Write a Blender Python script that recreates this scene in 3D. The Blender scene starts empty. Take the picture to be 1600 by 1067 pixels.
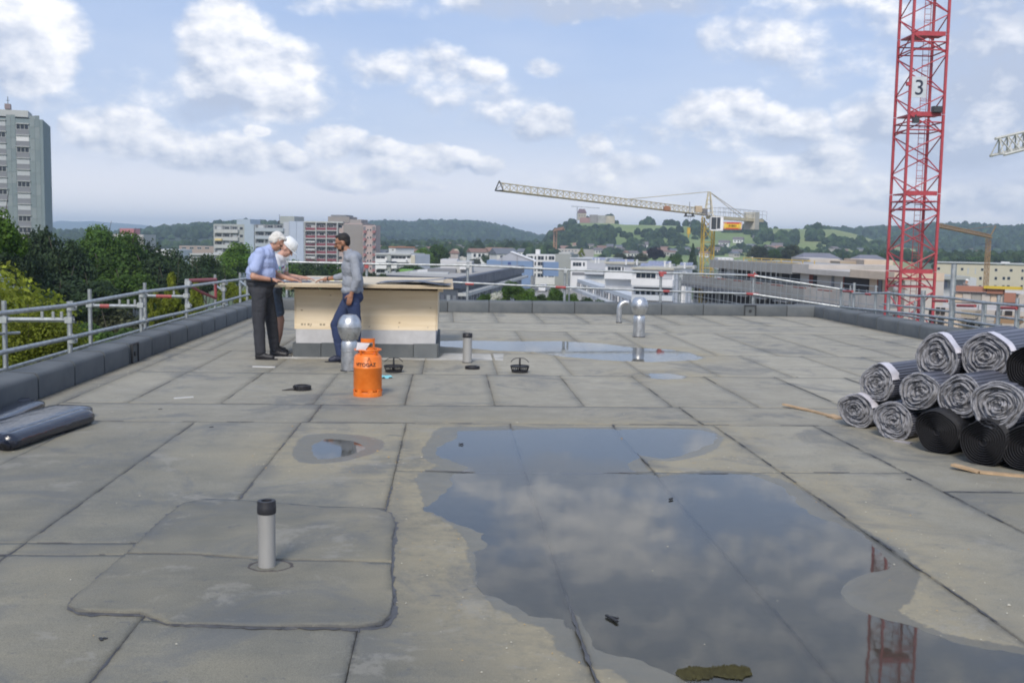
import bpy, bmesh, math, random
import numpy as np
from math import sin, cos, tan, atan, atan2, radians, degrees, pi, sqrt, floor
from mathutils import Vector, Matrix, Euler
random.seed(7)
C = bpy.context.scene
COL = C.collection
# ------------------------------------------------------------ camera
CAM_H = 1.66; FPX = 1650.0
YAW = atan(100/1650); PITCH = atan(155.5/1650); ROLL = 0.017
FW = Vector((sin(YAW)*cos(PITCH), cos(YAW)*cos(PITCH), -sin(PITCH)))
_r = Vector((cos(YAW), -sin(YAW), 0)); _u = _r.cross(FW)
RT = _r*cos(ROLL) + _u*sin(ROLL); UP = _u*cos(ROLL) - _r*sin(ROLL)
cam_data = bpy.data.cameras.new('camera'); cam = bpy.data.objects.new('camera', cam_data)
COL.objects.link(cam); C.camera = cam
cam_data.sensor_width = 36; cam_data.lens = FPX/1600*36
cam_data.clip_start = .05; cam_data.clip_end = 30000
_m = Matrix((RT, UP, -FW)).transposed().to_4x4(); _m.translation = (0, 0, CAM_H)
cam.matrix_world = _m

def ray(px, py): return FW*FPX + RT*(px-800) + UP*(533.5-py)
def P(px, py, z=0.0):                     # point where the sight line of a photo pixel meets height z
    d = ray(px, py); t = (z-CAM_H)/d.z
    return Vector((d.x*t, d.y*t, z))
def PD(px, py, d):                        # point on the sight line at distance d along the view axis
    return Vector((0, 0, CAM_H)) + ray(px, py)*(d/FPX)
def azel(px, py):
    d = ray(px, py).normalized()
    return atan2(d.x, d.y), math.asin(d.z)

# ------------------------------------------------------------ render / view
C.render.engine = 'CYCLES'
C.cycles.use_denoising = True
C.cycles.max_bounces = 6; C.cycles.diffuse_bounces = 3; C.cycles.glossy_bounces = 4
C.cycles.transparent_max_bounces = 16; C.cycles.transmission_bounces = 4; C.cycles.volume_bounces = 2
C.cycles.caustics_reflective = False; C.cycles.caustics_refractive = False
C.render.film_transparent = False
C.cycles.filter_width = 1.9
C.view_settings.view_transform = 'Standard'; C.view_settings.look = 'None'
C.view_settings.gamma = 1.0; C.view_settings.use_curve_mapping = False
C.view_settings.exposure = EXPOSURE = 0.12

# ------------------------------------------------------------ world: sky with broken cumulus
SUN_EL, SUN_AZ = radians(42), radians(194)       # azimuth clockwise from +Y (to the rear right)
W = bpy.data.worlds.new('World'); C.world = W; W.use_nodes = True
W.cycles.sampling_method = 'MANUAL'; W.cycles.sample_map_resolution = 512
nt = W.node_tree; nt.nodes.clear(); L = nt.links
def N(t, **kw):
    n = nt.nodes.new(t)
    for k, v in kw.items(): setattr(n, k, v)
    return n
def _in(sock, v):
    if isinstance(v, bpy.types.NodeSocket): L.new(v, sock)
    elif v is not None: sock.default_value = v
def M(op, a, b=None, c=None, clamp=False):
    n = N('ShaderNodeMath', operation=op); n.use_clamp = clamp
    _in(n.inputs[0], a); _in(n.inputs[1], b)
    if c is not None: _in(n.inputs[2], c)
    return n.outputs[0]
def VM(op, a, b=None, out=0):
    n = N('ShaderNodeVectorMath', operation=op); _in(n.inputs[0], a); _in(n.inputs[1], b)
    return n.outputs[out]
def MR(v, a, b, c=0., d=1., typ='SMOOTHSTEP'):
    n = N('ShaderNodeMapRange', interpolation_type=typ); _in(n.inputs[0], v)
    for i, x in enumerate((a, b, c, d)): _in(n.inputs[i+1], x)
    return n.outputs[0]
def MIXC(f, a, b, typ='MIX'):
    n = N('ShaderNodeMix', data_type='RGBA', blend_type=typ); _in(n.inputs[0], f)
    _in(n.inputs[6], a); _in(n.inputs[7], b); return n.outputs[2]
sky = N('ShaderNodeTexSky', sky_type='NISHITA'); sky.sun_disc = False
sky.sun_elevation = SUN_EL; sky.sun_rotation = SUN_AZ; sky.air_density = 1.0; sky.dust_density = 1.5; sky.ozone_density = 1.5
tc = N('ShaderNodeTexCoord'); sep = N('ShaderNodeSeparateXYZ'); L.new(tc.outputs['Generated'], sep.inputs[0])
AZ = M('ARCTAN2', sep.outputs[0], sep.outputs[1]); EL = M('ARCSINE', sep.outputs[2])
cmb = N('ShaderNodeCombineXYZ'); L.new(AZ, cmb.inputs[0]); L.new(EL, cmb.inputs[1]); UV = cmb.outputs[0]
# domain warp so that the outlines billow
nz1 = N('ShaderNodeTexNoise', noise_dimensions='3D'); nz1.inputs['Scale'].default_value = 14; nz1.inputs['Detail'].default_value = 5
L.new(UV, nz1.inputs['Vector'])
wv = VM('SUBTRACT', nz1.outputs['Color'], (0.5, 0.5, 0.5)); wv = VM('MULTIPLY', wv, (0.060, 0.038, 0)); UVW = VM('ADD', UV, wv)
BLOBS = [  # photo pixel x, y, half width, half height, strength
 (15, 45, 75, 52, 1.1), (40, 90, 55, 34, .9), (130, 122, 45, 12, .25),
 (352, 60, 50, 48, 1.0), (360, 30, 34, 26, 1.1), (385, 112, 78, 48, .95), (440, 160, 52, 28, 1.0), (330, 95, 45, 50, .5),
 (195, 205, 62, 26, 1.0), (255, 215, 70, 20, .8), (310, 232, 60, 22, .9), (365, 246, 60, 15, .7), (450, 248, 34, 13, .95), (115, 198, 17, 10, .8), (170, 225, 70, 20, .35),
 (517, 226, 30, 17, 1.0), (400, 211, 16, 6, .8), (150, 160, 160, 14, .2), (380, 150, 120, 45, .3),
 (600, 240, 38, 14, 1.05), (680, 250, 68, 16, 1.0), (755, 260, 25, 12, 1.0), (560, 275, 75, 15, .6), (620, 290, 50, 9, .5),
 (600, 105, 42, 22, .55), (690, 112, 52, 24, .6), (752, 110, 30, 18, .65), (775, 160, 42, 30, .45), (700, 150, 60, 20, .4),
 (850, 195, 42, 24, .9), (855, 100, 26, 10, .5), (930, 225, 22, 18, .6), (960, 262, 45, 18, .65), (900, 285, 70, 18, .35),
 (1085, 185, 42, 22, .75), (1160, 168, 38, 20, .95), (1215, 192, 60, 26, .8), (1150, 210, 120, 26, .5),
 (1190, 62, 70, 34, .5), (1260, 80, 60, 40, .35), (1285, 262, 48, 24, .95), (1210, 275, 60, 22, .6), (1340, 285, 60, 18, .5),
 (1380, 185, 60, 36, .7), (1500, 225, 70, 30, .75), (1560, 130, 110, 100, .55), (1500, 300, 130, 22, .6), (1580, 320, 90, 20, .5), (1100, 300, 120, 14, .3),
 (900, -10, 180, 26, .6), (1500, 20, 140, 60, .4), (560, -5, 90, 20, .35), (1300, 0, 80, 25, .4),
 (930, -80, 110, 50, .8), (1000, -230, 220, 70, .9), (1250, -250, 260, 90, .9), (800, -330, 260, 90, .9), (1500, -120, 150, 60, .8), (700, -160, 90, 30, .6),
]
field = None; lifted = None
for (bx, by, hw, hh, st) in BLOBS:
    a, e = azel(bx, by)
    q = VM('SUBTRACT', UVW, (a, e, 0)); q = VM('MULTIPLY', q, (FPX/hw/1.6, FPX/hh/1.6, 0))
    d = VM('DOT_PRODUCT', q, q, 1)
    g = M('MULTIPLY_ADD', d, -st, st)
    field = g if field is None else M('MAXIMUM', field, g)
    q2 = VM('SUBTRACT', q, (.22, .42, 0)); g2 = M('MULTIPLY_ADD', VM('DOT_PRODUCT', q2, q2, 1), -st, st); lifted = g2 if lifted is None else M('MAXIMUM', lifted, g2)
# broad cloud cover over the rest of the sky
nz2 = N('ShaderNodeTexNoise', noise_dimensions='3D'); nz2.inputs['Scale'].default_value = 2.6; nz2.inputs['Detail'].default_value = 3
_pd = VM('DIVIDE', tc.outputs['Generated'], None)
pz = M('MAXIMUM', sep.outputs[2], .02); cz = N('ShaderNodeCombineXYZ')
for i in range(3): L.new(M('ADD', pz, .25), cz.inputs[i])
L.new(cz.outputs[0], _pd.node.inputs[1]); L.new(_pd, nz2.inputs['Vector'])
gen = MR(nz2.outputs['Fac'], .45, .68, -.6, .8, 'LINEAR')
inside = M('MULTIPLY', MR(M('ABSOLUTE', M('SUBTRACT', AZ, YAW)), .46, .6, 1, 0), MR(EL, .36, .48, 1, 0))
gen = M('SUBTRACT', gen, M('MULTIPLY', inside, 2.0))
field = M('MAXIMUM', M('MAXIMUM', field, gen), -1.0)
# fine billows
nz3 = N('ShaderNodeTexNoise', noise_dimensions='3D'); nz3.inputs['Scale'].default_value = 24; nz3.inputs['Detail'].default_value = 6; nz3.inputs['Roughness'].default_value = .56
L.new(VM('MULTIPLY', UV, (1, 1.5, 1)), nz3.inputs['Vector'])
nn = M('SUBTRACT', nz3.outputs['Fac'], .5)
nz4 = N('ShaderNodeTexNoise', noise_dimensions='3D'); nz4.inputs['Scale'].default_value = 24; nz4.inputs['Detail'].default_value = 3; nz4.inputs['Roughness'].default_value = .52
L.new(VM('MULTIPLY', VM('ADD', UV, (.006, .009, 0)), (1, 1.5, 1)), nz4.inputs['Vector'])
relief = M('SUBTRACT', nz3.outputs['Fac'], nz4.outputs['Fac'])
dens = M('ADD', field, M('MULTIPLY', nn, 1.25))
alpha = MR(dens, .02, .60)
# thin veil, thicker towards the horizon
nz5 = N('ShaderNodeTexNoise', noise_dimensions='3D'); nz5.inputs['Scale'].default_value = 5; nz5.inputs['Detail'].default_value = 5
L.new(VM('MULTIPLY', UV, (1, 3.2, 1)), nz5.inputs['Vector'])
veil = M('ADD', MR(EL, .0, .2, .85, .22, 'LINEAR'), M('MULTIPLY', M('SUBTRACT', nz5.outputs['Fac'], .5), .55), clamp=True)
SKYK = .105
skyc = N('ShaderNodeVectorMath', operation='SCALE'); L.new(sky.outputs[0], skyc.inputs[0]); skyc.inputs['Scale'].default_value = SKYK
base = MIXC(.72, skyc.outputs[0], (.37, .52, .86, 1))
base = MIXC(veil, base, (.74, .80, .92, 1)); base = MIXC(MR(EL, -.02, .11, .95, 0.), base, (1.34, 1.25, 1.20, 1))
lit = M('ADD', MR(dens, .05, .9, .42, .78, 'LINEAR'), M('MULTIPLY', relief, 2.2)); lit = M('ADD', lit, M('MULTIPLY', M('SUBTRACT', lifted, field), .65), clamp=True)
dark = None
for (bx, by, hw, hh, st) in ((1570, 130, 130, 150, .95), (1500, 230, 110, 60, .7), (930, 4, 190, 22, .9), (1390, 215, 90, 40, .6), (335, 168, 60, 18, .8), (1250, 228, 70, 18, .6), (1100, -320, 700, 120, .8), (880, 150, 60, 40, .25)):
    a, e = azel(bx, by); q = VM('MULTIPLY', VM('SUBTRACT', UVW, (a, e, 0)), (FPX/hw/1.3, FPX/hh/1.3, 0)); g = M('MULTIPLY_ADD', VM('DOT_PRODUCT', q, q, 1), -st, st); dark = g if dark is None else M('MAXIMUM', dark, g)
dark = M('MULTIPLY', MR(dark, 0., .7), MR(nz4.outputs['Fac'], .62, .42, .45, 1.0))
lit = M('SUBTRACT', lit, M('MULTIPLY', dark, .75), clamp=True)
cloud = MIXC(lit, (.50, .57, .72, 1), (1.10, 1.09, 1.10, 1)); base = MIXC(M('MULTIPLY', dark, .55), base, (.50, .58, .76, 1))
full = MIXC(M('MULTIPLY', alpha, .93), base, cloud)
bg = N('ShaderNodeBackground'); L.new(full, bg.inputs[0]); bg.inputs[1].default_value = 1.0
out = N('ShaderNodeOutputWorld'); L.new(bg.outputs[0], out.inputs[0])

sun_d = bpy.data.lights.new('sun', 'SUN'); sun = bpy.data.objects.new('sun', sun_d); COL.objects.link(sun)
sun_d.energy = 2.85; sun_d.angle = radians(18); sun_d.color = (1, .93, .83)
_sd = Vector((sin(SUN_AZ)*cos(SUN_EL), cos(SUN_AZ)*cos(SUN_EL), sin(SUN_EL)))
sun.rotation_euler = _sd.to_track_quat('Z', 'Y').to_euler(); sun.location = (0, -5, 60)

# ------------------------------------------------------------ helpers
def mesh_from(name, v, f, smooth=False):
    me = bpy.data.meshes.new(name)
    v = np.asarray(v, dtype=np.float32)
    if isinstance(f, np.ndarray) and f.shape[1] == 3:
        me.from_pydata(v.tolist(), [], f.tolist()); me.update()
    elif isinstance(f, np.ndarray):
        me.vertices.add(len(v)); me.vertices.foreach_set('co', v.ravel())
        k = f.shape[1]; me.loops.add(f.size); me.loops.foreach_set('vertex_index', f.astype(np.int32).ravel())
        me.polygons.add(len(f)); me.polygons.foreach_set('loop_start', np.arange(0, f.size, k, dtype=np.int32))
        me.update(calc_edges=True); me.validate()
    else:
        me.from_pydata([tuple(map(float, q)) for q in v], [], f); me.update()
    if smooth: me.polygons.foreach_set('use_smooth', [True]*len(me.polygons))
    return me
def link(name, me, mat=None, parent=None, loc=None, rotz=0.):
    o = bpy.data.objects.new(name, me); COL.objects.link(o)
    if mat is not None and me is not None:
        mats = mat if isinstance(mat, (list, tuple)) else [mat]
        if len(me.materials) == 0:
            for m in mats: me.materials.append(m)
    if parent is not None: o.parent = parent
    if loc is not None: o.location = loc
    if rotz: o.rotation_euler = (0, 0, rotz)
    return o
def tag(o, label=None, cat=None, group=None, kind=None):
    if label: o['label'] = label
    if cat: o['category'] = cat
    if group: o['group'] = group
    if kind: o['kind'] = kind
    return o
def thing(name, label, cat, loc=(0, 0, 0), rotz=0., group=None):
    o = bpy.data.objects.new(name, None); COL.objects.link(o); o.empty_display_size = .3
    o.location = loc; o.rotation_euler = (0, 0, rotz)
    return tag(o, label, cat, group)
def copy_tree(o, parent=None, label=None, group=None):
    c = o.copy(); COL.objects.link(c)
    if parent is not None: c.parent = parent
    if label: c['label'] = label
    if group: c['group'] = group
    for ch in list(o.children): copy_tree(ch, c)
    return c

class MB:
    """collects simple solids into one mesh"""
    def __init__(s): s.v = []; s.f = []; s.m = []
    def add(s, v, f, mi=0):
        b = len(s.v); s.v += [tuple(q) for q in v]; s.f += [tuple(i+b for i in q) for q in f]; s.m += [mi]*len(f)
    def box(s, c, d, rz=0., mi=0, taper=1.):
        cx, cy, cz = c; dx, dy, dz = d[0]/2, d[1]/2, d[2]/2; cr, sr = cos(rz), sin(rz); vv = []
        for sz in (-1, 1):
            k = taper if sz > 0 else 1
            for sx, sy in ((-1, -1), (1, -1), (1, 1), (-1, 1)):
                x, y = sx*dx*k, sy*dy*k; vv.append((cx+x*cr-y*sr, cy+x*sr+y*cr, cz+sz*dz))
        s.add(vv, [(3, 2, 1, 0), (4, 5, 6, 7), (0, 1, 5, 4), (1, 2, 6, 5), (2, 3, 7, 6), (3, 0, 4, 7)], mi)
    def b2(s, a, b, mi=0): s.box([(a[i]+b[i])/2 for i in range(3)], [abs(b[i]-a[i]) for i in range(3)], 0, mi)
    def tube(s, pts, r, n=8, mi=0, caps=True):
        pts = [Vector(p) for p in pts]; rr = r if isinstance(r, (list, tuple)) else [r]*len(pts); b = len(s.v)
        up = Vector((0, 0, 1)); prev = None
        for i, p in enumerate(pts):
            t = (pts[min(i+1, len(pts)-1)]-pts[max(i-1, 0)]); t = t.normalized() if t.length > 1e-9 else Vector((0, 0, 1))
            if prev is None:
                a = t.cross(up) if abs(t.z) < .95 else t.cross(Vector((1, 0, 0)))
            else: a = prev - t*prev.dot(t)
            a.normalize(); prev = a; c = t.cross(a)
            for k in range(n):
                an = 2*pi*k/n; q = p + (a*cos(an)+c*sin(an))*rr[i]; s.v.append(tuple(q))
        for i in range(len(pts)-1):
            for k in range(n):
                k2 = (k+1) % n; s.f.append((b+i*n+k, b+i*n+k2, b+(i+1)*n+k2, b+(i+1)*n+k)); s.m.append(mi)
        if caps:
            s.f.append(tuple(b+k for k in range(n))[::-1]); s.f.append(tuple(b+(len(pts)-1)*n+k for k in range(n))); s.m += [mi, mi]
    def bar(s, a, b, r, n=6, mi=0): s.tube([a, b], r, n, mi)
    def lathe(s, prof, c=(0, 0, 0), n=24, mi=0, sx=1., sy=1.):
        b = len(s.v)
        for (r, z) in prof:
            for k in range(n):
                an = 2*pi*k/n; s.v.append((c[0]+r*cos(an)*sx, c[1]+r*sin(an)*sy, c[2]+z))
        for i in range(len(prof)-1):
            for k in range(n):
                k2 = (k+1) % n; s.f.append((b+i*n+k, b+i*n+k2, b+(i+1)*n+k2, b+(i+1)*n+k)); s.m.append(mi)
        s.f.append(tuple(b+k for k in range(n))[::-1]); s.f.append(tuple(b+(len(prof)-1)*n+k for k in range(n))); s.m += [mi, mi]
    def prism(s, poly, z0, z1, mi=0):
        n = len(poly); b = len(s.v)
        for z in (z0, z1):
            for (x, y) in poly: s.v.append((x, y, z))
        s.f.append(tuple(b+i for i in range(n))[::-1]); s.f.append(tuple(b+n+i for i in range(n)))
        for i in range(n):
            j = (i+1) % n; s.f.append((b+i, b+j, b+n+j, b+n+i))
        s.m += [mi]*(n+2)
    def build(s, name, mat, parent=None, smooth=False, loc=None, rotz=0.):
        me = bpy.data.meshes.new(name); me.from_pydata(s.v, [], s.f); me.update()
        mats = mat if isinstance(mat, (list, tuple)) else [mat]
        for m in mats: me.materials.append(m)
        if len(mats) > 1: me.polygons.foreach_set('material_index', s.m)
        if smooth:
            me.polygons.foreach_set('use_smooth', [True]*len(me.polygons))
            try: me.set_sharp_from_angle(angle=radians(40))
            except Exception: pass
        return link(name, me, None, parent, loc, rotz)

# numpy noise
def _hash(ix, iy, s):
    n = (ix*374761393 + iy*668265263 + s*974711) & 0x7fffffff
    n = ((n ^ (n >> 13))*1274126177) & 0x7fffffff
    return ((n ^ (n >> 16)) & 0xffff)/65535.0
def vnoise(x, y, s=0):
    x = np.asarray(x, float); y = np.asarray(y, float)
    ix = np.floor(x).astype(np.int64); iy = np.floor(y).astype(np.int64); fx = x-ix; fy = y-iy
    fx = fx*fx*(3-2*fx); fy = fy*fy*(3-2*fy)
    a = _hash(ix, iy, s); b = _hash(ix+1, iy, s); c = _hash(ix, iy+1, s); d = _hash(ix+1, iy+1, s)
    return (a*(1-fx)+b*fx)*(1-fy)+(c*(1-fx)+d*fx)*fy
def fbm(x, y, o=4, s=0):
    t = 0; a = .5; n = 0
    for i in range(o):
        t = t+a*vnoise(np.asarray(x)*2**i, np.asarray(y)*2**i, s+i*17); n += a; a *= .5
    return t/n - .5

# ------------------------------------------------------------ materials
class MT:
    def __init__(s, name, rough=.8, col=(.5, .5, .5), metal=0., spec=.5):
        m = bpy.data.materials.new(name); m.use_nodes = True; s.m = m; s.nt = m.node_tree; s.L = s.nt.links
        s.b = s.nt.nodes['Principled BSDF']; s.b.inputs['Roughness'].default_value = rough
        s.b.inputs['Base Color'].default_value = (*col, 1); s.b.inputs['Metallic'].default_value = metal
        s.b.inputs['Specular IOR Level'].default_value = spec
        s.tc = None
    def n(s, t, **kw):
        q = s.nt.nodes.new(t)
        for k, v in kw.items(): setattr(q, k, v)
        return q
    def _i(s, sock, v):
        if isinstance(v, bpy.types.NodeSocket): s.L.new(v, sock)
        elif v is not None:
            if hasattr(sock.default_value, '__len__') and len(sock.default_value) == 4 and len(v) == 3: v = (*v, 1)
            sock.default_value = v
    def co(s, kind='Object'):
        if s.tc is None: s.tc = s.n('ShaderNodeTexCoord')
        return s.tc.outputs[kind]
    def noise(s, scale, detail=4, rough=.55, vec=None, dist=0., out='Fac'):
        q = s.n('ShaderNodeTexNoise'); q.inputs['Scale'].default_value = scale; q.inputs['Detail'].default_value = detail
        q.inputs['Roughness'].default_value = rough; q.inputs['Distortion'].default_value = dist
        s.L.new(vec if vec is not None else s.co(), q.inputs['Vector']); return q.outputs[out]
    def vscale(s, v, vec=None):
        q = s.n('ShaderNodeVectorMath', operation='MULTIPLY'); s.L.new(vec if vec is not None else s.co(), q.inputs[0]); q.inputs[1].default_value = v; return q.outputs[0]
    def math(s, op, a, b=None, clamp=False):
        q = s.n('ShaderNodeMath', operation=op); q.use_clamp = clamp; s._i(q.inputs[0], a); s._i(q.inputs[1], b); return q.outputs[0]
    def mr(s, v, a, b, c=0., d=1., typ='SMOOTHSTEP'):
        q = s.n('ShaderNodeMapRange', interpolation_type=typ); s._i(q.inputs[0], v)
        for i, x in enumerate((a, b, c, d)): s._i(q.inputs[i+1], x)
        return q.outputs[0]
    def mix(s, f, a, b, typ='MIX'):
        q = s.n('ShaderNodeMix', data_type='RGBA', blend_type=typ); s._i(q.inputs[0], f); s._i(q.inputs[6], a); s._i(q.inputs[7], b); return q.outputs[2]
    def attr(s, name):
        q = s.n('ShaderNodeAttribute', attribute_name=name); return q.outputs['Fac']
    def rnd(s): return s.n('ShaderNodeObjectInfo').outputs['Random']
    def col(s, v): s._i(s.b.inputs['Base Color'], v); return s
    def ro(s, v): s._i(s.b.inputs['Roughness'], v); return s
    def bump(s, h, strength=.3, dist=.01):
        q = s.n('ShaderNodeBump'); q.inputs['Strength'].default_value = strength; q.inputs['Distance'].default_value = dist
        s.L.new(h, q.inputs['Height']); s.L.new(q.outputs[0], s.b.inputs['Normal']); return s
def simple(name, col, rough=.7, metal=0., var=.12, scale=3., bump=0., rv=0.):
    t = MT(name, rough, col, metal)
    n = t.noise(scale, 5, .6); k = t.mr(n, .3, .7, 1-var, 1+var, 'LINEAR')
    if rv: k = t.math('MULTIPLY', k, t.mr(t.rnd(), 0, 1, 1-rv, 1+rv, 'LINEAR'))
    q = t.n('ShaderNodeVectorMath', operation='SCALE'); q.inputs[0].default_value = col; t.L.new(k, q.inputs['Scale'])
    t.L.new(q.outputs[0], t.b.inputs['Base Color'])
    t.ro(t.mr(n, .3, .7, max(.02, rough-.08), min(1, rough+.08), 'LINEAR'))
    if bump: t.bump(t.noise(scale*12, 3), bump, .004)
    return t.m
# ============================================================ ROOF
ROOF_X0, ROOF_X1, ROOF_Y0, ROOF_Y1 = -4.10, 8.68, -6.0, 24.62
GROUND = -12.3
def pxpoly(pts): return np.array([tuple(P(x, y))[:2] for x, y in pts])
PUD_MAIN = pxpoly([(692,668),(680,676),(670,690),(658,704),(660,716),(680,730),(660,738),(650,750),(658,776),(662,798),(684,810),(704,822),(720,840),(732,856),(732,876),(742,896),(746,916),(764,940),(780,954),(808,970),(840,980),(856,996),(872,1020),(896,1036),(928,1048),(952,1052),(975,1064),(1010,1110),(1250,1190),(1700,1150),(1760,1040),(1600,1012),(1550,1004),(1502,996),(1462,984),(1418,964),(1404,954),(1428,936),(1428,912),(1436,896),(1418,872),(1382,848),(1346,826),(1310,808),(1274,780),(1246,760),(1218,748),(1170,738),(1110,736),(1074,738),(1040,742),(1015,738),(1005,726),(1015,718),(1045,722),(1080,716),(1110,706),(1132,694),(1130,684),(1112,672),(1100,668)])
PUD_SMALL = pxpoly([(466,689),(479,680),(514,678),(553,680),(584,685),(603,693),(601,702),(575,713),(531,723),(487,726),(466,722),(457,711)])
PUD_FAR = pxpoly([(640,533),(746,532),(804,533),(876,533),(933,536),(991,543),(1048,546),(1077,551),(1100,559),(1085,563),(1019,566),(962,564),(919,561),(876,557),(832,550),(775,548),(718,543),(660,540)])
PUD_TINY = pxpoly([(1004,584),(1016,583),(1048,583),(1074,588),(1071,592),(1034,593),(1014,591)])
def sdf_poly(poly, X, Y):
    d = np.full(X.shape, 1e9); ins = np.zeros(X.shape, bool); n = len(poly)
    for i in range(n):
        ax, ay = poly[i]; bx, by = poly[(i+1) % n]; ex, ey = bx-ax, by-ay
        t = np.clip(((X-ax)*ex+(Y-ay)*ey)/(ex*ex+ey*ey+1e-12), 0, 1)
        d = np.minimum(d, (X-ax-t*ex)**2+(Y-ay-t*ey)**2)
        c = ((ay > Y) != (by > Y)) & (X < (bx-ax)*(Y-ay)/(by-ay+1e-12)+ax)
        ins ^= c
    d = np.sqrt(d); return np.where(ins, -d, d)
def roof_fields(X, Y):
    """returns height, wet-edge distance"""
    w = fbm(X*2.2, Y*2.2, 4, 5)*.10 + fbm(X*9, Y*9, 3, 11)*.05
    sm = sdf_poly(PUD_MAIN, X, Y); ss = sdf_poly(PUD_SMALL, X, Y); sf = sdf_poly(PUD_FAR, X, Y); st = sdf_poly(PUD_TINY, X, Y)
    sd = np.minimum(np.minimum(sm+w*.6, ss+w*.4), np.minimum(sf+w*.8, st+w*.3))
    # depth of each hollow: water level is z = 0
    big = fbm(X*1.1+3, Y*1.1, 4, 31)
    h = np.minimum(np.minimum((sm+.11+w+big*.45)*.05, (ss+.20+w+big*.3)*.05), np.minimum((sf+.015+w*.6)*.11, (st+.03)*.06))
    hump = P(1385, 925); h = h+.03*np.exp(-((X-hump.x)**2+(Y-hump.y)**2)/.07)
    h = np.clip(h, -.011, .0075) + fbm(X*.8, Y*.8, 3, 77)*.003 + fbm(X*11, Y*11, 2, 99)*.0016
    return h, sd

def membrane_mat():
    t = MT('bitumen_membrane', .9)
    sd = t.attr('sd'); ed = t.attr('ed'); rn = t.rnd(); co = t.co()
    tone = t.noise(.7, 5, .6); mott = t.noise(3.2, 6, .65); gran = t.noise(230, 2, .6); streak = t.noise(2.0, 4, .6, t.vscale((.6, 3.2, 1)))
    base = t.mix(t.mr(tone, .35, .65), (.130, .131, .116), (.215, .202, .158))
    base = t.mix(t.mr(mott, .35, .7, 0, .55), base, (.195, .190, .162))
    base = t.mix(t.mr(streak, .52, .75, 0, .35), base, (.27, .25, .19))
    # beige mottling, brighter far and right: grazing sky sheen painted into the colour
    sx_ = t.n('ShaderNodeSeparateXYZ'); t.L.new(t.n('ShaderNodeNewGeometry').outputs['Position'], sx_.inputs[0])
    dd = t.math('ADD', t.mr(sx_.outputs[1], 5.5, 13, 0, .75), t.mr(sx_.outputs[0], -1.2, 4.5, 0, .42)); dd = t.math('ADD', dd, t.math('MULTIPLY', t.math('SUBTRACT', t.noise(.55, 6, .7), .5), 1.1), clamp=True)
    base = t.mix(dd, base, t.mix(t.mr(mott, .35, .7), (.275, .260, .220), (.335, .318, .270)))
    k = t.math('MULTIPLY', t.mr(rn, 0, 1, .90, 1.10, 'LINEAR'), t.mr(gran, .3, .7, .68, 1.32, 'LINEAR'))
    q = t.n('ShaderNodeVectorMath', operation='SCALE'); t.L.new(base, q.inputs[0]); t.L.new(k, q.inputs['Scale']); base = q.outputs[0]
    base = t.mix(1.0, base, (1.03, 1.0, .925), 'MULTIPLY')
    # silt left by dried water round the puddles
    wob = t.math('MULTIPLY', t.math('SUBTRACT', t.noise(3.5, 5, .6), .5), .5)
    sdw = t.math('ADD', sd, wob)
    silt = t.math('MULTIPLY', t.mr(sdw, .0, .75, 1, 0), t.mr(t.noise(7, 6, .75), .30, .64, .15, 1))
    base = t.mix(t.math('MULTIPLY', silt, .85), base, (.315, .270, .175))
    fl = t.noise(60, 2, .5); base = t.mix(t.math('MULTIPLY', t.mr(fl, .69, .72), t.mr(sdw, .0, .5, .75, .08)), base, (.46, .42, .30))
    # molten bitumen bleeding along the laps
    edn = t.math('ADD', ed, t.math('MULTIPLY', t.math('SUBTRACT', t.noise(14, 5, .7), .5), .055))
    fary = t.mr(sx_.outputs[1], 8.5, 13, 1, .3)
    bleed = t.math('MULTIPLY', fary, t.math('MULTIPLY', t.mr(edn, .001, .011, 1, 0), t.mr(t.noise(1.6, 4), .40, .60, .05, .65)))
    soft = t.math('MULTIPLY', fary, t.math('MULTIPLY', t.mr(ed, .0, .20, 1, 0), t.mr(t.noise(1.1, 4, .7), .42, .64, 0, .55)))
    base = t.mix(soft, base, (.10, .105, .105)); base = t.mix(bleed, base, (.06, .06, .062))
    # scuffs
    sc = t.noise(5.5, 6, .75, t.vscale((1, 1.6, 1)), .6); base = t.mix(t.mr(t.noise(.9, 7, .72, None, .8), .50, .64, 0, .55), base, (.105, .113, .118)); base = t.mix(t.mr(t.noise(1.7, 7, .75, None, .5), .55, .64, 0, .5), base, (.28, .265, .225)); base = t.mix(t.mr(sc, .62, .67, 0, .6), base, (.09, .095, .10))
    sp = t.noise(38, 3, .6); base = t.mix(t.mr(sp, .72, .745, 0, .7), base, (.07, .07, .07))
    wetm = t.mr(t.math('ADD', sd, t.math('MULTIPLY', t.math('SUBTRACT', t.noise(16, 6, .7), .5), .11)), -.008, .012, 1, 0)
    wcol = t.mix(.5, base, (.165, .165, .135)); q2 = t.n('ShaderNodeVectorMath', operation='SCALE'); t.L.new(wcol, q2.inputs[0]); q2.inputs['Scale'].default_value = .66
    t.col(t.mix(wetm, base, q2.outputs[0])); t.ro(t.mr(wetm, 0, 1, .72, .36, 'LINEAR')); t.b.inputs['Specular IOR Level'].default_value = .5
    t.bump(t.math('ADD', t.math('MULTIPLY', gran, .6), mott), .35, .006)
    return t.m
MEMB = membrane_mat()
t = MT('bitumen_black', .6, (.022, .022, .024)); t.bump(t.noise(60, 3), .3, .004); BITUMEN = t.m

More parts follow.
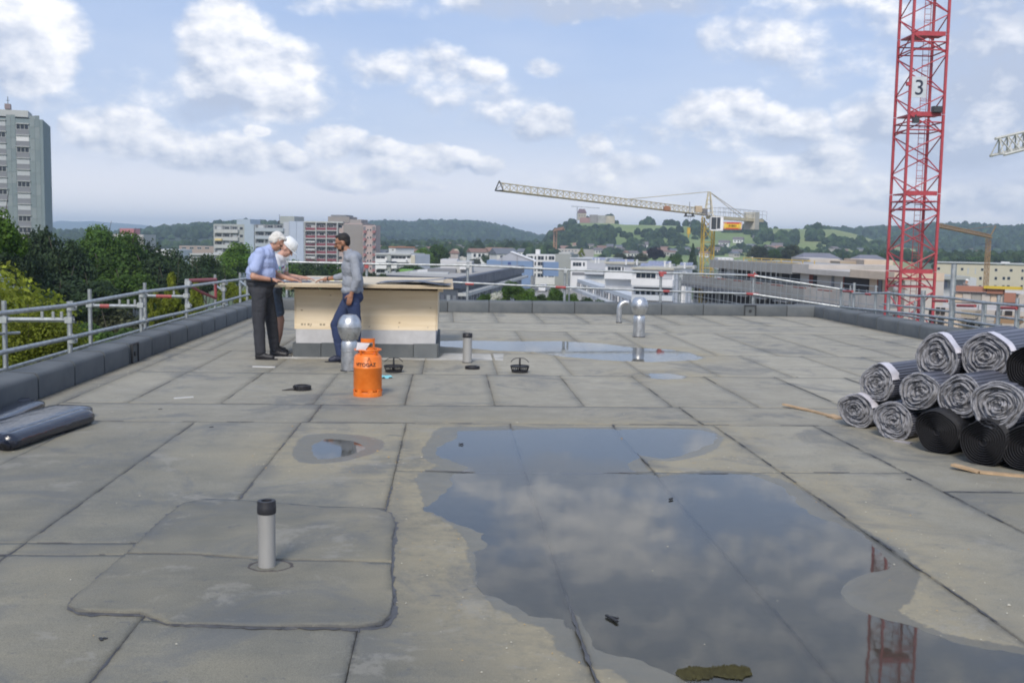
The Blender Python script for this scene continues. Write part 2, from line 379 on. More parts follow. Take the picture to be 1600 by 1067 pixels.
deck = MB()
deck.b2((ROOF_X0-.38, ROOF_Y0-.38, -.32), (ROOF_X1+.38, ROOF_Y1+.38, -.026))
ROOF = tag(deck.build('roof', BITUMEN), None, None, None, 'structure')
wl = MB(); wl.b2((ROOF_X0-.34, ROOF_Y0-.34, GROUND), (ROOF_X1+.34, ROOF_Y1+.34, -.322))
tag(wl.build('building_wall', simple('render_wall', (.6, .58, .54), .9)), None, None, None, 'structure')

SEAMS = []
def sheet(x0, x1, y0, y1, res, name='membrane_sheet', dz=0., mat=None, seed=0, lap=True, poly=None):
    g = .0011; SEAMS.append((x0, y0, x0, y1)); SEAMS.append((x0, y0, x1, y0))
    if poly is None:
        nx = max(2, int((x1-x0)/res)+1); ny = max(2, int((y1-y0)/res)+1)
        X, Y = np.meshgrid(np.linspace(x0+g, x1-g, nx), np.linspace(y0+g, y1-g, ny))
        ed = np.minimum(np.minimum(X-x0, x1-X), np.minimum(Y-y0, y1-Y))
        # wandering edges
        wx = fbm(Y*2.0, X*0+seed, 3, 3)*.016 + fbm(Y*14, X*0+seed, 2, 8)*.006
        wy = fbm(X*2.0, Y*0+seed+50, 3, 4)*.016 + fbm(X*14, Y*0+seed, 2, 9)*.006
        k0 = np.abs(fbm(Y*2.3, X*0+floor(x0*10), 3, 21))*.010
        Xd = X + wx*0 + np.where(np.arange(nx)[None, :] == 0, k0, 0) - np.where(np.arange(nx)[None, :] == nx-1, np.abs(wx)*.6, 0)
        Yd = Y + np.where(np.arange(ny)[:, None] == 0, np.abs(wy)*.5, 0) - np.where(np.arange(ny)[:, None] == ny-1, np.abs(wy)*.5, 0)
        Z, sd = roof_fields(X, Y)
        if lap:
            Z = Z + .0035*np.exp(-(X-x0)/.05) + .0022*np.exp(-(y1-Y)/.05)
        Z = Z + dz
        idx = np.arange(nx*ny).reshape(ny, nx)
        quads = np.stack([idx[:-1, :-1], idx[:-1, 1:], idx[1:, 1:], idx[1:, :-1]], -1).reshape(-1, 4)
        v = np.stack([Xd.ravel(), Yd.ravel(), Z.ravel()], 1)
        ring = np.concatenate([idx[0, :], idx[1:, -1], idx[-1, -2::-1], idx[-2:0:-1, 0]])
        sk = v[ring].copy(); sk[:, 2] = -.0255; b = len(v); n = len(ring); ar = np.arange(n)
        side = np.stack([ring, b+ar, b+(ar+1) % n, ring[(ar+1) % n]], 1)
        v = np.concatenate([v, sk]); quads = np.concatenate([quads, side])
        eda = np.concatenate([ed.ravel(), np.zeros(n)]); sda = np.concatenate([sd.ravel(), sd.ravel()[ring]])
    me = mesh_from(name, v, quads, True)
    a = me.attributes.new('ed', 'FLOAT', 'POINT'); a.data.foreach_set('value', eda.astype(np.float32))
    a = me.attributes.new('sd', 'FLOAT', 'POINT'); a.data.foreach_set('value', sda.astype(np.float32))
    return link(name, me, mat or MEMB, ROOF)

sid = 0
def row(xs, y0, y1, res):
    global sid
    for a, b in zip(xs[:-1], xs[1:]):
        sid += 1; sheet(a, b, y0, y1, res, seed=sid*3.7)
def cols(off, step=.94, a=ROOF_X0, b=ROOF_X1):
    xs = [a]; x = off
    while x > a: x -= step
    x += step
    if x-a < .3: x += step
    while x < b-.3: xs.append(x); x += step
    return xs+[b]
strip = [ROOF_X0, -3.79]
row(strip, 9.62, 15.8, .12); row(strip, 15.8, 24.62, .2)
E0 = -3.79
row(cols(.1, .94, E0), 21.5, ROOF_Y1, .22)
row([E0, -.3, 4.2, ROOF_X1], 19.55, 21.5, .2)
row(cols(.30, .94, E0), 15.6, 19.55, .12)
row(cols(.62, .94, E0), 13.05, 15.6, .10)
row(cols(.48, .91, E0), 10.55, 13.05, .10)
row([E0, -1.25, 2.36, 7.1, ROOF_X1], 9.50, 10.55, .07)
XS = [-.37+.94*k for k in range(-3, 10)]; XS = [ROOF_X0]+XS+[ROOF_X1]
for a, b in zip(XS[:-1], XS[1:]):
    mid = (a+b)/2
    if mid < -1.35: brk = [9.50, 5.68, 5.46, .9, ROOF_Y0]
    elif mid < -.4: brk = [9.50, 6.42, 4.5, .9, ROOF_Y0]
    elif mid < 3.4: brk = [9.50, 7.50, 2.2, ROOF_Y0]
    elif mid < 5.3: brk = [9.50, 6.9, 1.4, ROOF_Y0]
    else: brk = [9.50, 4.4, ROOF_Y0]
    for t1, t0 in zip(brk[:-1], brk[1:]):
        sid += 1; sheet(a, b, t0, t1, .042 if t1 > 3.2 else .3, seed=sid*2.9)

# the patch welded round the near pipe
def patch(pts, dz, name, seed, res=.03):
    poly = pxpoly(pts); n = len(poly); c = []
    for i in range(n):                                   # resample + wobble
        a = poly[i]; b = poly[(i+1) % n]; m = max(1, int(np.hypot(*(b-a))/.05))
        for j in range(m): c.append(a+(b-a)*j/m)
    c = np.array(c); c += np.stack([fbm(c[:, 1]*6, c[:, 0]*6, 3, seed), fbm(c[:, 1]*6, c[:, 0]*6, 3, seed+5)], 1)*.02
    x0, y0 = c.min(0); x1, y1 = c.max(0)
    bm = bmesh.new(); vs = [bm.verts.new((x, y, 0)) for x, y in c]; bm.faces.new(vs)
    for ax, lo, hi in ((0, x0, x1), (1, y0, y1)):
        q = lo+.06
        while q < hi:
            no = (1, 0, 0) if ax == 0 else (0, 1, 0); pc = (q, 0, 0) if ax == 0 else (0, q, 0)
            bmesh.ops.bisect_plane(bm, geom=bm.verts[:]+bm.edges[:]+bm.faces[:], plane_co=pc, plane_no=no); q += .06
    bm.normal_update()
    for f in bm.faces:
        if f.normal.z < 0: f.normal_flip()
    X = np.array([v.co.x for v in bm.verts]); Y = np.array([v.co.y for v in bm.verts])
    Z, sd = roof_fields(X, Y); ed = -sdf_poly(c, X, Y)
    nv = len(X)
    for v, z in zip(bm.verts, Z): v.co.z = z+dz
    be = [e for e in bm.edges if e.is_boundary]; r = bmesh.ops.extrude_edge_only(bm, edges=be)
    nvz = [g for g in r['geom'] if isinstance(g, bmesh.types.BMVert)]
    for v in nvz: v.co.z -= dz+.003
    bm.verts.index_update(); me = bpy.data.meshes.new(name); bm.to_mesh(me); bm.free()
    ed = np.concatenate([ed, np.zeros(len(me.vertices)-nv)]); sd = np.concatenate([sd, np.full(len(me.vertices)-nv, 1.)])
    a = me.attributes.new('ed', 'FLOAT', 'POINT'); a.data.foreach_set('value', ed.astype(np.float32))
    a = me.attributes.new('sd', 'FLOAT', 'POINT'); a.data.foreach_set('value', sd.astype(np.float32))
    me.polygons.foreach_set('use_smooth', [True]*len(me.polygons))
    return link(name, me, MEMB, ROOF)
PATCH_A = [(198,868),(262,808),(285,790),(320,783),(380,785),(500,795),(590,798),(612,806),(618,826),(613,850),(610,882),(500,880),(400,877),(300,870)]
patch(PATCH_A, .0105, 'membrane_patch', 3)
PATCH_B = [(196,871),(300,873),(400,880),(500,883),(611,885),(613,940),(611,965),(596,980),(560,986),(400,983),(260,978),(220,963),(120,961),(108,952),(118,938),(150,910)]
patch(PATCH_B, .0150, 'membrane_patch', 9)
PATCH_A = pxpoly(PATCH_A); PATCH_B = pxpoly(PATCH_B)

# bitumen squeezed out of the laps: thin irregular ribbons
def bleed_ribbon(m, pts, seed, zoff, w0, gate, two=False):
    prev = None; ar = np.array(pts); HH, _s = roof_fields(ar[:, 0], ar[:, 1]); I_ = np.arange(len(pts)); N1 = vnoise(I_*.13+seed, I_*0+seed*1.7, 5); N2 = vnoise(I_*.55+seed, I_*0+seed*2.3, 6); N3 = vnoise(I_*.9, I_*0+seed*3.3, 8)
    for i, (x, y) in enumerate(pts):
        a = pts[max(0, i-1)]; b = pts[min(len(pts)-1, i+1)]; dx, dy = b[0]-a[0], b[1]-a[1]; l_ = math.hypot(dx, dy)+1e-9; nx, ny = -dy/l_, dx/l_
        n1 = N1[i]; n2 = N2[i]; n3 = N3[i]
        w = w0*(.25+1.5*max(0, n2-.25))*min(1, max(0, (n1-gate)*6))
        if w < .0012: prev = None; continue
        off = (n3-.5)*w*.9; z = float(HH[i])+zoff
        q = [(x+nx*(off-w), y+ny*(off-w), z-.0025), (x+nx*off, y+ny*off, z+.0015), (x+nx*(off+w), y+ny*(off+w), z-.0025)]; b0 = len(m.v); m.v += q
        if prev is not None: m.f += [(prev, b0, b0+1, prev+1), (prev+1, b0+1, b0+2, prev+2)]; m.m += [0, 0]
        prev = b0
m = MB()
for k, (xa, ya, xb, yb) in enumerate(SEAMS):
    if max(ya, yb) < 3.2 or xa <= ROOF_X0+.01 and xb <= ROOF_X0+.01: continue
    L_ = math.hypot(xb-xa, yb-ya); st_ = .03 if ya < 10 else .08; n_ = max(3, int(L_/st_)); pts = [(xa+(xb-xa)*i/n_+(.003 if xa == xb else 0), ya+(yb-ya)*i/n_) for i in range(n_+1)]
    ar = np.array(pts); jx = fbm(ar[:, 1]*3, ar[:, 0]*0+k*2., 2, 2)*.012*(xa == xb); jy = fbm(ar[:, 0]*3, ar[:, 1]*0+k*2., 2, 2)*.012*(ya == yb); pts = list(zip(ar[:, 0]+jx, ar[:, 1]+jy))
    if min(ya, yb) > 12.9: continue
    bleed_ribbon(m, pts, k*3.7, .0065, .0085 if ya < 10 else .006, .46 if xa == xb else .50)
for k, (pl, zo) in enumerate(((PATCH_A, .0135), (PATCH_B, .0165))):
    c = []
    for i in range(len(pl)):
        a = pl[i]; b = pl[(i+1) % len(pl)]; mm = max(1, int(np.hypot(*(b-a))/.02)); c += [tuple(a+(b-a)*j/mm) for j in range(mm)]
    bleed_ribbon(m, c, 70+k*9, zo-.010, .020, .12); bleed_ribbon(m, [(x+.012, y-.012) for x, y in c], 170+k*9, zo-.012, .016, .38)
BLEEDM = simple('bitumen_bleed', (.07, .07, .073), .55, 0, .3, 20)
_o = m.build('bitumen_bleed', BLEEDM, ROOF, True); _o['kind'] = 'stuff'
t = MT('puddle_water', .02)
_tr = t.n('ShaderNodeBsdfTransparent'); _tr.inputs[0].default_value = (.96, .96, .93, 1)
_gl = t.n('ShaderNodeBsdfGlossy'); _gl.inputs['Roughness'].default_value = .03; _gl.inputs[0].default_value = (1, 1, 1, 1)
_fr = t.n('ShaderNodeFresnel'); _fr.inputs[0].default_value = 1.42
_bp = t.n('ShaderNodeBump'); _bp.inputs['Strength'].default_value = .06; _bp.inputs['Distance'].default_value = .004
t.L.new(t.noise(5, 3), _bp.inputs['Height'])
for q in (_gl, _fr): t.L.new(_bp.outputs[0], q.inputs['Normal'])
_mx = t.n('ShaderNodeMixShader'); t.L.new(_fr.outputs[0], _mx.inputs[0]); t.L.new(_tr.outputs[0], _mx.inputs[1]); t.L.new(_gl.outputs[0], _mx.inputs[2])
t.L.new(_mx.outputs[0], t.nt.nodes['Material Output'].inputs[0]); WATER = t.m
for pl in (PUD_MAIN, PUD_SMALL, PUD_FAR, PUD_TINY):
    bm = bmesh.new(); bm.faces.new([bm.verts.new((x, y, .0)) for x, y in pl]); bm.normal_update()
    for fc in bm.faces:
        if fc.normal.z < 0: fc.normal_flip()
    bmesh.ops.triangulate(bm, faces=bm.faces[:]); me = bpy.data.meshes.new('puddle'); bm.to_mesh(me); bm.free()
    tag(link('puddle', me, WATER), None, None, None, 'structure')

# ------------------------------------------------------------ parapet upstand: one welded piece after another
t = MT('parapet_membrane', .75)
b0 = t.mix(t.mr(t.noise(1.5, 5, .6), .35, .65), (.082, .094, .102), (.120, .130, .134)); gr = t.noise(260, 2)
ct = t.noise(2.4, 6, .7, t.vscale((1, 1, .3))); b0 = t.mix(t.mr(ct, .55, .8, 0, .4), b0, (.17, .175, .165))
q = t.n('ShaderNodeVectorMath', operation='SCALE'); t.L.new(b0, q.inputs[0]); t.L.new(t.math('MULTIPLY', t.mr(t.rnd(), 0, 1, .90, 1.10, 'LINEAR'), t.mr(gr, .3, .7, .85, 1.15, 'LINEAR')), q.inputs['Scale'])
t.col(q.outputs[0]); t.bump(gr, .3, .004); PARA = t.m
def parapet_piece(length, wide=.36, high=.27, jit=0.):
    prof = [(0, -.02), (0, high-.05), (.012, high-.018), (.04, high), (wide-.04, high+.012), (wide-.01, high-.01), (wide, high-.05), (wide, -.3)]
    ns = 7; v = []; f = []; k = len(prof)
    for i in range(ns):
        y = .010+(length-.020)*i/(ns-1)
        for j, (u, z) in enumerate(prof):
            w = (vnoise(y*1.7+jit, j*1.3, 4)-.5)*.012 if z > 0 else 0
            e = .006*(1 if i == 0 else 0)
            v.append((u+w*.5-(e if j < 3 else 0), y, z+w+e))
    for i in range(ns-1):
        for j in range(k-1): f.append((i*k+j, (i+1)*k+j, (i+1)*k+j+1, i*k+j+1))
    f.append(tuple(range(k))); f.append(tuple((ns-1)*k+j for j in range(k))[::-1])
    return v, f
def parapet(name, origin, rotz, total, flip=False):
    core = MB(); core.b2((.012, 0, -.3), (.345, total, .235)) if not flip else core.b2((-.345, 0, -.3), (-.012, total, .235))
    root = tag(core.build(name, BITUMEN, None, False, origin, rotz), None, None, None, 'structure')
    y = 0; i = 0
    while y < total-.02:
        ln = min(1.0*(.96+.08*random.random()), total-y)
        if total-y-ln < .3: ln = total-y
        v, f = parapet_piece(ln, jit=i*3.1+rotz)
        if flip: v = [(-a, b, c) for a, b, c in v]; f = [q[::-1] for q in f]
        me = mesh_from('membrane_piece', v, f, True)
        try: me.set_sharp_from_angle(angle=radians(50))
        except Exception: pass
        o = link('membrane_piece', me, PARA, root, (0, y, 0)); y += ln; i += 1
    return root
PL = parapet('parapet', (ROOF_X0, ROOF_Y0, 0), 0, ROOF_Y1-ROOF_Y0, True)
PR = parapet('parapet', (ROOF_X1, ROOF_Y0, 0), 0, ROOF_Y1-ROOF_Y0, False)
# rear one runs along X : local y -> -X
PB = parapet('parapet', (ROOF_X1+.36, ROOF_Y1, 0), pi/2, ROOF_X1-ROOF_X0+.72, False)
def outlet(parent, loc, rotz):
    m = MB(); s = .15
    for (cx, cz, w, h) in ((0, s*.87, .29, .022), (0, -s*.87, .29, .022), (-.132, 0, .022, .236), (.132, 0, .022, .236)): m.box((cx, -.012, cz), (w, .03, h))
    fr = m.build('overflow_outlet', simple('lead_grey', (.03, .032, .036), .6), parent, False, loc, rotz)
    h = MB(); h.box((0, -.003, 0), (.235, .014, .236)); h.build('plate', PARA, fr)
    h = MB(); h.box((0, -.016, .0), (.06, .016, .06)); h.build('opening', BITUMEN, fr)
_c = P(212, 553, .12)
outlet(PL, (0.004, _c.y-ROOF_Y0, .125), pi/2)
outlet(PB, (-0.004, (ROOF_X1+.36)-P(1183, 497).x, .125), pi/2+pi)
# ============================================================ ROOF OBJECTS
def galv_mat(name='galvanised_steel', col=(.55, .56, .57), rough=.36):
    t = MT(name, rough, col, .9)
    n = t.noise(9, 4, .6); k = t.mix(t.mr(n, .35, .65), tuple(c*.82 for c in col), tuple(min(1, c*1.1) for c in col))
    t.col(k); t.ro(t.mr(t.noise(22, 4), .3, .7, rough-.1, rough+.14, 'LINEAR')); t.bump(t.noise(6, 3), .12, .01); return t.m
GALV = galv_mat()
DARKRUB = simple('black_rubber', (.018, .018, .022), .5, 0, .2, 8)
STEELGREY = simple('zinc_grey_pipe', (.36, .36, .36), .45, .5, .1, 4)

# --- rotary roof ventilators
def vent(px, py, label, s=1., group='spherical steel roof ventilators'):
    p = P(px, py, .0); r = thing('roof_ventilator', label, 'ventilator', p, .3, group)
    m = MB(); m.lathe([(.108*s, 0), (.108*s, .02), (.104*s, .022), (.104*s, .255*s), (.1085*s, .258*s), (.1085*s, .268*s), (.104*s, .271*s), (.104*s, .36*s), (.09*s, .39*s), (.07*s, .40*s)], n=36)
    m.build('shaft', GALV, r, True)
    m = MB(); m.lathe([(.112*s, -.004), (.116*s, .008), (.112*s, .02)], n=36); m.build('base_ring', DARKRUB, r, True)
    m = MB(); pr = [(.075*s, .392*s), (.10*s, .405*s)]
    for i in range(9): a = i/8; pr.append(((.105+.042*sin(a*pi/2))*s, (.41+.145*a)*s))
    m.lathe(pr, n=36); m.build('lower_bowl', GALV, r, True)
    m = MB(); m.lathe([(.149*s, .551*s), (.155*s, .556*s), (.155*s, .570*s), (.149*s, .575*s)], n=36); m.build('collar', GALV, r, True)
    m = MB(); pr = []
    for i in range(9): a = i/8*.98; pr.append(((.149*cos(a))*s, (.574+.165*sin(a))*s))
    pr += [(.078*s, .714*s), (.074*s, .709*s)]
    m.lathe(pr, n=36); m.build('upper_dome', GALV, r, True)
    m = MB(); m.lathe([(.073*s, .70*s), (.073*s, .713*s), (.05*s, .717*s), (.012*s, .722*s)], n=20); m.build('top_cap', STEELGREY, r, True)
    for k in range(3):
        m = MB(); a = k*2.1; m.tube([(.08*s*cos(a), .08*s*sin(a), .385*s), (.108*s*cos(a), .108*s*sin(a), .40*s), (.112*s*cos(a), .112*s*sin(a), .44*s)], .005*s, 5); m.build('bracket', STEELGREY, r)
    return r
vent(546, 580, 'spherical steel ventilator standing between the wooden box and the orange gas bottle', 1.0)
vent(998, 527, 'spherical steel ventilator beside the bent pipe near the rear parapet', 1.0)
# --- gooseneck pipe
p = P(967, 505); r = thing('gooseneck_pipe', 'bent steel vent pipe curving towards the ventilator near the rear parapet', 'pipe', p)
m = MB(); R_ = .14; pts = [(0, 0, 0), (0, 0, .15), (0, 0, .30)]
for i in range(1, 9): a = pi*i/8*.62; pts.append((R_-R_*cos(a), 0, .30+R_*sin(a)))
m.tube(pts, .055, 16); m.build('pipe', GALV, r, True)
m = MB(); m.lathe([(.063, -.004), (.063, .02), (.056, .03)], n=16); m.build('base_ring', DARKRUB, r, True)
# --- capped grey pipes
def pipe(px, py, hgt, rad, label, capl, ring):
    p = P(px, py, .002); r = thing('vent_pipe', label, 'pipe', p, 0, 'grey pipes with black caps')
    t = MB(); t.lathe([(rad, .0), (rad, hgt-capl*.5), (rad*.85, hgt-capl*.5)], n=32); t.build('pipe', PIPEM, r, True)
    t = MB(); R1 = rad*1.07; h0 = hgt-capl
    t.lathe([(R1*.98, h0), (R1*1.02, h0+.006), (R1*1.02, h0+capl*.55), (R1, h0+capl*.58), (R1, hgt-.006), (R1*.96, hgt), (rad*.62, hgt), (rad*.6, hgt-.004), (rad*.6, hgt-.03), (.003, hgt-.03)], n=32)
    t.build('cap', DARKRUB, r, True)
    t = MB(); t.lathe([(rad*1.12, -.003), (rad*1.16, .006), (rad*1.04, .014), (rad, .015)], n=28); t.build('sealing_ring', BITUMEN, r, True)
    if ring:
        t = MB(); b = []
        for i in range(37):
            a = 2*pi*i/36; b.append(((rad*2.05+fbm(i*.4, 1, 2)*.02)*cos(a)*1.18+.02, (rad*2.05+fbm(i*.4, 5, 2)*.02)*sin(a), .020))
        t.tube(b, [.008+.02*abs(float(fbm(i*.7, 3, 2))) for i in range(37)], 6, 0, False); o = t.build('bitumen_bead', simple('bitumen_bead', (.07, .06, .055), .8), r, True); o.scale = (1, 1, .35); o.location.z = .012
    return r
t = MT('weathered_pipe', .5, (.4, .4, .4), .25); n_ = t.noise(1.2, 5, .6, t.vscale((3, 3, .6)))
c_ = t.mix(t.mr(n_, .35, .7), (.32, .315, .30), (.42, .415, .40)); t.col(t.mix(t.mr(t.noise(14, 5, .7), .66, .72, 0, .7), c_, (.12, .11, .10))); PIPEM = t.m
pipe(417, 890, .355, .043, 'grey pipe with black cap on the welded patch nearest the camera', .065, True)
pipe(730, 567, .41, .062, 'grey pipe with black cap beside the wooden box', .06, False)

# --- leaf guards for the drains
def guard(px, py, label, rz):
    p = P(px, py, .004); r = thing('drain_guard', label, 'drain guard', p, rz, 'black drain baskets with handles')
    m = MB(); m.lathe([(.098, 0), (.105, .012), (.105, .03), (.098, .032)], n=28); m.build('base_ring', DARKRUB, r, True)
    m = MB(); m.lathe([(.116, .072), (.122, .078), (.122, .090), (.114, .092), (.110, .080)], n=28); m.build('rim', DARKRUB, r, True)
    for k in range(22):
        a = 2*pi*k/22; m = MB(); m.bar((.101*cos(a), .101*sin(a), .028), (.117*cos(a), .117*sin(a), .078), .0045, 4)
        if k == 0: sl = m.build('rib', DARKRUB, r); me0 = sl.data
        else:
            o = link('rib', me0, None, r); o.rotation_euler = (0, 0, a)
    m = MB(); m.tube([(0, 0, .01), (0, 0, .19)], [.016, .010], 10); m.lathe([(.09, .01), (.09, .02), (.02, .022)], n=20); m.build('stem', DARKRUB, r, True)
    for s in (-1, 1):
        m = MB(); m.tube([(0, 0, .185), (s*.055, 0, .182), (s*.085, 0, .165), (s*.115, 0, .135)], .0055, 6); m.build('handle_arm', DARKRUB, r, True)
guard(615, 582, 'black drain basket with handle beside the blue cloth', .1)
guard(812, 582, 'black drain basket with handle standing alone right of the low black ring', -.15)
def ringcap(px, py, rad, h, label, strap=None):
    p = P(px, py, .002); r = thing('drain_ring', label, 'drain ring', p, .4, 'low black plastic rings lying on the roof')
    m = MB(); m.lathe([(rad, 0), (rad*1.04, h*.2), (rad*1.04, h*.75), (rad, h), (rad*.74, h), (rad*.70, h*.55), (rad*.1, h*.5)], n=30); m.build('ring', DARKRUB, r, True)
    for k in range(18):
        a = 2*pi*k/18; m = MB(); m.box((rad*1.06*cos(a), rad*1.06*sin(a), h*.5), (.012, .018, h*.75), a)
        m.build('tooth', DARKRUB, r)
    if strap:
        m = MB(); m.tube([(-rad, 0, h*.4), (-rad-.05, .01, .018), (-rad-.13, .015, .008)], [.014, .010, .006], 6); m.build('strap', DARKRUB, r, True)
ringcap(472, 610, .088, .06, 'low black ring with a short strap in front of the box', True)
ringcap(738, 577, .085, .045, 'low black ring lying at the foot of the capped pipe by the box')

# --- gas bottle
t = MT('orange_enamel', .38, (.80, .20, .02)); n_ = t.noise(7, 5, .65); c_ = t.mix(t.mr(n_, .35, .7), (.74, .165, .014), (.84, .22, .028))
c_ = t.mix(t.mr(t.noise(26, 5, .7), .68, .72, 0, .8), c_, (.17, .07, .03)); t.col(c_); t.ro(t.mr(n_, .3, .7, .3, .5, 'LINEAR')); t.bump(t.noise(5, 3), .15, .01); ORANGE = t.m
p = P(574.5, 619, .0); GB = thing('gas_bottle', 'orange steel gas bottle with black lettering and a paper tucked in its collar', 'gas bottle', p, 0)
R_ = .150; m = MB()
pr = [(.02, .048), (.10, .05), (.135, .062), (R_, .10), (R_, .305), (R_+.0025, .308), (R_+.0025, .318), (R_, .321)]
for i in range(1, 9): a = i/8*pi/2; pr.append((R_*cos(a)*.86+R_*.14*(1-i/8), .405+.085*sin(a)))
m.lathe(pr, n=48); m.build('body', ORANGE, GB, True)
m = MB(); m.lathe([(.142, 0), (.151, .003), (.153, .05), (.150, .058), (.143, .058), (.141, .004)], n=48); m.build('foot_ring', ORANGE, GB, True)
for k in range(8):
    a = 2*pi*k/8+.25; m = MB(); m.box((.146*cos(a), .146*sin(a), .068), (.012, .052, .03), a); m.build('foot_tab', ORANGE, GB)
m = MB(); pts = [(.138*cos(2*pi*i/40), .138*sin(2*pi*i/40), .500) for i in range(41)]; m.tube(pts, .0085, 8, 0, False); m.build('collar_ring', ORANGE, GB, True)
for a in (-2.1, -.75, .7, 2.2):
    m = MB(); m.tube([(.115*cos(a), .115*sin(a), .45), (.136*cos(a), .136*sin(a), .498)], .012, 8); m.build('collar_leg', ORANGE, GB, True)
# handle: bent plate with an opening
m = MB(); v = []; nseg = 10
def hplate(a0, a1, z0, z1):
    for i in range(nseg):
        b0, b1 = a0+(a1-a0)*i/nseg, a0+(a1-a0)*(i+1)/nseg; q = []
        for rr in (.076, .083):
            for b in (b0, b1):
                for z in (z0, z1): q.append((rr*cos(b), rr*sin(b), z))
        m.add(q, [(0, 1, 3, 2), (4, 6, 7, 5), (0, 2, 6, 4), (1, 5, 7, 3), (0, 4, 5, 1), (2, 3, 7, 6)])
A0 = -pi/2-1.0; A1 = -pi/2+1.15
hplate(A0, A1, .58, .622); hplate(A0, A0+.34, .46, .58); hplate(A1-.34, A1, .46, .58); hplate(A0, A1, .46, .53)
m.build('handle', ORANGE, GB, True)
m = MB(); m.lathe([(.022, .47), (.022, .52), (.014, .525), (.014, .56), (.026, .565), (.026, .578)], n=14); m.bar((0, 0, .535), (.045, -.01, .535), .010, 8)
m.build('valve', simple('brass', (.45, .33, .12), .35, .9), GB, True)
m = MB(); P4 = [(-.115, -.125, .505), (-.02, -.10, .50), (.03, -.09, .575), (-.10, -.115, .585)]
m.add(P4+[(a, b+.002, c) for a, b, c in P4], [(0, 1, 2, 3), (7, 6, 5, 4), (0, 4, 5, 1), (1, 5, 6, 2), (2, 6, 7, 3), (3, 7, 4, 0)])
m.build('paper_tag', simple('paper', (.72, .68, .70), .8), GB)
INK = simple('black_print', (.02, .02, .02), .6)
def text_mesh(txt, size, name, mat, parent, bend_r=None, z=0., ang=-pi/2, extrude=.0006, off=0., xoff=0., bold=0., squash=1.):
    cu = bpy.data.curves.new(name, 'FONT'); cu.body = txt; cu.size = size; cu.align_x = 'CENTER'; cu.extrude = extrude; cu.offset = bold
    o = bpy.data.objects.new(name+'_tmp', cu); COL.objects.link(o)
    dg = bpy.context.evaluated_depsgraph_get(); me = bpy.data.meshes.new_from_object(o.evaluated_get(dg)); bpy.data.objects.remove(o)
    me.name = name; me.materials.clear()
    if bend_r:
        bm = bmesh.new(); bm.from_mesh(me); bmesh.ops.triangulate(bm, faces=bm.faces[:]); bm.to_mesh(me); bm.free()
        for v in me.vertices:
            x, y, zz = v.co; a = ang+(x*squash+xoff)/bend_r; rr = bend_r+off+zz; v.co = (rr*cos(a), rr*sin(a), z+y)
    return link(name, me, mat, parent)
text_mesh('VITOGAZ', .052, 'lettering', INK, GB, .150, .335, -pi/2-.10, off=.0012, bold=.0012)
text_mesh('-  -  -  - - -  - - -  -', .018, 'small_print', INK, GB, .150, .327, -pi/2-.10, off=.0012)
m = MB()
for (x, z, w) in ((.017, .392, 0),):
    for i, (x0, z0, x1, z1) in enumerate([(.005, .385, .018, .405), (.018, .405, .022, .432), (.022, .432, .034, .40), (.034, .40, .040, .39), (.040, .39, .046, .372)]):
        a0 = -pi/2+x0/.15; a1 = -pi/2+x1/.15; m.bar((.1515*cos(a0), .1515*sin(a0), z0), (.1515*cos(a1), .1515*sin(a1), z1), .0018, 4)
m.build('flame_mark', INK, GB)

# --- blue cloth and scraps
def crumple(px, py, w, d, name, label, cat, mat, seed=1, h=.02, rz=0., group=None, thick=.002):
    p = P(px, py, .008); n = 12; v = []; f = []
    for j in range(n):
        for i in range(n):
            u, q = i/(n-1)-.5, j/(n-1)-.5
            v.append((u*w*(1+.2*fbm(q*3, seed, 2)), q*d*(1+.3*fbm(u*3, seed+4, 2)), h*(.5+fbm(u*5+seed, q*5, 3, seed)*1.6)))
    v2 = [(a, b, max(c-thick, 0)) for a, b, c in v]
    for j in range(n-1):
        for i in range(n-1): k = j*n+i; f.append((k, k+1, k+n+1, k+n)); f.append((n*n+k, n*n+k+n, n*n+k+n+1, n*n+k+1))
    o = link(name, mesh_from(name, v, f, True), mat, None, p, rz); return tag(o, label, cat, group)
crumple(603, 590, .13, .16, 'cloth', 'pale turquoise cloth lying behind the orange gas bottle', 'cloth', simple('turquoise_cloth', (.22, .55, .60), .8), 2, .03, .4)
WOODS = simple('scrap_wood', (.42, .29, .17), .8, 0, .25, 12)
def stick(pxs, w, label, name='wood_strip', z=.02, group=None, mat=None):
    pts = [P(x, y, 0)+Vector((0, 0, zz)) for x, y, zz in pxs]; o0 = pts[0].copy(); m = MB()
    for a, b in zip(pts[:-1], pts[1:]):
        d = b-a; n_ = Vector((-d.y, d.x, 0)).normalized()*w/2; t = Vector((0, 0, .014)); q = [a-n_, b-n_, b+n_, a+n_]
        q = [x-o0 for x in q]; m.add([tuple(x) for x in q]+[tuple(x+t) for x in q], [(3, 2, 1, 0), (4, 5, 6, 7), (0, 1, 5, 4), (1, 2, 6, 5), (2, 3, 7, 6), (3, 0, 4, 7)])
    o = m.build(name, mat or WOODS, None, False, o0); tag(o, label, 'strip', group)
stick([(1488, 734, .035), (1530, 741, .012), (1610, 747, .004)], .07, 'long orange brown wooden strip in front of the black rolls')
stick([(1224, 637, .03), (1262, 643, .012), (1312, 655, .006)], .05, 'thin wooden strip reaching from the seam towards the pile of rolls')
stick([(1296, 652, .02), (1312, 656, .004)], .10, 'short crumpled wood scrap touching the lowest grey roll')
stick([(1398, 690, .002), (1424, 695, .006)], .05, 'small grey card scrap under the second grey roll', 'card_scrap', mat=simple('grey_card', (.35, .33, .34), .8))
stick([(272, 624, .002), (302, 622, .002)], .03, 'white plastic strip lying near the long left seam', 'plastic_strip', mat=simple('white_strip', (.6, .6, .58), .6))
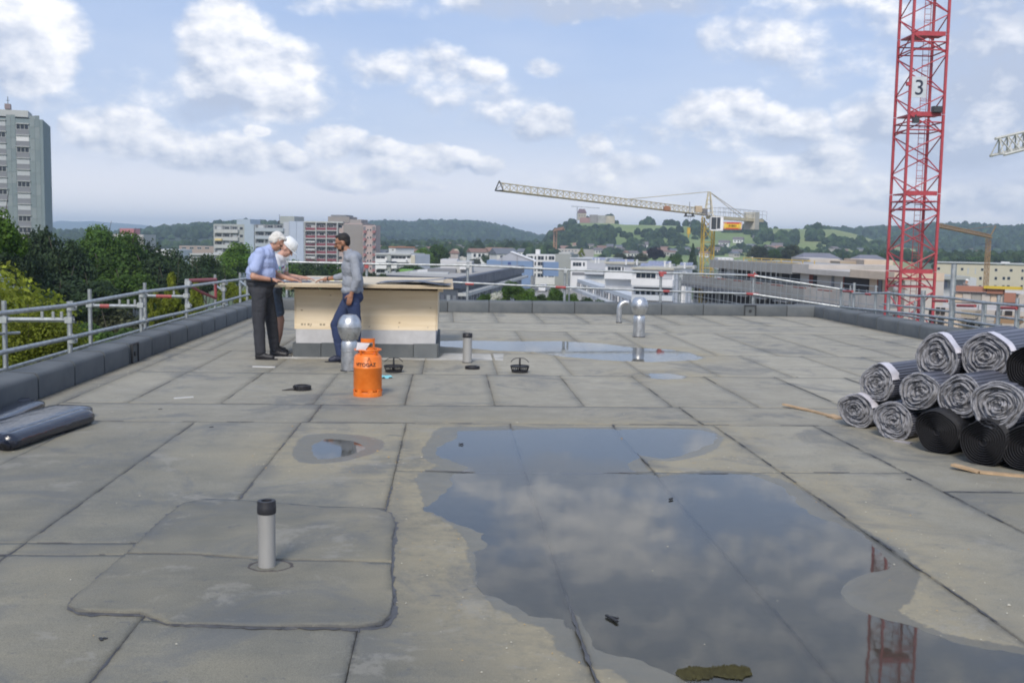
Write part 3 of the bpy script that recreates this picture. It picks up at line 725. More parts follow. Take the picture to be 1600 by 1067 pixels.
stick([(395, 574, .002), (430, 575, .002)], .05, 'pale strip lying in front of the old man\'s shoes', 'plastic_strip', mat=bpy.data.materials['white_strip'])

# loose grit: hundreds of tiny flakes nobody could count
rng = np.random.RandomState(4); m = MB(); cand = 0; _gx = rng.uniform(-4, 8.4, 9000); _gy = rng.uniform(3.2, 22, 9000); _gh, _gs = roof_fields(_gx, _gy)
for _i in range(9000):
    x, y, sd = float(_gx[_i]), float(_gy[_i]), float(_gs[_i])
    if rng.rand() > (.95 if -.06 < sd < .45 else .06): continue
    cand += 1; s = rng.uniform(.0025, .0065)*(1 if rng.rand() < .95 else 1.8); a = rng.rand()*6.3; z = float(_gh[_i])+.004
    if sd < 0: z = max(z, .001)
    k = [(cos(a)*s, sin(a)*s), (cos(a+1.6)*s*.7, sin(a+1.6)*s*.7), (cos(a+3)*s, sin(a+3)*s*.8), (cos(a+4.5)*s*.6, sin(a+4.5)*s)]
    m.add([(x+u, y+w, z) for u, w in k]+[(x, y, z+s*.6)], [(0, 1, 4), (1, 2, 4), (2, 3, 4), (3, 0, 4)], 0 if rng.rand() < .72 else 1)
tag(m.build('loose_grit', [simple('pale_grit', (.50, .47, .38), .8), simple('ochre_grit', (.45, .30, .12), .8)]), None, None, None, 'stuff')
m = MB()
for (x, y) in ((956, 967), (1420, 750), (720, 694), (1048, 780), (330, 668), (158, 1000), (1245, 590), (250, 640)):
    c = P(x, y, .004); rz = rng.rand()*3; m = MB(); m.box((0, 0, .004), (.09 if x == 956 else .035, .012, .008), rz); m.box((.012, .01, .004), (.04 if x == 956 else .02, .012, .007), rz+.6)
    o = m.build('bitumen_scrap', BITUMEN, None, False, c); tag(o, {956: 'black bitumen scrap lying in the large puddle', 1420: 'small black scrap on the seam right of the large puddle', 720: 'tiny dark flake at the upper shore of the large puddle', 1048: 'tiny dark scrap on the right seam inside the large puddle',
      330: 'small dark scrap just in front of the long cross seam', 158: 'small dark scrap on the nearest sheet at the bottom corner', 1245: 'tiny dark scrap beyond the smallest puddle', 250: 'small dark scrap on the narrow cross strip'}[x], 'scrap')

# --- wooden upstand box for the rooflight
OSB = MT('spruce_panel', .65); w_ = OSB.noise(1.6, 5, .6, OSB.vscale((.35, .35, 6)), 1.2); c_ = OSB.mix(OSB.mr(w_, .35, .65), (.76, .62, .42), (.84, .71, .52))
kn = OSB.n('ShaderNodeTexVoronoi'); kn.inputs['Scale'].default_value = 4.6; OSB.L.new(OSB.vscale((1, 1, 1.7)), kn.inputs['Vector'])
c_ = OSB.mix(OSB.mr(kn.outputs['Distance'], .05, .10, .85, 0), c_, (.30, .19, .10)); c_ = OSB.mix(OSB.mr(OSB.noise(2, 5), .5, .75, 0, .35), c_, (.50, .42, .30)); OSB.col(c_); OSB = OSB.m
PLY = simple('plywood_edge', (.50, .40, .27), .75, 0, .2, 5)
CONC = simple('rendered_kerb', (.50, .50, .51), .85, 0, .12, 6, .1)
bx0, bx1, by0, by1 = -2.13, -.18, 14.88, 17.5
BX = thing('rooflight_box', 'pale wooden rooflight box with plywood top on a grey kerb', 'wooden box', ((bx0+bx1)/2, by0, 0)); cx = (bx0+bx1)/2
hw = (bx1-bx0)/2; dp = by1-by0
m = MB(); m.b2((-hw, .0, .2), (hw, dp, .395)); m.build('kerb', CONC, BX)
n = 6; e = [-hw-.03, -hw+.32, -hw+.62, -hw+1.12, -hw+1.62, hw-.02, hw+.03]
for i, (a, b) in enumerate([(-hw-.03, -hw+.35), (-hw+.35, -hw+.98), (-hw+.98, -hw+1.64), (-hw+1.64, hw+.03)]):
    m = MB(); z1 = .20+.012*(i % 2); m.add([(a+.004, -.045-.006*(i % 2), -.01), (b-.004, -.045, -.01), (b-.004, -.018, z1), (a+.004, -.02, z1-.004), (a+.004, .0, -.01), (b-.004, .0, -.01), (b-.004, 0., z1), (a+.004, 0., z1-.004)],
      [(0, 1, 2, 3), (5, 4, 7, 6), (3, 2, 6, 7), (0, 3, 7, 4), (1, 5, 6, 2), (0, 4, 5, 1)]); m.build('membrane_piece', PARA, BX)
for sx in (-1, 1):
    for k in range(3):
        m = MB(); m.b2((sx*(hw+.002), k*dp/3+.004, -.01), (sx*(hw+.045), (k+1)*dp/3-.004, .2)); m.build('membrane_piece', PARA, BX)
m = MB(); m.b2((-hw+.004, .0, .396), (hw+.0, .03, .955)); m.build('front_panel', OSB, BX)
m = MB(); m.b2((-hw+.035, dp-.03, .396), (hw-.035, dp, .955)); m.build('rear_panel', OSB, BX)
m = MB(); m.b2((-hw+.03, -.012, .90), (hw-.03, -.001, .955)); m.build('top_batten', OSB, BX)
for sx in (-1, 1):
    m = MB(); m.b2((sx*(hw-.005), .031, .396), (sx*(hw+.025), dp-.031, .955)); m.build('side_panel', OSB, BX)
    m = MB(); m.b2((sx*(hw+.026), -.3, .955), (sx*(hw+.10), dp+.1, 1.0)) if sx > 0 else m.b2((-(hw+.10), -.3, .955), (-(hw+.026), dp+.1, 1.0)); m.build('rafter_end', OSB, BX)
m = MB(); m.b2((-hw-.22, -.42, 1.002), (hw+.24, dp+.15, 1.026)); m.build('plywood_top', PLY, BX)
m = MB(); m.b2((-hw-.20, -.30, 1.028), (hw+.10, dp+.1, 1.046)); m.build('top_board', simple('top_board', (.58, .50, .37), .8, 0, .15, 2), BX)
for i in range(5):
    m = MB(); m.bar((-hw+.2+i*.41, -.002, .44), (-hw+.2+i*.41, .004, .44), .006, 6); m.build('screw', DARKRUB, BX)
# faint stencil marks
for i, ww in enumerate((.03, .02, .03, .012, .03, .03)):
    m = MB(); m.b2((-hw+.07+i*.045+(.08 if i > 3 else 0), -.0015, .45), (-hw+.07+i*.045+ww+(.08 if i > 3 else 0), .001, .475)); m.build('stencil_mark', simple('faded_ink', (.30, .25, .17), .8), BX)
# concrete-coloured spill at the foot of the box
m = MB(); pts = []
for i in range(60):
    a = i/60; x = (bx0-.35)+(bx1-bx0+1.35)*a; pts.append((x, by0-.20-.10*fbm(x*3, 1, 3)-.05))
for i in range(60):
    a = 1-i/60; x = (bx0-.35)+(bx1-bx0+1.35)*a; pts.append((x, by0+.1+(0.55 if x > bx1+.1 else 0)))
m.prism(pts, .0055, .010); tag(m.build('mortar_spill', simple('mortar_spill', (.42, .41, .38), .9, 0, .3, 3, .2)), None, None, None, 'structure')
# sheet of membrane curling over the far right end of the top
def ribbon(p0, p1, w0, w1, hfun, name, label, cat, mat, n=24, thick=.006, seed=0):
    v = []; f = []
    p0 = Vector(p0); p1 = Vector(p1); d = (p1-p0); nrm = Vector((-d.y, d.x, 0)).normalized()
    for i in range(n+1):
        s = i/n; c = p0+d*s; w = w0+(w1-w0)*s
        for j in range(7):
            u = j/6-.5; v.append(tuple(c+nrm*w*u+Vector((0, 0, hfun(s, u)))-p0))
    k = len(v); v += [(a, b, c-thick) for a, b, c in v]
    for i in range(n):
        for j in range(6): a = i*7+j; f.append((a, a+7, a+8, a+1)); f.append((k+a, k+a+1, k+a+8, k+a+7))
    for i in range(n): a = i*7; f += [(a, k+a, k+a+7, a+7), (a+6, a+13, k+a+13, k+a+6)]
    for j in range(6): f += [(j, j+1, k+j+1, k+j), (n*7+j+1, n*7+j, k+n*7+j, k+n*7+j+1)]
    o = link(name, mesh_from(name, v, f, True), mat, None, p0); return tag(o, label, cat)
SHEETM = simple('loose_membrane', (.20, .21, .24), .5, 0, .15, 4); NAVY = simple('navy_membrane', (.03, .045, .08), .35, 0, .2, 5)
ribbon((-1.0, 14.78, 1.054), (.02, 14.74, 1.054), .30, .55, lambda s, u: .045*sin(pi*min(1, s*1.15))*(1 if u < .2 else .8)+.006, 'membrane_offcut', 'dark curled membrane offcut bulging on the right end of the box top', 'membrane sheet', NAVY)
ribbon((-.95, 15.35, 1.054), (.0, 15.2, 1.06), .5, .75, lambda s, u: .055*s*s+.01, 'membrane_offcut', 'pale grey membrane offcut lying on the right end of the box top', 'membrane sheet', SHEETM)
# drawings and papers
def flat(px, py, z, w, d, rz, name, label, cat, mat, th=.003, parent=None):
    p = P(px, py, z); m = MB(); m.box((0, 0, th/2), (w, d, th), rz); return tag(m.build(name, mat, parent, False, p), label, cat)
PAPER = simple('paper_white', (.74, .75, .78), .8)
m0 = flat(455, 440, 1.048, .56, .36, .06, 'drawing_plan', 'dark blue plan drawing spread in front of the old man', 'plan', simple('plan_blue', (.05, .08, .16), .6, 0, .3, 14))
flat(440, 439.5, 1.0535, .22, .28, -.35, 'paper_sheet', 'white sheet of paper at the left end of the plan', 'paper', PAPER)
flat(483, 434.5, 1.048, .34, .42, .1, 'drawing_sheet', 'grey sheet lying behind the hands on the box', 'plan', simple('sheet_grey', (.33, .35, .37), .7))
p = P(517, 441, 1.048); r = thing('ring_binder', 'black folder lying on the box top at the bearded man\'s elbow', 'folder', p, .08)
m = MB(); m.b2((-.16, -.13, 0), (.17, .16, .012)); m.build('cover', DARKRUB, r); m = MB(); m.b2((-.15, -.12, .013), (.16, .15, .024)); m.build('pages', PAPER, r)
m = MB(); m.b2((-.10, -.10, .025), (.16, .15, .034)); m.build('yellow_notebook', simple('yellow_card', (.62, .60, .10), .6), r)

# --- black plastic bundle at the left
t = MT('black_foil', .13, (.010, .013, .026)); t.b.inputs['Specular IOR Level'].default_value = .8; t.bump(t.noise(9, 5, .65, t.vscale((1, .35, 1))), .35, .02); FOIL = t.m
def bundle(pa, pb, ra, rb, seed, flat_=.62, n=26, k=28, sq=0.):
    pa = Vector(pa); pb = Vector(pb); d = (pb-pa); L_ = d.length; d.normalize(); s = Vector((-d.y, d.x, 0)); v = []; f = []
    for i in range(n+1):
        t_ = i/n; c = pa+(pb-pa)*t_
        en = min(1, (t_/.05))**.5 if t_ < .05 else (min(1, (1-t_)/.10)**.5 if t_ > .90 else 1)
        if sq: en = 1 if .012 < t_ < .985 else .93
        en = max(en, .05); r = (ra+(rb-ra)*t_)*en
        for j in range(k):
            a = 2*pi*j/k; w = 1+.22*fbm(cos(a)*1.5+seed, sin(a)*1.5+t_*3, 3, seed)+(.35*fbm(a*3, t_*16, 3, seed) if t_ < .22 else 0)
            ca, sa = cos(a), sin(a)
            if sq: ca = math.copysign(abs(ca)**sq, ca); sa = math.copysign(abs(sa)**sq, sa); w = 1+.05*fbm(ca*3+seed, t_*5, 3, seed)+.16*max(0, .3-t_)*fbm(a*4, t_*22, 3, seed)*4
            q = c+s*ca*r*w+Vector((0, 0, sa*r*flat_*w+ra*flat_))
            v.append((q.x, q.y, max(.004, q.z)))
    for i in range(n):
        for j in range(k): j2 = (j+1) % k; f.append((i*k+j, i*k+j2, (i+1)*k+j2, (i+1)*k+j))
    f.append(tuple(range(k))[::-1]); f.append(tuple(n*k+j for j in range(k)))
    return v, f
BG = thing('foil_bundle', 'folded bundle of black plastic foil lying by the left parapet', 'foil bundle', P(60, 680))
o_ = BG.location
def bpart(pa, pb, ra, rb, seed, name, **kw):
    v, f = bundle(P(*pa)-o_, P(*pb)-o_, ra, rb, seed, **kw); link(name, mesh_from(name, v, f, True), FOIL, BG)
bpart((8, 706), (133, 663), .085, .095, 3, 'rolled_foil', flat_=.8, sq=.9)
bpart((-40, 700), (112, 650), .27, .22, 8, 'folded_foil', flat_=.22, sq=.55)
for i, (x, y, sz) in enumerate([(14, 706, .07), (30, 703, .06), (44, 698, .07), (2, 700, .08)]):
    pts = []; c = P(x, y)-o_; m = MB(); a0 = 1.2
    for j in range(9): a = a0+j*.42; pts.append((c.x+sz*cos(a)*.5, c.y+sz*.9*cos(a+.3), .03+.06*sin(j*.4)))
    m.tube(pts, [.012+.012*sin(j*1.3)**2 for j in range(9)], 7); m.build('foil_fold', FOIL, BG, True)
p = P(38, 636); r = thing('foil_packet', 'small flat black foil packet against the left parapet', 'packet', p, .2); m = MB(); m.box((0, 0, .035), (.20, .16, .06), 0, 0, .9); m.build('packet_body', FOIL, r)
m = MB(); m.box((0, 0, .075), (.12, .10, .018), .2, 0, .8); m.build('packet_fold', FOIL, r)
v, f = bundle(P(-60, 690)-P(20, 650), P(52, 641)-P(20, 650), .16, .12, 5, flat_=.35, sq=.6); o = link('foil_roll', mesh_from('foil_roll', v, f, True), FOIL, None, P(20, 650)); tag(o, 'dark foil roll lying behind the folded bundle at the parapet', 'foil roll')

# --- pile of dimpled drainage mat rolls
t = MT('dimpled_sheet', .45, (.06, .065, .085)); wv = t.n('ShaderNodeTexWave', wave_type='BANDS', bands_direction='Z'); wv.inputs['Scale'].default_value = 14; wv.inputs['Distortion'].default_value = .4; t.L.new(t.co(), wv.inputs['Vector'])
t.col(t.mix(wv.outputs['Fac'], (.045, .05, .068), (.12, .125, .16))); t.bump(wv.outputs['Fac'], .6, .012); ROLLM = t.m
FELT = simple('grey_felt', (.27, .27, .29), .9, 0, .5, 22, .8)
FELTD = simple('dark_felt', (.11, .11, .12), .95, 0, .3, 20)
t = MT('black_mat', .7, (.012, .012, .015)); t.bump(t.noise(40, 4), .6, .01); BLK = t.m
FILM = simple('white_film', (.62, .60, .65), .4, 0, .15, 9)
AXA = radians(50)       # direction the rolls point, clockwise from +Y
def mat_roll(px, py, rad, label, d=None, z=None, black=False, L_=1.25, seed=0, turns=9, film=False):
    """px,py: centre of the end face"""
    c = P(px, py, z); r = thing('mat_roll', label, 'mat roll', c, -AXA+fbm(seed*1.7, 0, 2)*.12, 'rolls of drainage mat in the pile')
    rr = np.random.RandomState(seed)
    # local: +Y is the axis, away from the viewer
    n, k = 10, 40; v = []; f = []
    ph = rr.rand()*6; sq = 1-.09*rr.rand()
    def outline(a, q=0): return rad*(1+.055*sin(2*a+ph)+.04*sin(3*a+ph*2)+.025*sin(5*a+q))
    prof = [outline(2*pi*j/k) for j in range(k)]
    for i in range(n+1):
        y = .012+L_*i/n
        for j in range(k):
            a = 2*pi*j/k; q = prof[j]*(1 if .0 < i < n else .97); ribs = 1+.018*(1 if j % 2 else -1)
            v.append((cos(a)*q*ribs, y, sin(a)*q*sq*ribs))
    for i in range(n):
        for j in range(k): j2 = (j+1) % k; f.append((i*k+j, (i+1)*k+j, (i+1)*k+j2, i*k+j2))
    f.append(tuple(n*k+j for j in range(k))[::-1]); f.append(tuple(range(k)))
    link('roll_body', mesh_from('roll_body', v, f, True), BLK if black else ROLLM, r)
    # spiral of crumpled felt layers showing at the end
    tn = turns; m = MB(); steps = tn*26; v = []; f = []
    for i in range(steps+1):
        s = i/steps; a = s*tn*2*pi; base = (.10+.88*s)
        j = a % (2*pi); q = outline(j)*base
        wob = 1+((fbm(s*tn*9, seed*3.1, 3, seed)*.22+fbm(s*tn*26, seed, 2)*.08) if not black else fbm(s*tn*5, seed, 2)*.04)*(1.15-base*.6)
        x, z_ = cos(a)*q*wob, sin(a)*q*sq*wob; yy = -.012-((fbm(s*tn*7, seed+9, 3)*.09+fbm(s*tn*30, seed+4, 2)*.04) if not black else .0)
        th = (.80 if not black else .25)*rad/tn
        nx, nz = cos(a)*th*.5, sin(a)*th*.5
        v += [(x-nx, .02, z_-nz), (x-nx*.6, yy, z_-nz*.6), (x+nx*.6, yy-.003, z_+nz*.6), (x+nx, .02, z_+nz)]
    for i in range(steps):
        b = i*4; f += [(b, b+1, b+5, b+4), (b+1, b+2, b+6, b+5), (b+2, b+3, b+7, b+6)]
    f += [(0, 3, 2, 1), (steps*4, steps*4+1, steps*4+2, steps*4+3)]
    link('felt_layers', mesh_from('felt_layers', v, f, True), BLK if black else FELT, r)
    if not black:
        m = MB(); n_ = 40; ring = [(cos(2*pi*j/n_)*outline(2*pi*j/n_)*.97, .006, sin(2*pi*j/n_)*outline(2*pi*j/n_)*sq*.97) for j in range(n_)]; m.add(ring+[(a, .011, c) for a, b, c in ring], [tuple(range(n_))[::-1], tuple(range(n_, 2*n_))]+[(j, (j+1) % n_, n_+(j+1) % n_, n_+j) for j in range(n_)]); m.build('felt_backing', FELTD, r)
    if not black:                         # loose felt lip around the rim
        m = MB(); pts = []
        for i in range(41):
            a = 2*pi*i/40; q = outline(a)*1.0; pts.append((cos(a)*q*(1+.03*fbm(a*3, seed, 2)), -.012+.03*fbm(a*2.5, seed+3, 2), sin(a)*q*sq))
        m.tube(pts, [rad*.045*(1+1.1*fbm(i*.6, seed, 2)) for i in range(41)], 6, 0, False); m.build('felt_rim', FELT, r, True)
    if film:
        v = []; f = []
        for i in range(9):
            a = .25+i*.16
            for y_ in (-.03, .10+.05*fbm(i, seed, 2)):
                q = outline(a)*1.045; v.append((cos(a)*q, y_, sin(a)*q*sq+.004))
        for i in range(8): f.append((i*2, i*2+1, i*2+3, i*2+2))
        v2 = [(x*.98, y, z_*.98) for x, y, z_ in v]; b = len(v); f += [tuple(reversed([q+b for q in g])) for g in f]; f += [(0, 2, b+2, b)]
        link('plastic_film', mesh_from('plastic_film', v+v2, f, True), FILM, r)
    return r
RS = [ # px, py, z, radius
 (1338, 641, .165, .165, 'grey mat roll at the far left end of the bottom row', False, 1, True),
 (1396, 657, .165, .170, 'grey mat roll in the bottom row directly left of the first black roll', False, 2, False),
 (1464, 674, .185, .190, 'first black roll from the left in the bottom row of the pile', True, 3, False),
 (1537, 690, .190, .195, 'second black roll in the bottom row, under the middle grey roll', True, 4, False),
 (1606, 700, .190, .200, 'third black roll in the bottom row, cut by the edge of the picture', True, 5, False),
 (1371, 598, .43, .165, 'grey mat roll at the far left end, resting on the first two bottom rolls', False, 6, True),
 (1437, 611, .45, .170, 'grey mat roll in the middle row below the upper left roll', False, 7, False),
 (1500, 619, .47, .180, 'grey mat roll in the middle row between its two grey neighbours', False, 8, False),
 (1559, 633, .48, .195, 'grey mat roll in the middle row furthest right, with a clear spiral', False, 9, False),
 (1464, 558, .72, .185, 'grey mat roll on top of the pile, the left one of the top pair', False, 10, True),
 (1541, 556, .76, .195, 'grey mat roll on top of the pile, the right one of the top pair', False, 11, True),
 (1610, 574, .78, .185, 'black roll on top of the pile at the edge of the picture', True, 12, False),
]
for (x, y, z, rd, lb, bk, sd_, fm) in RS: mat_roll(x, y, rd, lb, z=z, black=bk, seed=sd_, film=fm, L_=1.7 if z > .6 else 1.3)
# ============================================================ SCAFFOLD RAILS ROUND THE ROOF
TUBE = galv_mat('scaffold_tube', (.46, .48, .48), .5)
REDP = simple('red_paint', (.34, .07, .07), .6, 0, .25, 8)
def PX(px, py, X):
    d = ray(px, py); t = X/d.x; return Vector((X, d.y*t, CAM_H+d.z*t))
def PY(px, py, Y):
    d = ray(px, py); t = Y/d.y; return Vector((d.x*t, Y, CAM_H+d.z*t))
def rod(name, a, b, r, mat, parent, n=8):
    a = Vector(a); b = Vector(b); o = a.copy(); m = MB(); m.tube([(0, 0, 0), b-a], r, n); return m.build(name, mat, parent, True, o)
def coupler(parent, p, mat=None, s=1.):
    m = MB(); m.box((0, 0, 0), (.085*s, .10*s, .075*s)); m.box((0, 0, .05*s), (.03*s, .03*s, .05*s)); m.bar((-.06*s, 0, 0), (.06*s, 0, 0), .014*s, 5); return m.build('coupler', mat or TUBE, parent, False, p)
XI, XO = -4.62, -5.36
GL = thing('scaffold_railing', 'galvanised scaffold railing beyond the long left parapet with a red hatch frame', 'scaffold railing', (XI, 10, GROUND))
g0 = Vector(GL.location)
def lp(v): return v-g0
inner = [(108, 471), (220, 453), (291, 436), (349, 437), (386, 432)]; outer = [(6, 470), (140, 452), (226, 442), (336, 429), (375, 426)]
IY = []
for px, py in inner:
    q = PX(px, py, XI); IY.append(q); rod('post', lp(Vector((q.x, q.y, -4.0))), lp(q), .030, TUBE, GL, 10)
OY = []
for px, py in outer:
    q = PX(px, py, XO); OY.append(q); rod('post', lp(Vector((q.x, q.y, -4.0))), lp(q), .030, TUBE, GL, 10)
# nearer posts out of frame
for yy in (9.8, 6.8):
    rod('post', lp(Vector((XI, yy, -4))), lp(Vector((XI, yy, .86))), .03, TUBE, GL, 10)
def rails(parent, pts, name='rail', r=.026):
    for a, b in zip(pts[:-1], pts[1:]): rod(name, a, b, r, TUBE, parent, 10)
top = [Vector((XI, 5.5, .84))]+[PX(x, y, XI+.05) for x, y in ((6, 489), (108, 477.5), (223, 456.5), (291, 448), (376, 436.5), (392, 434))]
mid = [Vector((XI, 5.5, .42))]+[PX(x, y, XI+.05) for x, y in ((6, 550), (108, 528), (220, 502.7), (291, 487), (376, 463.5), (392, 460))]
rails(GL, [lp(p) for p in top]); rails(GL, [lp(p) for p in mid])
orl = [PX(x, y, XO) for x, y in ((-60, 524), (30, 520))]
rails(GL, [lp(p) for p in orl], 'outer_rail', .018)
rails(GL, [lp(Vector((XO, 8, .02))), lp(Vector((XO, 26, .02)))], 'outer_rail', .022)
for (i, j, z) in ((0, 0, .62), (1, 1, .60), (2, 2, .60), (3, 3, .56), (4, 4, .54)):
    a = Vector((IY[i].x, IY[i].y, z)); b = Vector((OY[j].x, OY[j].y, z)); rod('transom', lp(a), lp(b), .028, TUBE, GL, 4)
    d = b-a
    for s in (.12, .25, .42) if i < 2 else (.3,):
        m = MB(); m.box((0, 0, .05), (.028, .028, .10)); m.build('peg', TUBE, GL, False, lp(a+d*s))
    if i in (1, 2):
        c0, c1 = ((.62, .80) if i == 1 else (.35, .72)); rod('red_sleeve', lp(a+d*c0), lp(a+d*c1), .032, REDP, GL, 6)
for q in IY[:4]+OY[:4]:
    coupler(GL, lp(Vector((q.x, q.y, min(.62, q.z-.2)))))
for q in IY[:4]: coupler(GL, lp(Vector((q.x+.03, q.y, q.z-.07)))); coupler(GL, lp(Vector((q.x+.03, q.y, q.z-.47))))
rf = [PX(x, y, -4.75) for x, y in ((292, 439), (337, 437), (337, 466), (315, 457), (296, 446))]
rod('red_hatch_frame', lp(rf[0]), lp(rf[1]), .035, REDP, GL); rod('red_hatch_frame', lp(rf[1]), lp(rf[2]), .03, REDP, GL)
rod('red_hatch_frame', lp(rf[4]), lp(rf[3]), .025, REDP, GL); rod('red_hatch_frame', lp(rf[3]), lp(rf[2]), .03, REDP, GL)
DECKM = simple('scaffold_deck', (.36, .36, .35), .6, .3, .2, 3)
for k in range(8):
    m = MB(); m.b2((XO+.06, 6+2.6*k, -1.30), (XI-.06, 8.55+2.6*k, -1.24)); m.build('deck_board', DECKM, GL, False, -g0)

YB = 25.55
GBK = thing('scaffold_railing', 'two-rail scaffold railing behind the rear parapet, with red clamps', 'scaffold railing', (1, YB, GROUND)); g1 = Vector(GBK.location)
for px, py in ((448, 404), (573, 410), (731, 410), (883, 418), (1033, 423), (1063, 425), (1178, 424)):
    q = PY(px, py, YB); rod('post', Vector((q.x, q.y, -4))-g1, q-g1, .032, TUBE, GBK, 10)
    coupler(GBK, Vector((q.x, q.y-.05, q.z-.10))-g1, REDP if px in (573, 1033, 1178) else None)
tp = [PY(x, y, YB-.06) for x, y in ((392, 408), (448, 409.3), (576, 412.5), (731, 414.7), (883, 421.6), (1033, 426.4), (1175, 430.4))]
mdl = [PY(x, y, YB-.06) for x, y in ((392, 438), (576, 438.5), (707, 441), (789, 445), (883, 449), (1033, 454.6), (1175, 459.4))]
rails(GBK, [p-g1 for p in tp]); rails(GBK, [p-g1 for p in mdl])
for (x0, y0, x1, y1) in ((727, 443.5, 740, 444), (868, 448.6, 884, 449.4), (1029, 426.2, 1041, 426.8), (1036, 455, 1046, 455.3), (1166, 459, 1186, 460.3), (1168, 430, 1184, 431.2)):
    rod('red_clamp', PY(x0, y0, YB-.07)-g1, PY(x1, y1, YB-.07)-g1, .031, REDP, GBK, 8)
for (x, y0, y1) in ((883, 421, 474), (889, 421, 474)):
    rod('ladder_post', PY(x, y1, YB+.25)-g1, PY(x, y0+3, YB+.25)-g1, .022, TUBE, GBK)
XR = 9.38
GR = thing('scaffold_railing', 'scaffold railing beyond the right parapet in front of the red crane', 'scaffold railing', (XR, 22, GROUND)); g2 = Vector(GR.location)
tr = [Vector((7.4, YB-.06, tp[-1].z))]+[PX(x, y, XR) for x, y in ((1313, 452), (1336, 459), (1389, 458), (1420, 462), (1464, 464), (1489, 466), (1537, 473), (1600, 478), (1800, 498))]
tm = [Vector((7.4, YB-.06, mdl[-1].z))]+[PX(x, y, XR) for x, y in ((1313, 479.6), (1369, 485), (1420, 490), (1487, 498), (1550, 508), (1620, 520), (1800, 552))]
rails(GR, [p-g2 for p in tr]); rails(GR, [p-g2 for p in tm])
for (x, y0, rr) in ((1315, 441, .03), (1335, 442, .034), (1329, 446, .02), (1369, 446, .028), (1389, 455, .04), (1443, 454, .045), (1491, 413, .05), (1537, 470, .03), (1561, 462, .03), (1590, 466, .03)):
    q = PX(x, y0, XR+.03); rod('post', Vector((q.x, q.y, -4))-g2, q-g2, rr, TUBE, GR, 10)
for (x0, x1, y) in ((1318, 1332, 455), (1353, 1360, 459.5), (1459, 1480, 470), (1496, 1524, 477.5), (1565, 1589, 481)):
    rod('red_clamp', PX(x0, y, XR-.02)-g2, PX(x1, y+.5, XR-.02)-g2, .030, REDP, GR, 6)
XR2 = 10.1
for (x, y0) in ((1540, 476), (1562, 478), (1592, 480), (1430, 470)):
    q = PX(x, y0, XR2); rod('outer_post', Vector((q.x, q.y, -4))-g2, q-g2, .026, TUBE, GR, 8)
rails(GR, [PX(x, y, XR2)-g2 for x, y in ((1380, 475), (1600, 500))], 'outer_rail', .022); rails(GR, [PX(x, y, XR2)-g2 for x, y in ((1395, 490), (1600, 524))], 'outer_rail', .022)
for k in range(6):
    m = MB(); m.b2((XR+.06, 10+2.6*k, -1.3), (XR2-.06, 12.55+2.6*k, -1.24)); m.build('deck_board', DECKM, GR, False, -g2)

# ============================================================ RED TOWER CRANE
CRED = simple('crane_red', (.41, .055, .07), .5, 0, .18, 3); DARKM = simple('dark_steel', (.05, .055, .06), .5, .2)
YEL = simple('crane_yellow', (.48, .33, .07), .6, 0, .2, 3); YELP = simple('crane_pale', (.50, .44, .30), .6, 0, .2, 2); WHITEP = simple('white_paint', (.74, .75, .76), .6, 0, .06, 2)
DC = 59.; base = PD(1431.5, 260, DC); RW = 1.93
RC = thing('tower_crane', 'red lattice tower crane mast carrying a white number sign', 'tower crane', (base.x, base.y, GROUND))
RC.rotation_euler = (0, 0, radians(-1.4))
SEC = 4.30; hw_ = RW/2
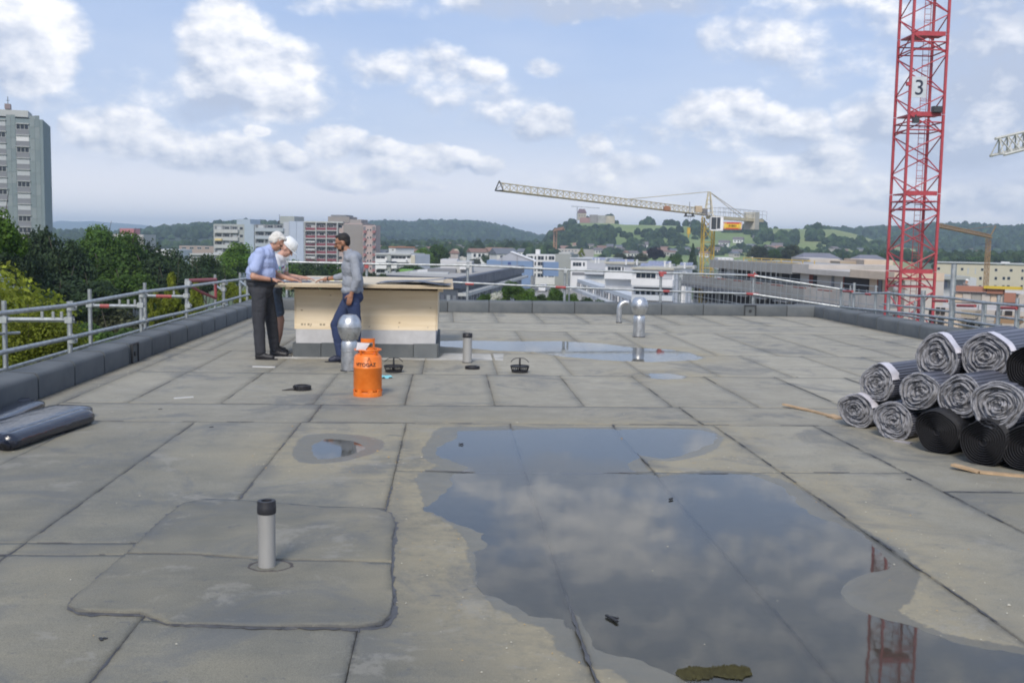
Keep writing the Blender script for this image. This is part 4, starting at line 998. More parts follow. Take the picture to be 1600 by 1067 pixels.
# section joints fall at photo rows 48 / 172 / 290
zj = CAM_H+(383-172-6)*DC/FPX
z0_ = zj-GROUND-SEC*6
leg_me = None; br_me = {}
def q_(mname, fn, mat=CRED):
    if mname not in br_me:
        m = MB(); fn(m); me = bpy.data.meshes.new(mname); me.from_pydata(m.v, [], m.f); me.update(); me.materials.append(mat); me.polygons.foreach_set('use_smooth', [True]*len(me.polygons))
        try: me.set_sharp_from_angle(angle=radians(40))
        except Exception: pass
        br_me[mname] = me
    return br_me[mname]
def seg(m, a, b, r): m.tube([a, b], r, 6)
nsec = 14
for s in range(-1, nsec):
    zb = z0_+s*SEC
    ms = link('mast_section', q_('legs', lambda m: [m.box((sx*hw_, sy*hw_, SEC/2), (.13, .13, SEC-.03)) for sx in (-1, 1) for sy in (-1, 1)]), None, RC, (0, 0, zb))
    for face in range(4):
        for k in range(4):
            zz = SEC*k/4+.06; up = (k+face) % 2 == 0
            o = link('brace', q_('brace%d' % up, (lambda m: seg(m, (-hw_, 0, 0), (hw_, 0, SEC/4-.08), .037)) if up else (lambda m: seg(m, (hw_, 0, 0), (-hw_, 0, SEC/4-.08), .037))), None, ms, (0, 0, 0))
            o.matrix_local = Matrix.Rotation(face*pi/2, 4, 'Z') @ Matrix.Translation((0, -hw_, zz))
        o = link('brace', q_('braceh', lambda m: seg(m, (-hw_, 0, 0), (hw_, 0, 0), .04)), None, ms); o.matrix_local = Matrix.Rotation(face*pi/2, 4, 'Z') @ Matrix.Translation((0, -hw_, SEC-.42))
        o = link('brace', q_('braceh', None), None, ms); o.matrix_local = Matrix.Rotation(face*pi/2, 4, 'Z') @ Matrix.Translation((0, -hw_, SEC-.85))
    m = MB(); m.b2((-hw_+.08, -hw_+.1, SEC-.06), (hw_*.25, hw_-.08, SEC+.02)); m.b2((hw_*.25, -hw_+.1, SEC-.06), (hw_-.1, 0, SEC+.02)); m.b2((-hw_+.08, -hw_+.02, SEC-.10), (hw_-.1, -hw_+.06, SEC+.14)); m.build('platform', CRED, ms)
    m = MB(); lx, ly = hw_*.45, hw_*.55
    for dx in (-.17, .17): m.bar((lx+dx, ly, 0), (lx+dx, ly, SEC), .018, 5)
    for k in range(14): m.bar((lx-.17, ly, .15+k*.3), (lx+.17, ly, .15+k*.3), .012, 4)
    for k in range(4):
        zz = .9+k*.95; m.tube([(lx+.30*sin(a)+0, ly-.30+.30*cos(a), zz) for a in [i*pi/5-pi*.0 for i in range(11)]], .012, 4, 0, False)
    m.build('ladder', CRED, ms)
ztop = z0_+nsec*SEC
# sign with the number 3
zs = CAM_H+(383-138)*DC/FPX-GROUND
m = MB(); m.box((-.50, -hw_-.09, zs), (.82, .03, 1.12)); sg = m.build('number_sign', simple('sign_grey_white', (.55, .58, .62), .6), RC)
o = text_mesh('3', 1.15, 'number', simple('sign_ink', (.02, .025, .05), .6), sg, extrude=.004, bold=.004); o.rotation_euler = (pi/2, 0, 0); o.location = (-.50, -hw_-.112, zs-.41)
m = MB(); m.box((0, 0, 0), (.5, .3, .34)); m.box((0, -.17, 0), (.44, .03, .28)); m.build('floodlight', DARKM, RC, False, (hw_-.42, -hw_-.05, z0_+6*SEC+.25))
m = MB(); m.box((0, 0, 0), (.32, .25, .3)); m.bar((0, 0, .15), (0, 0, .3), .04); m.build('floodlight', DARKM, RC, False, (-hw_+.35, -hw_-.12, z0_+6*SEC-.35))
m = MB(); m.box((0, 0, 0), (.22, .2, .2)); m.build('junction_box', CRED, RC, False, (-hw_-.1, -hw_, z0_+6*SEC+1.6))
# head of the crane, above the frame (mirrored in the puddle)
def lattice(parent, a, b, w, h, pitch, rc, rb, mat, name='jib', tri=True, up=Vector((0, 0, 1)), taper=1.):
    a = Vector(a); b = Vector(b); d = b-a; Lh = d.length; d.normalize(); s = d.cross(up).normalized(); u = s.cross(d)
    m = MB(); n = max(2, int(Lh/pitch))
    def cor(t):
        k = 1+(taper-1)*t; c = a+d*Lh*t
        return [c-s*w/2*k, c+s*w/2*k]+([c+u*h*k] if tri else [c-s*w/2*k+u*h*k, c+s*w/2*k+u*h*k])
    A, B = cor(0), cor(1); rt = MB()
    for i in range(len(A)):
        c = MB(); c.tube([A[i], B[i]], rc, 6); c.build(name+'_chord', mat, parent, True)
    for i in range(n):
        p, q, mm = cor(i/n), cor((i+1)/n), cor((i+.5)/n)
        if tri:
            for k in (0, 1): m.bar(p[k], mm[2], rb, 4); m.bar(mm[2], q[k], rb, 4)
            m.bar(p[0], p[1], rb, 4); m.bar(p[0], q[1], rb*.8, 4)
        else:
            for (i0, i1) in ((0, 1), (2, 3), (0, 2), (1, 3)): m.bar(p[i0], q[i1], rb, 4)
            for (i0, i1) in ((0, 1), (2, 3), (0, 2), (1, 3)): m.bar(p[i0], p[i1], rb, 4)
    o = m.build(name+'_lattice', mat, parent); o['kind'] = 'stuff'; return o
m = MB(); m.lathe([(1.3, 0), (1.3, .5), (1.0, .7), (1.0, 1.1)], (0, 0, ztop+.1), 16); m.build('slewing_ring', CRED, RC)
m = MB(); m.b2((1.1, -.9, ztop+.4), (2.4, .6, ztop+2.6)); m.build('cab', WHITEP, RC)
lattice(RC, (0, 0, ztop+1.2), (40, 3, ztop+1.4), 1.3, 1.4, 1.8, .07, .035, CRED, 'jib')
lattice(RC, (0, 0, ztop+1.2), (0, .0, ztop+7), 1.2, 1.2, 1.4, .08, .04, CRED, 'tower_head', False, Vector((0, 1, 0)), .3)

# ============================================================ YELLOW CRANE WITH THE LONG JIB
D1 = 125.; jm = PD(1107, 338, D1)
YC = thing('tower_crane', 'yellow tower crane with long pale jib, white cab and concrete counterweight', 'tower crane', (jm.x, jm.y, GROUND))
hz = jm.z-GROUND; tip = PD(780, 298, 92.5); tl = Vector((tip.x-jm.x, tip.y-jm.y, tip.z-GROUND))
jd = Vector((tl.x, tl.y, 0)).normalized(); ang = atan2(jd.y, jd.x)
mw = .62
for sx in (-1, 1):
    for sy in (-1, 1):
        m = MB(); m.tube([(sx*mw, sy*mw, -3), (sx*mw, sy*mw, hz-.2)], .085, 6); m.build('mast_leg', YEL, YC)
m = MB(); n = 12; st = (hz+1)/n
for i in range(n):
    z = -1+i*st
    for f_ in range(4):
        c, s = cos(f_*pi/2), sin(f_*pi/2); r2 = lambda x, y: (x*c-y*s, x*s+y*c)
        a0 = r2(-mw, -mw); a1 = r2(mw, -mw); zz = (z, z+st) if (i+f_) % 2 else (z+st, z)
        m.bar((*a0, zz[0]), (*a1, zz[1]), .045, 4); m.bar((*a0, z), (*a1, z), .045, 4)
o = m.build('mast_lattice', YEL, YC); o['kind'] = 'stuff'
lattice(YC, (jd.x*.6, jd.y*.6, hz+.1), tl, .95, .72, 1.05, .055, .028, YELP, 'jib', True, taper=.94)
m = MB(); sd_ = Vector((-jd.y, jd.x, 0)); e0 = tl+jd*.0
m.bar(e0-sd_*.45, e0+Vector((0, 0, .85)), .05); m.bar(e0+sd_*.45, e0+Vector((0, 0, .85)), .05); m.bar(e0-sd_*.45, e0+sd_*.45, .06); m.build('jib_end', DARKM, YC)
ap = PD(1108, 300, D1); apz = ap.z-GROUND
m = MB()
for sx, sy in ((-1, -1), (1, -1), (1, 1), (-1, 1)): m.tube([(sx*.45, sy*.45, hz), (sx*.10, sy*.10, apz)], .06, 5)
for k in range(5): m.box((0, 0, hz+.4+k*.5), (.85-.15*k, .85-.15*k, .06))
m.build('tower_head', YELP, YC)
cj = Vector(PD(1187, 347, 138)-PD(1107, 340, 125)); cj.z = 0; cjl = cj.length; cdir = cj.normalized(); cs = Vector((-cdir.y, cdir.x, 0))
cz_ = hz-.05
m = MB(); a0 = 0; 
m.add([tuple(cdir*x+cs*y+Vector((0, 0, z))) for z in (cz_-.25, cz_+.12) for x, y in ((.5, -.55), (cjl, -.55), (cjl, .55), (.5, .55))], [(3, 2, 1, 0), (4, 5, 6, 7), (0, 1, 5, 4), (1, 2, 6, 5), (2, 3, 7, 6), (3, 0, 4, 7)])
m.build('counter_jib', YELP, YC)
m = MB()
for sgn in (-.55, .55):
    for zz in (.65, 1.15): m.bar(cdir*1.5+cs*sgn+Vector((0, 0, cz_+zz)), cdir*(cjl+1)+cs*sgn+Vector((0, 0, cz_+zz)), .022, 4)
    for k in range(11): x = 1.5+k*(cjl-.5)/10; m.bar(cdir*x+cs*sgn+Vector((0, 0, cz_)), cdir*x+cs*sgn+Vector((0, 0, cz_+1.15)), .022, 4)
m.build('walkway_railing', TUBE, YC)['kind'] = 'stuff'
tk = Vector(PD(975, 312, D1-17)-jm)+Vector((0, 0, hz))
tkk = Vector(PD(1163, 341, 134.5)-jm)+Vector((0, 0, hz))
for q in (tk, ): m = MB(); m.bar((0, 0, apz), q, .04, 5); m.build('tie_rod', YELP, YC)
for sgn in (-.4, .4): m = MB(); m.bar((0, 0, apz), tkk+cs*sgn, .04, 5); m.build('tie_rod', YELP, YC)
cwp = Vector(PD(1174, 346, 136)-jm)+Vector((0, 0, hz))
CW = simple('counterweight_concrete', (.44, .43, .38), .9, 0, .1, 1)
for k in range(4):
    m = MB(); m.box((0, 0, 0), (.36, 1.5, 2.25 if k % 2 else 2.2)); m.build('counterweight', CW, YC, False, cwp+cdir*(k*.37-.5)+Vector((0, 0, .05)), atan2(cdir.y, cdir.x))
cb = Vector(PD(1119, 349.5, 122.6)-jm)+Vector((0, 0, hz)); cr_ = -YAW
m = MB(); w_, h_ = 1.42, 1.52
for (x, z, a, b) in ((0, h_/2, w_, .1), (0, -h_/2, w_, .14), (-w_/2, 0, .07, h_), (w_/2-.16, 0, .34, h_), (-.05, 0, .06, h_)): m.box((x, -.5, z), (a, .06, b))
m.box((0, .1, 0), (w_-.05, 1.1, h_-.1)); m.build('cab', WHITEP, YC, False, cb, cr_)
m = MB(); m.b2((-w_/2+.05, -.49, -h_/2+.07), (-.08, -.475, h_/2-.05)); m.b2((-.02, -.49, -h_/2+.2), (w_/2-.33, -.475, h_/2-.05)); m.build('cab_window', simple('dark_glass', (.03, .04, .05), .1), YC, False, cb+Vector((0, -.06, 0)), cr_)
bn = Vector(PD(1144.5, 353, 123.9)-jm)+Vector((0, 0, hz)); m = MB(); m.box((0, 0, 0), (2.2, .05, .85)); BN = m.build('banner', simple('banner_red', (.50, .07, .04), .6), YC, False, bn, cr_)
m = MB(); v = []
m.box((0, -.03, -.02), (2.1, .03, .46)); m.build('banner_stripe', simple('banner_yellow', (.70, .46, .04), .6), BN)
for k in range(5):
    for sgn in (-1, 1):
        m = MB(); x = sgn*(.78+.08*k); m.bar((x-.04, -.05, -.38), (x+.05, -.05, .38), .016 if k % 2 else .024, 4); m.build('banner_slash', WHITEP if k > 2 else simple('slash_y', (.75, .62, .2), .6), BN)
for k, (x, w) in enumerate(((-.38, .13), (-.18, .10), (.02, .20), (.22, .14), (.40, .08))):
    m = MB(); m.box((x, -.055, -.02), (w, .02, .22 if k != 3 else .16)); m.box((x+.02, -.055, .0), (w*.4, .03, .30)); m.build('banner_mark', simple('mark_brown', (.16, .08, .01), .6), BN)
jdir3 = (tl-Vector((0, 0, hz))).normalized()
w0 = Vector(PD(1091, 327, 122)-jm)+Vector((0, 0, hz)); m = MB(); m.box((0, 0, 0), (.75, .7, .72)); m.build('switch_box', simple('tan_box', (.45, .36, .25), .7), YC, False, w0)
w1 = Vector(PD(1101, 331, 123.5)-jm)+Vector((0, 0, hz)); m = MB(); m.lathe([(.3, -.35), (.35, -.3), (.35, .3), (.3, .35)], n=12); m.box((0, 0, -.35), (.7, .7, .2)); m.build('winch', simple('winch_grey', (.16, .16, .17), .5), YC, False, w1)
w2 = Vector(PD(1042, 326, 115)-jm)+Vector((0, 0, hz)); m = MB(); m.box((0, 0, 0), (.7, .6, .42)); m.lathe([(.25, -.3), (.3, 0), (.2, .3)], n=10); m.build('winch', simple('winch_rust', (.30, .15, .09), .7), YC, False, w2)
tr0 = Vector(PD(1077, 338, 120)-jm)+Vector((0, 0, hz)); m = MB(); m.box((0, 0, 0), (1.1, .9, .12)); m.box((-.4, 0, .2), (.08, .8, .3)); m.box((.4, 0, .2), (.08, .8, .3)); m.bar((0, 0, .2), (0, 0, 1.6), .03); m.build('trolley', DARKM, YC, False, tr0)
hk = Vector(PD(1076, 361, 120)-jm)+Vector((0, 0, hz)); m = MB(); m.box((0, 0, 0), (.34, .2, .75)); m.bar((0, 0, -.4), (0, 0, -.75), .07, 6); m.build('hook_block', YEL, YC, False, hk)
for dx in (-.12, .12): m = MB(); m.bar(hk+Vector((dx, 0, .35)), tr0+Vector((dx, 0, 0)), .014, 4); m.build('hoist_rope', DARKM, YC)

# ============================================================ SMALLER CRANES
def small_crane(mpx, mtop, D, jibs, apex, label, mat, w=.7, name='tower_crane', r=.10, pf=1.5):
    b = PD(mpx, mtop, D); r0 = thing(name, label, 'tower crane', (b.x, b.y, GROUND)); H_ = b.z-GROUND
    lattice(r0, (0, 0, -2), (0, 0, H_), w, w, w*1.6, r, r*.5, mat, 'mast', False, Vector((0, 1, 0)))
    for (x0, y0, x1, y1, Da, Db, hh) in jibs:
        a = PD(x0, y0, Da)-b+Vector((0, 0, H_)); q = PD(x1, y1, Db)-b+Vector((0, 0, H_)); lattice(r0, a, q, hh, hh, hh*pf, r, r*.5, mat, 'jib', True)
    if apex:
        a = PD(*apex, D)-b+Vector((0, 0, H_)); m = MB(); m.bar((0, 0, H_), a, r*1.3, 5); m.bar(a, Vector(PD((jibs[0][0]+jibs[0][2]*2)/3, (jibs[0][1]+jibs[0][3]*2)/3, jibs[0][5])-b)+Vector((0, 0, H_)), r*.5, 4); m.build('tower_head', mat, r0)
    return r0
BROWN = simple('crane_brown', (.33, .20, .09), .7, 0, .15, 1)
small_crane(1546, 372, 260, [(1548, 372, 1466, 355, 260, 235, .8)], (1556, 353), 'slender ochre crane in front of the wooded ridge, beyond the beige building', BROWN, .8)
small_crane(868, 362, 520, [(866, 362, 880, 359, 520, 500, 1.2)], None, 'brown crane with a short stub jib below the castle hill', simple('crane_rust', (.38, .22, .15), .8), 1.3, r=.25)
small_crane(902, 324, 1300, [(893, 323, 937, 326, 1300, 1290, .8)], None, 'tiny pale crane rising behind the castle ruin', simple('crane_faint', (.40, .40, .42), .8), .8, r=.2)
small_crane(2250, 60, 62, [(2240, 70, 1558, 243, 62, 48, .75)], None, 'pale lattice jib tip poking into the picture right of the red crane', simple('crane_offwhite', (.50, .50, .46), .7), 1.4, r=.07, pf=.7)
# ============================================================ GROUND AND HILLS
t = MT('ground', .95); n1 = t.noise(.03, 6, .6); n2 = t.noise(.4, 5, .6)
c_ = t.mix(t.mr(n1, .42, .58), (.055, .085, .025), (.10, .13, .045)); c_ = t.mix(t.mr(n2, .5, .7, 0, .5), c_, (.16, .15, .11)); t.col(c_); GRND = t.m
m = MB(); S = 9000
gx = [-S, -2000, -600, -200, 0, 200, 600, 2000, S]
v = [(x, y, GROUND) for y in [-400]+[200, 600, 1500, 3500, 9500] for x in gx]; f = []
for j in range(5):
    for i in range(8): a = j*9+i; f.append((a, a+1, a+10, a+9))
tag(link('ground', mesh_from('ground', v, f), GRND), None, None, None, 'structure')
t = MT('building_yard', .9); t.col(t.mix(t.mr(t.noise(.5, 5), .4, .6), (.22, .21, .19), (.34, .33, .30))); YARD = t.m
m = MB(); a = [PD(600, 500, 60), PD(900, 500, 70), PD(1650, 500, 45), PD(1700, 500, 150), PD(1250, 500, 240), PD(820, 500, 340), PD(700, 500, 330)]
m.prism([(p.x, p.y) for p in a], GROUND+.004, GROUND+.02); tag(m.build('yard', YARD), None, None, None, 'structure')
def hm_mat(name, a, b, sc, c=None):
    t = MT(name, .95); n1 = t.noise(sc, 6, .65); k = t.mix(t.mr(n1, .38, .62), a, b)
    if c: k = t.mix(t.mr(t.noise(sc*.35, 4), .5, .62, 0, .8), k, c)
    t.col(k); return t.m
MEADOW = hm_mat('meadow', (.13, .185, .05), (.19, .24, .075), .012, (.24, .25, .10)); WOODG = hm_mat('wood_floor', (.02, .035, .018), (.035, .05, .022), .02)
class Hill:
    def __init__(s, name, prof, D0, D1, mat, back=300, pw=.8, nz=0., label=None, cols=160, low=0):
        s.px = [p[0] for p in prof]; s.py = [p[1]+low for p in prof]; s.D0, s.D1, s.pw = D0, D1, pw; s.nz = nz
        xs = np.linspace(s.px[0], s.px[-1], cols); R = 26; v = []; f = []
        for x in xs:
            for r in range(R+1): v.append(tuple(s.pos(x, r/R)))
            q = s.pos(x, 1.0); e = PD(x, 400, s.D1+back); v.append((e.x, e.y, max(GROUND, q.z-back*.25)))
        k = R+2
        for i in range(cols-1):
            for r in range(k-1): a = i*k+r; f.append((a, a+k, a+k+1, a+1))
        s.o = tag(link(name, mesh_from(name, v, f, True), mat), None, None, None, 'structure')
    def crest(s, px):
        y = float(np.interp(px, s.px, s.py)); return PD(px, y, s.D1)
    def pos(s, px, t):
        c = s.crest(px); D = s.D0+(s.D1-s.D0)*t; g = PD(px, 400, D); z = GROUND-3+(c.z-GROUND+3)*(sin(t*pi/2)**s.pw)
        z += s.nz*float(fbm(np.array([g.x/90.]), np.array([g.y/90.]), 4, 3)[0])*min(1, t*3)*min(1, (1-t)*4)
        return Vector((g.x, g.y, z))
    def at(s, px, py):
        best = None
        for i in range(41):
            q = s.pos(px, i/40); w = q-Vector((0, 0, CAM_H)); d = w.dot(FW); y = 533.5-FPX*w.dot(UP)/d
            if best is None or abs(y-py) < best[0]: best = (abs(y-py), q)
        return best[1]
H_FAR = Hill('hills', [(-200, 352), (60, 355), (75, 350), (95, 345), (115, 347), (145, 346), (185, 349), (225, 352), (262, 357), (300, 362), (420, 364), (600, 366), (790, 367), (830, 366), (870, 371), (950, 375), (1200, 380)], 4600, 6500, WOODG, 900)
H_B = Hill('hills', [(-300, 362), (60, 364), (130, 365), (200, 367), (225, 362), (260, 357), (330, 352), (380, 350), (450, 352), (600, 372), (640, 376)], 900, 1500, WOODG, 250, low=7)
H_C = Hill('hills', [(520, 372), (560, 358), (585, 352), (620, 352), (640, 354), (655, 350), (700, 351), (740, 352), (765, 355), (790, 361), (810, 366), (840, 373), (880, 378)], 1500, 2500, WOODG, 400, low=4.5)
H_D = Hill('hills', [(835, 385), (850, 377), (870, 360), (890, 352), (905, 349), (955, 350), (975, 352), (1000, 352), (1050, 353), (1100, 355), (1150, 357), (1200, 358), (1250, 358.5), (1300, 359), (1330, 365), (1360, 374), (1390, 384), (1430, 390)], 700, 1100, MEADOW, 200, 1.1, 6)
H_E = Hill('hills', [(1180, 372), (1290, 361), (1340, 361), (1385, 360), (1440, 357), (1500, 355), (1545, 358), (1570, 359), (1620, 358), (1800, 352), (2100, 350)], 1150, 1800, WOODG, 300, low=5.5)

# tree masses on the hills
def ico_variants(n=6, sub=2, amp=.5):
    out = []
    for k in range(n):
        bm = bmesh.new(); bmesh.ops.create_icosphere(bm, subdivisions=sub, radius=1); bm.verts.ensure_lookup_table(); bm.verts.index_update()
        V = np.array([v.co[:] for v in bm.verts]); F_ = np.array([[v.index for v in f.verts] for f in bm.faces]); bm.free()
        r = 1+amp*fbm(V[:, 0]*1.9+k*7, V[:, 1]*1.9+V[:, 2]*2.3, 3, k)+.35*fbm(V[:, 0]*6, V[:, 2]*6+V[:, 1]*5, 2, k+9)
        V = V*r[:, None]; V[:, 2] = np.where(V[:, 2] > 0, V[:, 2]*1.15, V[:, 2]*.6); out.append((V, F_))
    return out
ICO1 = ico_variants(6, 2); ICO2 = ico_variants(8, 3, .6)
def crown_mat(name, a, b, tint=True, sc=1.5):
    t = MT(name, .9); t.b.inputs['Specular IOR Level'].default_value = .15
    k = t.mix(t.mr(t.noise(sc, 4, .7), .36, .64), a, b)
    if tint: k2 = t.n('ShaderNodeVectorMath', operation='SCALE'); t.L.new(k, k2.inputs[0]); t.L.new(t.attr('tint'), k2.inputs['Scale']); k = k2.outputs[0]
    t.col(k); t.bump(t.noise(sc*2, 3, .7), .9, .6); return t.m
FAR_CROWN = crown_mat('far_crowns', (.015, .030, .014), (.040, .062, .022), sc=.25)
def mass(name, pts, mat, label=None, seed=1, ico=None):
    ico = ico or ICO1
    rr = np.random.RandomState(seed); VV = []; FF = []; TT = []; b = 0
    for (x, y, z, r) in pts:
        V, F_ = ico[rr.randint(len(ico))]; a = rr.rand()*6.3; c, s = cos(a), sin(a); h = r*rr.uniform(.7, 1.3)
        W = np.stack([x+(V[:, 0]*c-V[:, 1]*s)*r, y+(V[:, 0]*s+V[:, 1]*c)*r, z+h*.45+V[:, 2]*h], 1)
        VV.append(W); FF.append(F_+b); b += len(V); TT.append(rr.uniform(.6, 1.45)*rr.uniform(.62, 1.4, len(V)))
    me = mesh_from(name, np.concatenate(VV), np.concatenate(FF), False)
    at_ = me.attributes.new('tint', 'FLOAT', 'POINT'); at_.data.foreach_set('value', np.concatenate(TT).astype(np.float32))
    o = link(name, me, mat); return tag(o, label, None, None, 'stuff')
rr = np.random.RandomState(11)
def scatter(h, x0, x1, n, r0, r1, t0=.1, t1=1., pw=1.):
    out = []
    for i in range(n):
        q = h.pos(rr.uniform(x0, x1), t0+(t1-t0)*rr.rand()**pw); out.append((q.x, q.y, q.z, rr.uniform(r0, r1)))
    return out
mass('forest', scatter(H_E, 1180, 1860, 2600, 4.5, 7.5, .02, 1., .75)+[(*H_E.crest(1180+i*4.2), rr.uniform(4, 7)) for i in range(160)], FAR_CROWN, 'wooded ridge behind the red crane')
mass('forest', scatter(H_C, 530, 870, 3000, 5.5, 9, .1, 1., .6), FAR_CROWN, 'hazy wooded hill beyond the low white flats', 2)
mass('forest', scatter(H_B, -200, 600, 2400, 3.5, 6.5, .3, 1., .5)+[(*H_B.crest(-200+i*5), rr.uniform(3, 5)) for i in range(160)], FAR_CROWN, 'low wooded ridge behind the dark trees', 3)
cp = []
def region(pts, n, r0=2.6, r1=4.4):
    """convex-ish polygon in the photograph, resolved onto the castle hill"""
    pl = np.array(pts, float); x0, y0 = pl.min(0); x1, y1 = pl.max(0); k = 0
    while k < n:
        x, y = rr.uniform(x0, x1), rr.uniform(y0, y1)
        if sdf_poly(pl, np.array([x]), np.array([y]))[0] > 0: continue
        q = H_D.at(x, y); cp.append((q.x, q.y, q.z-1, rr.uniform(r0, r1))); k += 1
region([(848, 384), (862, 368), (885, 361), (898, 360), (955, 361), (958, 370), (940, 375), (905, 375), (880, 383), (868, 394), (850, 394)], 330)
for x, r in ((868, 3), (876, 3.5), (884, 3.5), (892, 4), (897, 3.2), (918, 4), (926, 3), (938, 3.5), (946, 5), (952, 5.5), (958, 4), (964, 2.5), (1004, 4), (1012, 5.5), (1018, 4), (1042, 4.5), (1050, 4.5), (1058, 4), (1072, 4), (1085, 4.5), (1180, 5), (1190, 6), (1212, 2.5), (1262, 3.5), (1270, 4.5), (1278, 5), (1286, 4), (1294, 2.5)):
    q = H_D.crest(x); cp.append((q.x, q.y, q.z-.5, r))
region([(925, 374), (952, 372), (955, 384), (930, 388)], 26, 3, 5); region([(907, 377), (921, 377), (920, 392), (908, 392)], 12, 3, 5)
region([(1004, 364), (1022, 360), (1035, 362), (1040, 385), (1022, 392), (1008, 375)], 24); region([(1040, 366), (1062, 360), (1072, 366), (1070, 385), (1048, 385)], 20)
region([(1078, 358), (1098, 356), (1108, 372), (1085, 378)], 14); region([(1110, 358), (1190, 360), (1192, 366), (1112, 364)], 36, 3, 4.5)
region([(1180, 356), (1200, 356), (1206, 384), (1178, 386)], 22); region([(1262, 362), (1284, 362), (1280, 378), (1266, 378)], 16, 3, 5)
region([(1212, 376), (1245, 372), (1248, 384), (1215, 386)], 24, 3, 5); region([(985, 382), (1010, 376), (1040, 392), (985, 396)], 20, 3, 5)
region([(860, 388), (1400, 386), (1400, 400), (860, 400)], 170, 2.0, 3.4); region([(1290, 378), (1390, 384), (1390, 392), (1290, 388)], 50, 3, 5)
for (x, y, r) in ((965, 364, 3.2), (974, 371, 4), (982, 374, 3.5), (995, 366, 3), (1065, 377, 4), (1218, 366, 2.6), (1226, 368, 2.2), (1330, 382, 3)):
    q = H_D.at(x, y); cp.append((q.x, q.y, q.z, r))
mass('wood', cp, FAR_CROWN, 'woods and hedges on the castle hill', 5, ICO2)

vp_ = []
for i in range(620):
    x = rr.uniform(560, 872); y = 379+rr.rand()**1.3*17; D = 1000-(y-379)*32; q = PD(x, y, D); vp_.append((q.x, q.y, q.z-2.0, rr.uniform(1.8, 3.6)))
for i in range(300):
    x = rr.uniform(1180, 1640); y = 394+rr.rand()*8+(x-1180)*.012; D = 640-(y-394)*14; q = PD(x, y, D); vp_.append((q.x, q.y, q.z-1.5, rr.uniform(1.6, 2.8)))
for i in range(160):
    x = rr.uniform(225, 350); y = 380+rr.rand()*10; q = PD(x, y, 900); vp_.append((q.x, q.y, q.z-2, rr.uniform(2, 3.6)))
vp_ = [(x, y, z, r) for (x, y, z, r) in vp_]
mass('wood', vp_, FAR_CROWN, 'tree cover of the valley between the far houses', 9, ICO1)
# ============================================================ BUILDINGS BEYOND
def flatmat(name, c, r=.85, var=.06, sc=.4): return simple(name, c, r, 0, var, sc)
GLASSD = MT('window_glass', .12, (.02, .026, .035)); GLASSD.b.inputs['Specular IOR Level'].default_value = .4; GLASSD = GLASSD.m
BW = flatmat('white_render', (.62, .62, .62)); BLIND = flatmat('pale_blind', (.42, .44, .45)); FRAMEW = flatmat('white_frame', (.66, .66, .66))
CONCG = flatmat('far_concrete', (.33, .35, .34)); CONCB = flatmat('blue_grey_wall', (.34, .40, .47)); BAND = flatmat('grey_band', (.42, .43, .42))
SHADE = flatmat('recess_shade', (.17, .17, .18)); ROOFG = flatmat('flat_roof', (.34, .33, .31))  # recess panels are flat: shade inside the balconies is put into their dark colour
_bc = {}
def boxmesh(nm, dx, dy, dz, mat):
    k = (nm, round(dx, 2), round(dy, 2), round(dz, 2), mat.name)
    if k not in _bc:
        m = MB(); m.box((0, 0, 0), (dx, dy, dz)); me = bpy.data.meshes.new(nm); me.from_pydata(m.v, [], m.f); me.materials.append(mat); _bc[k] = me
    return _bc[k]
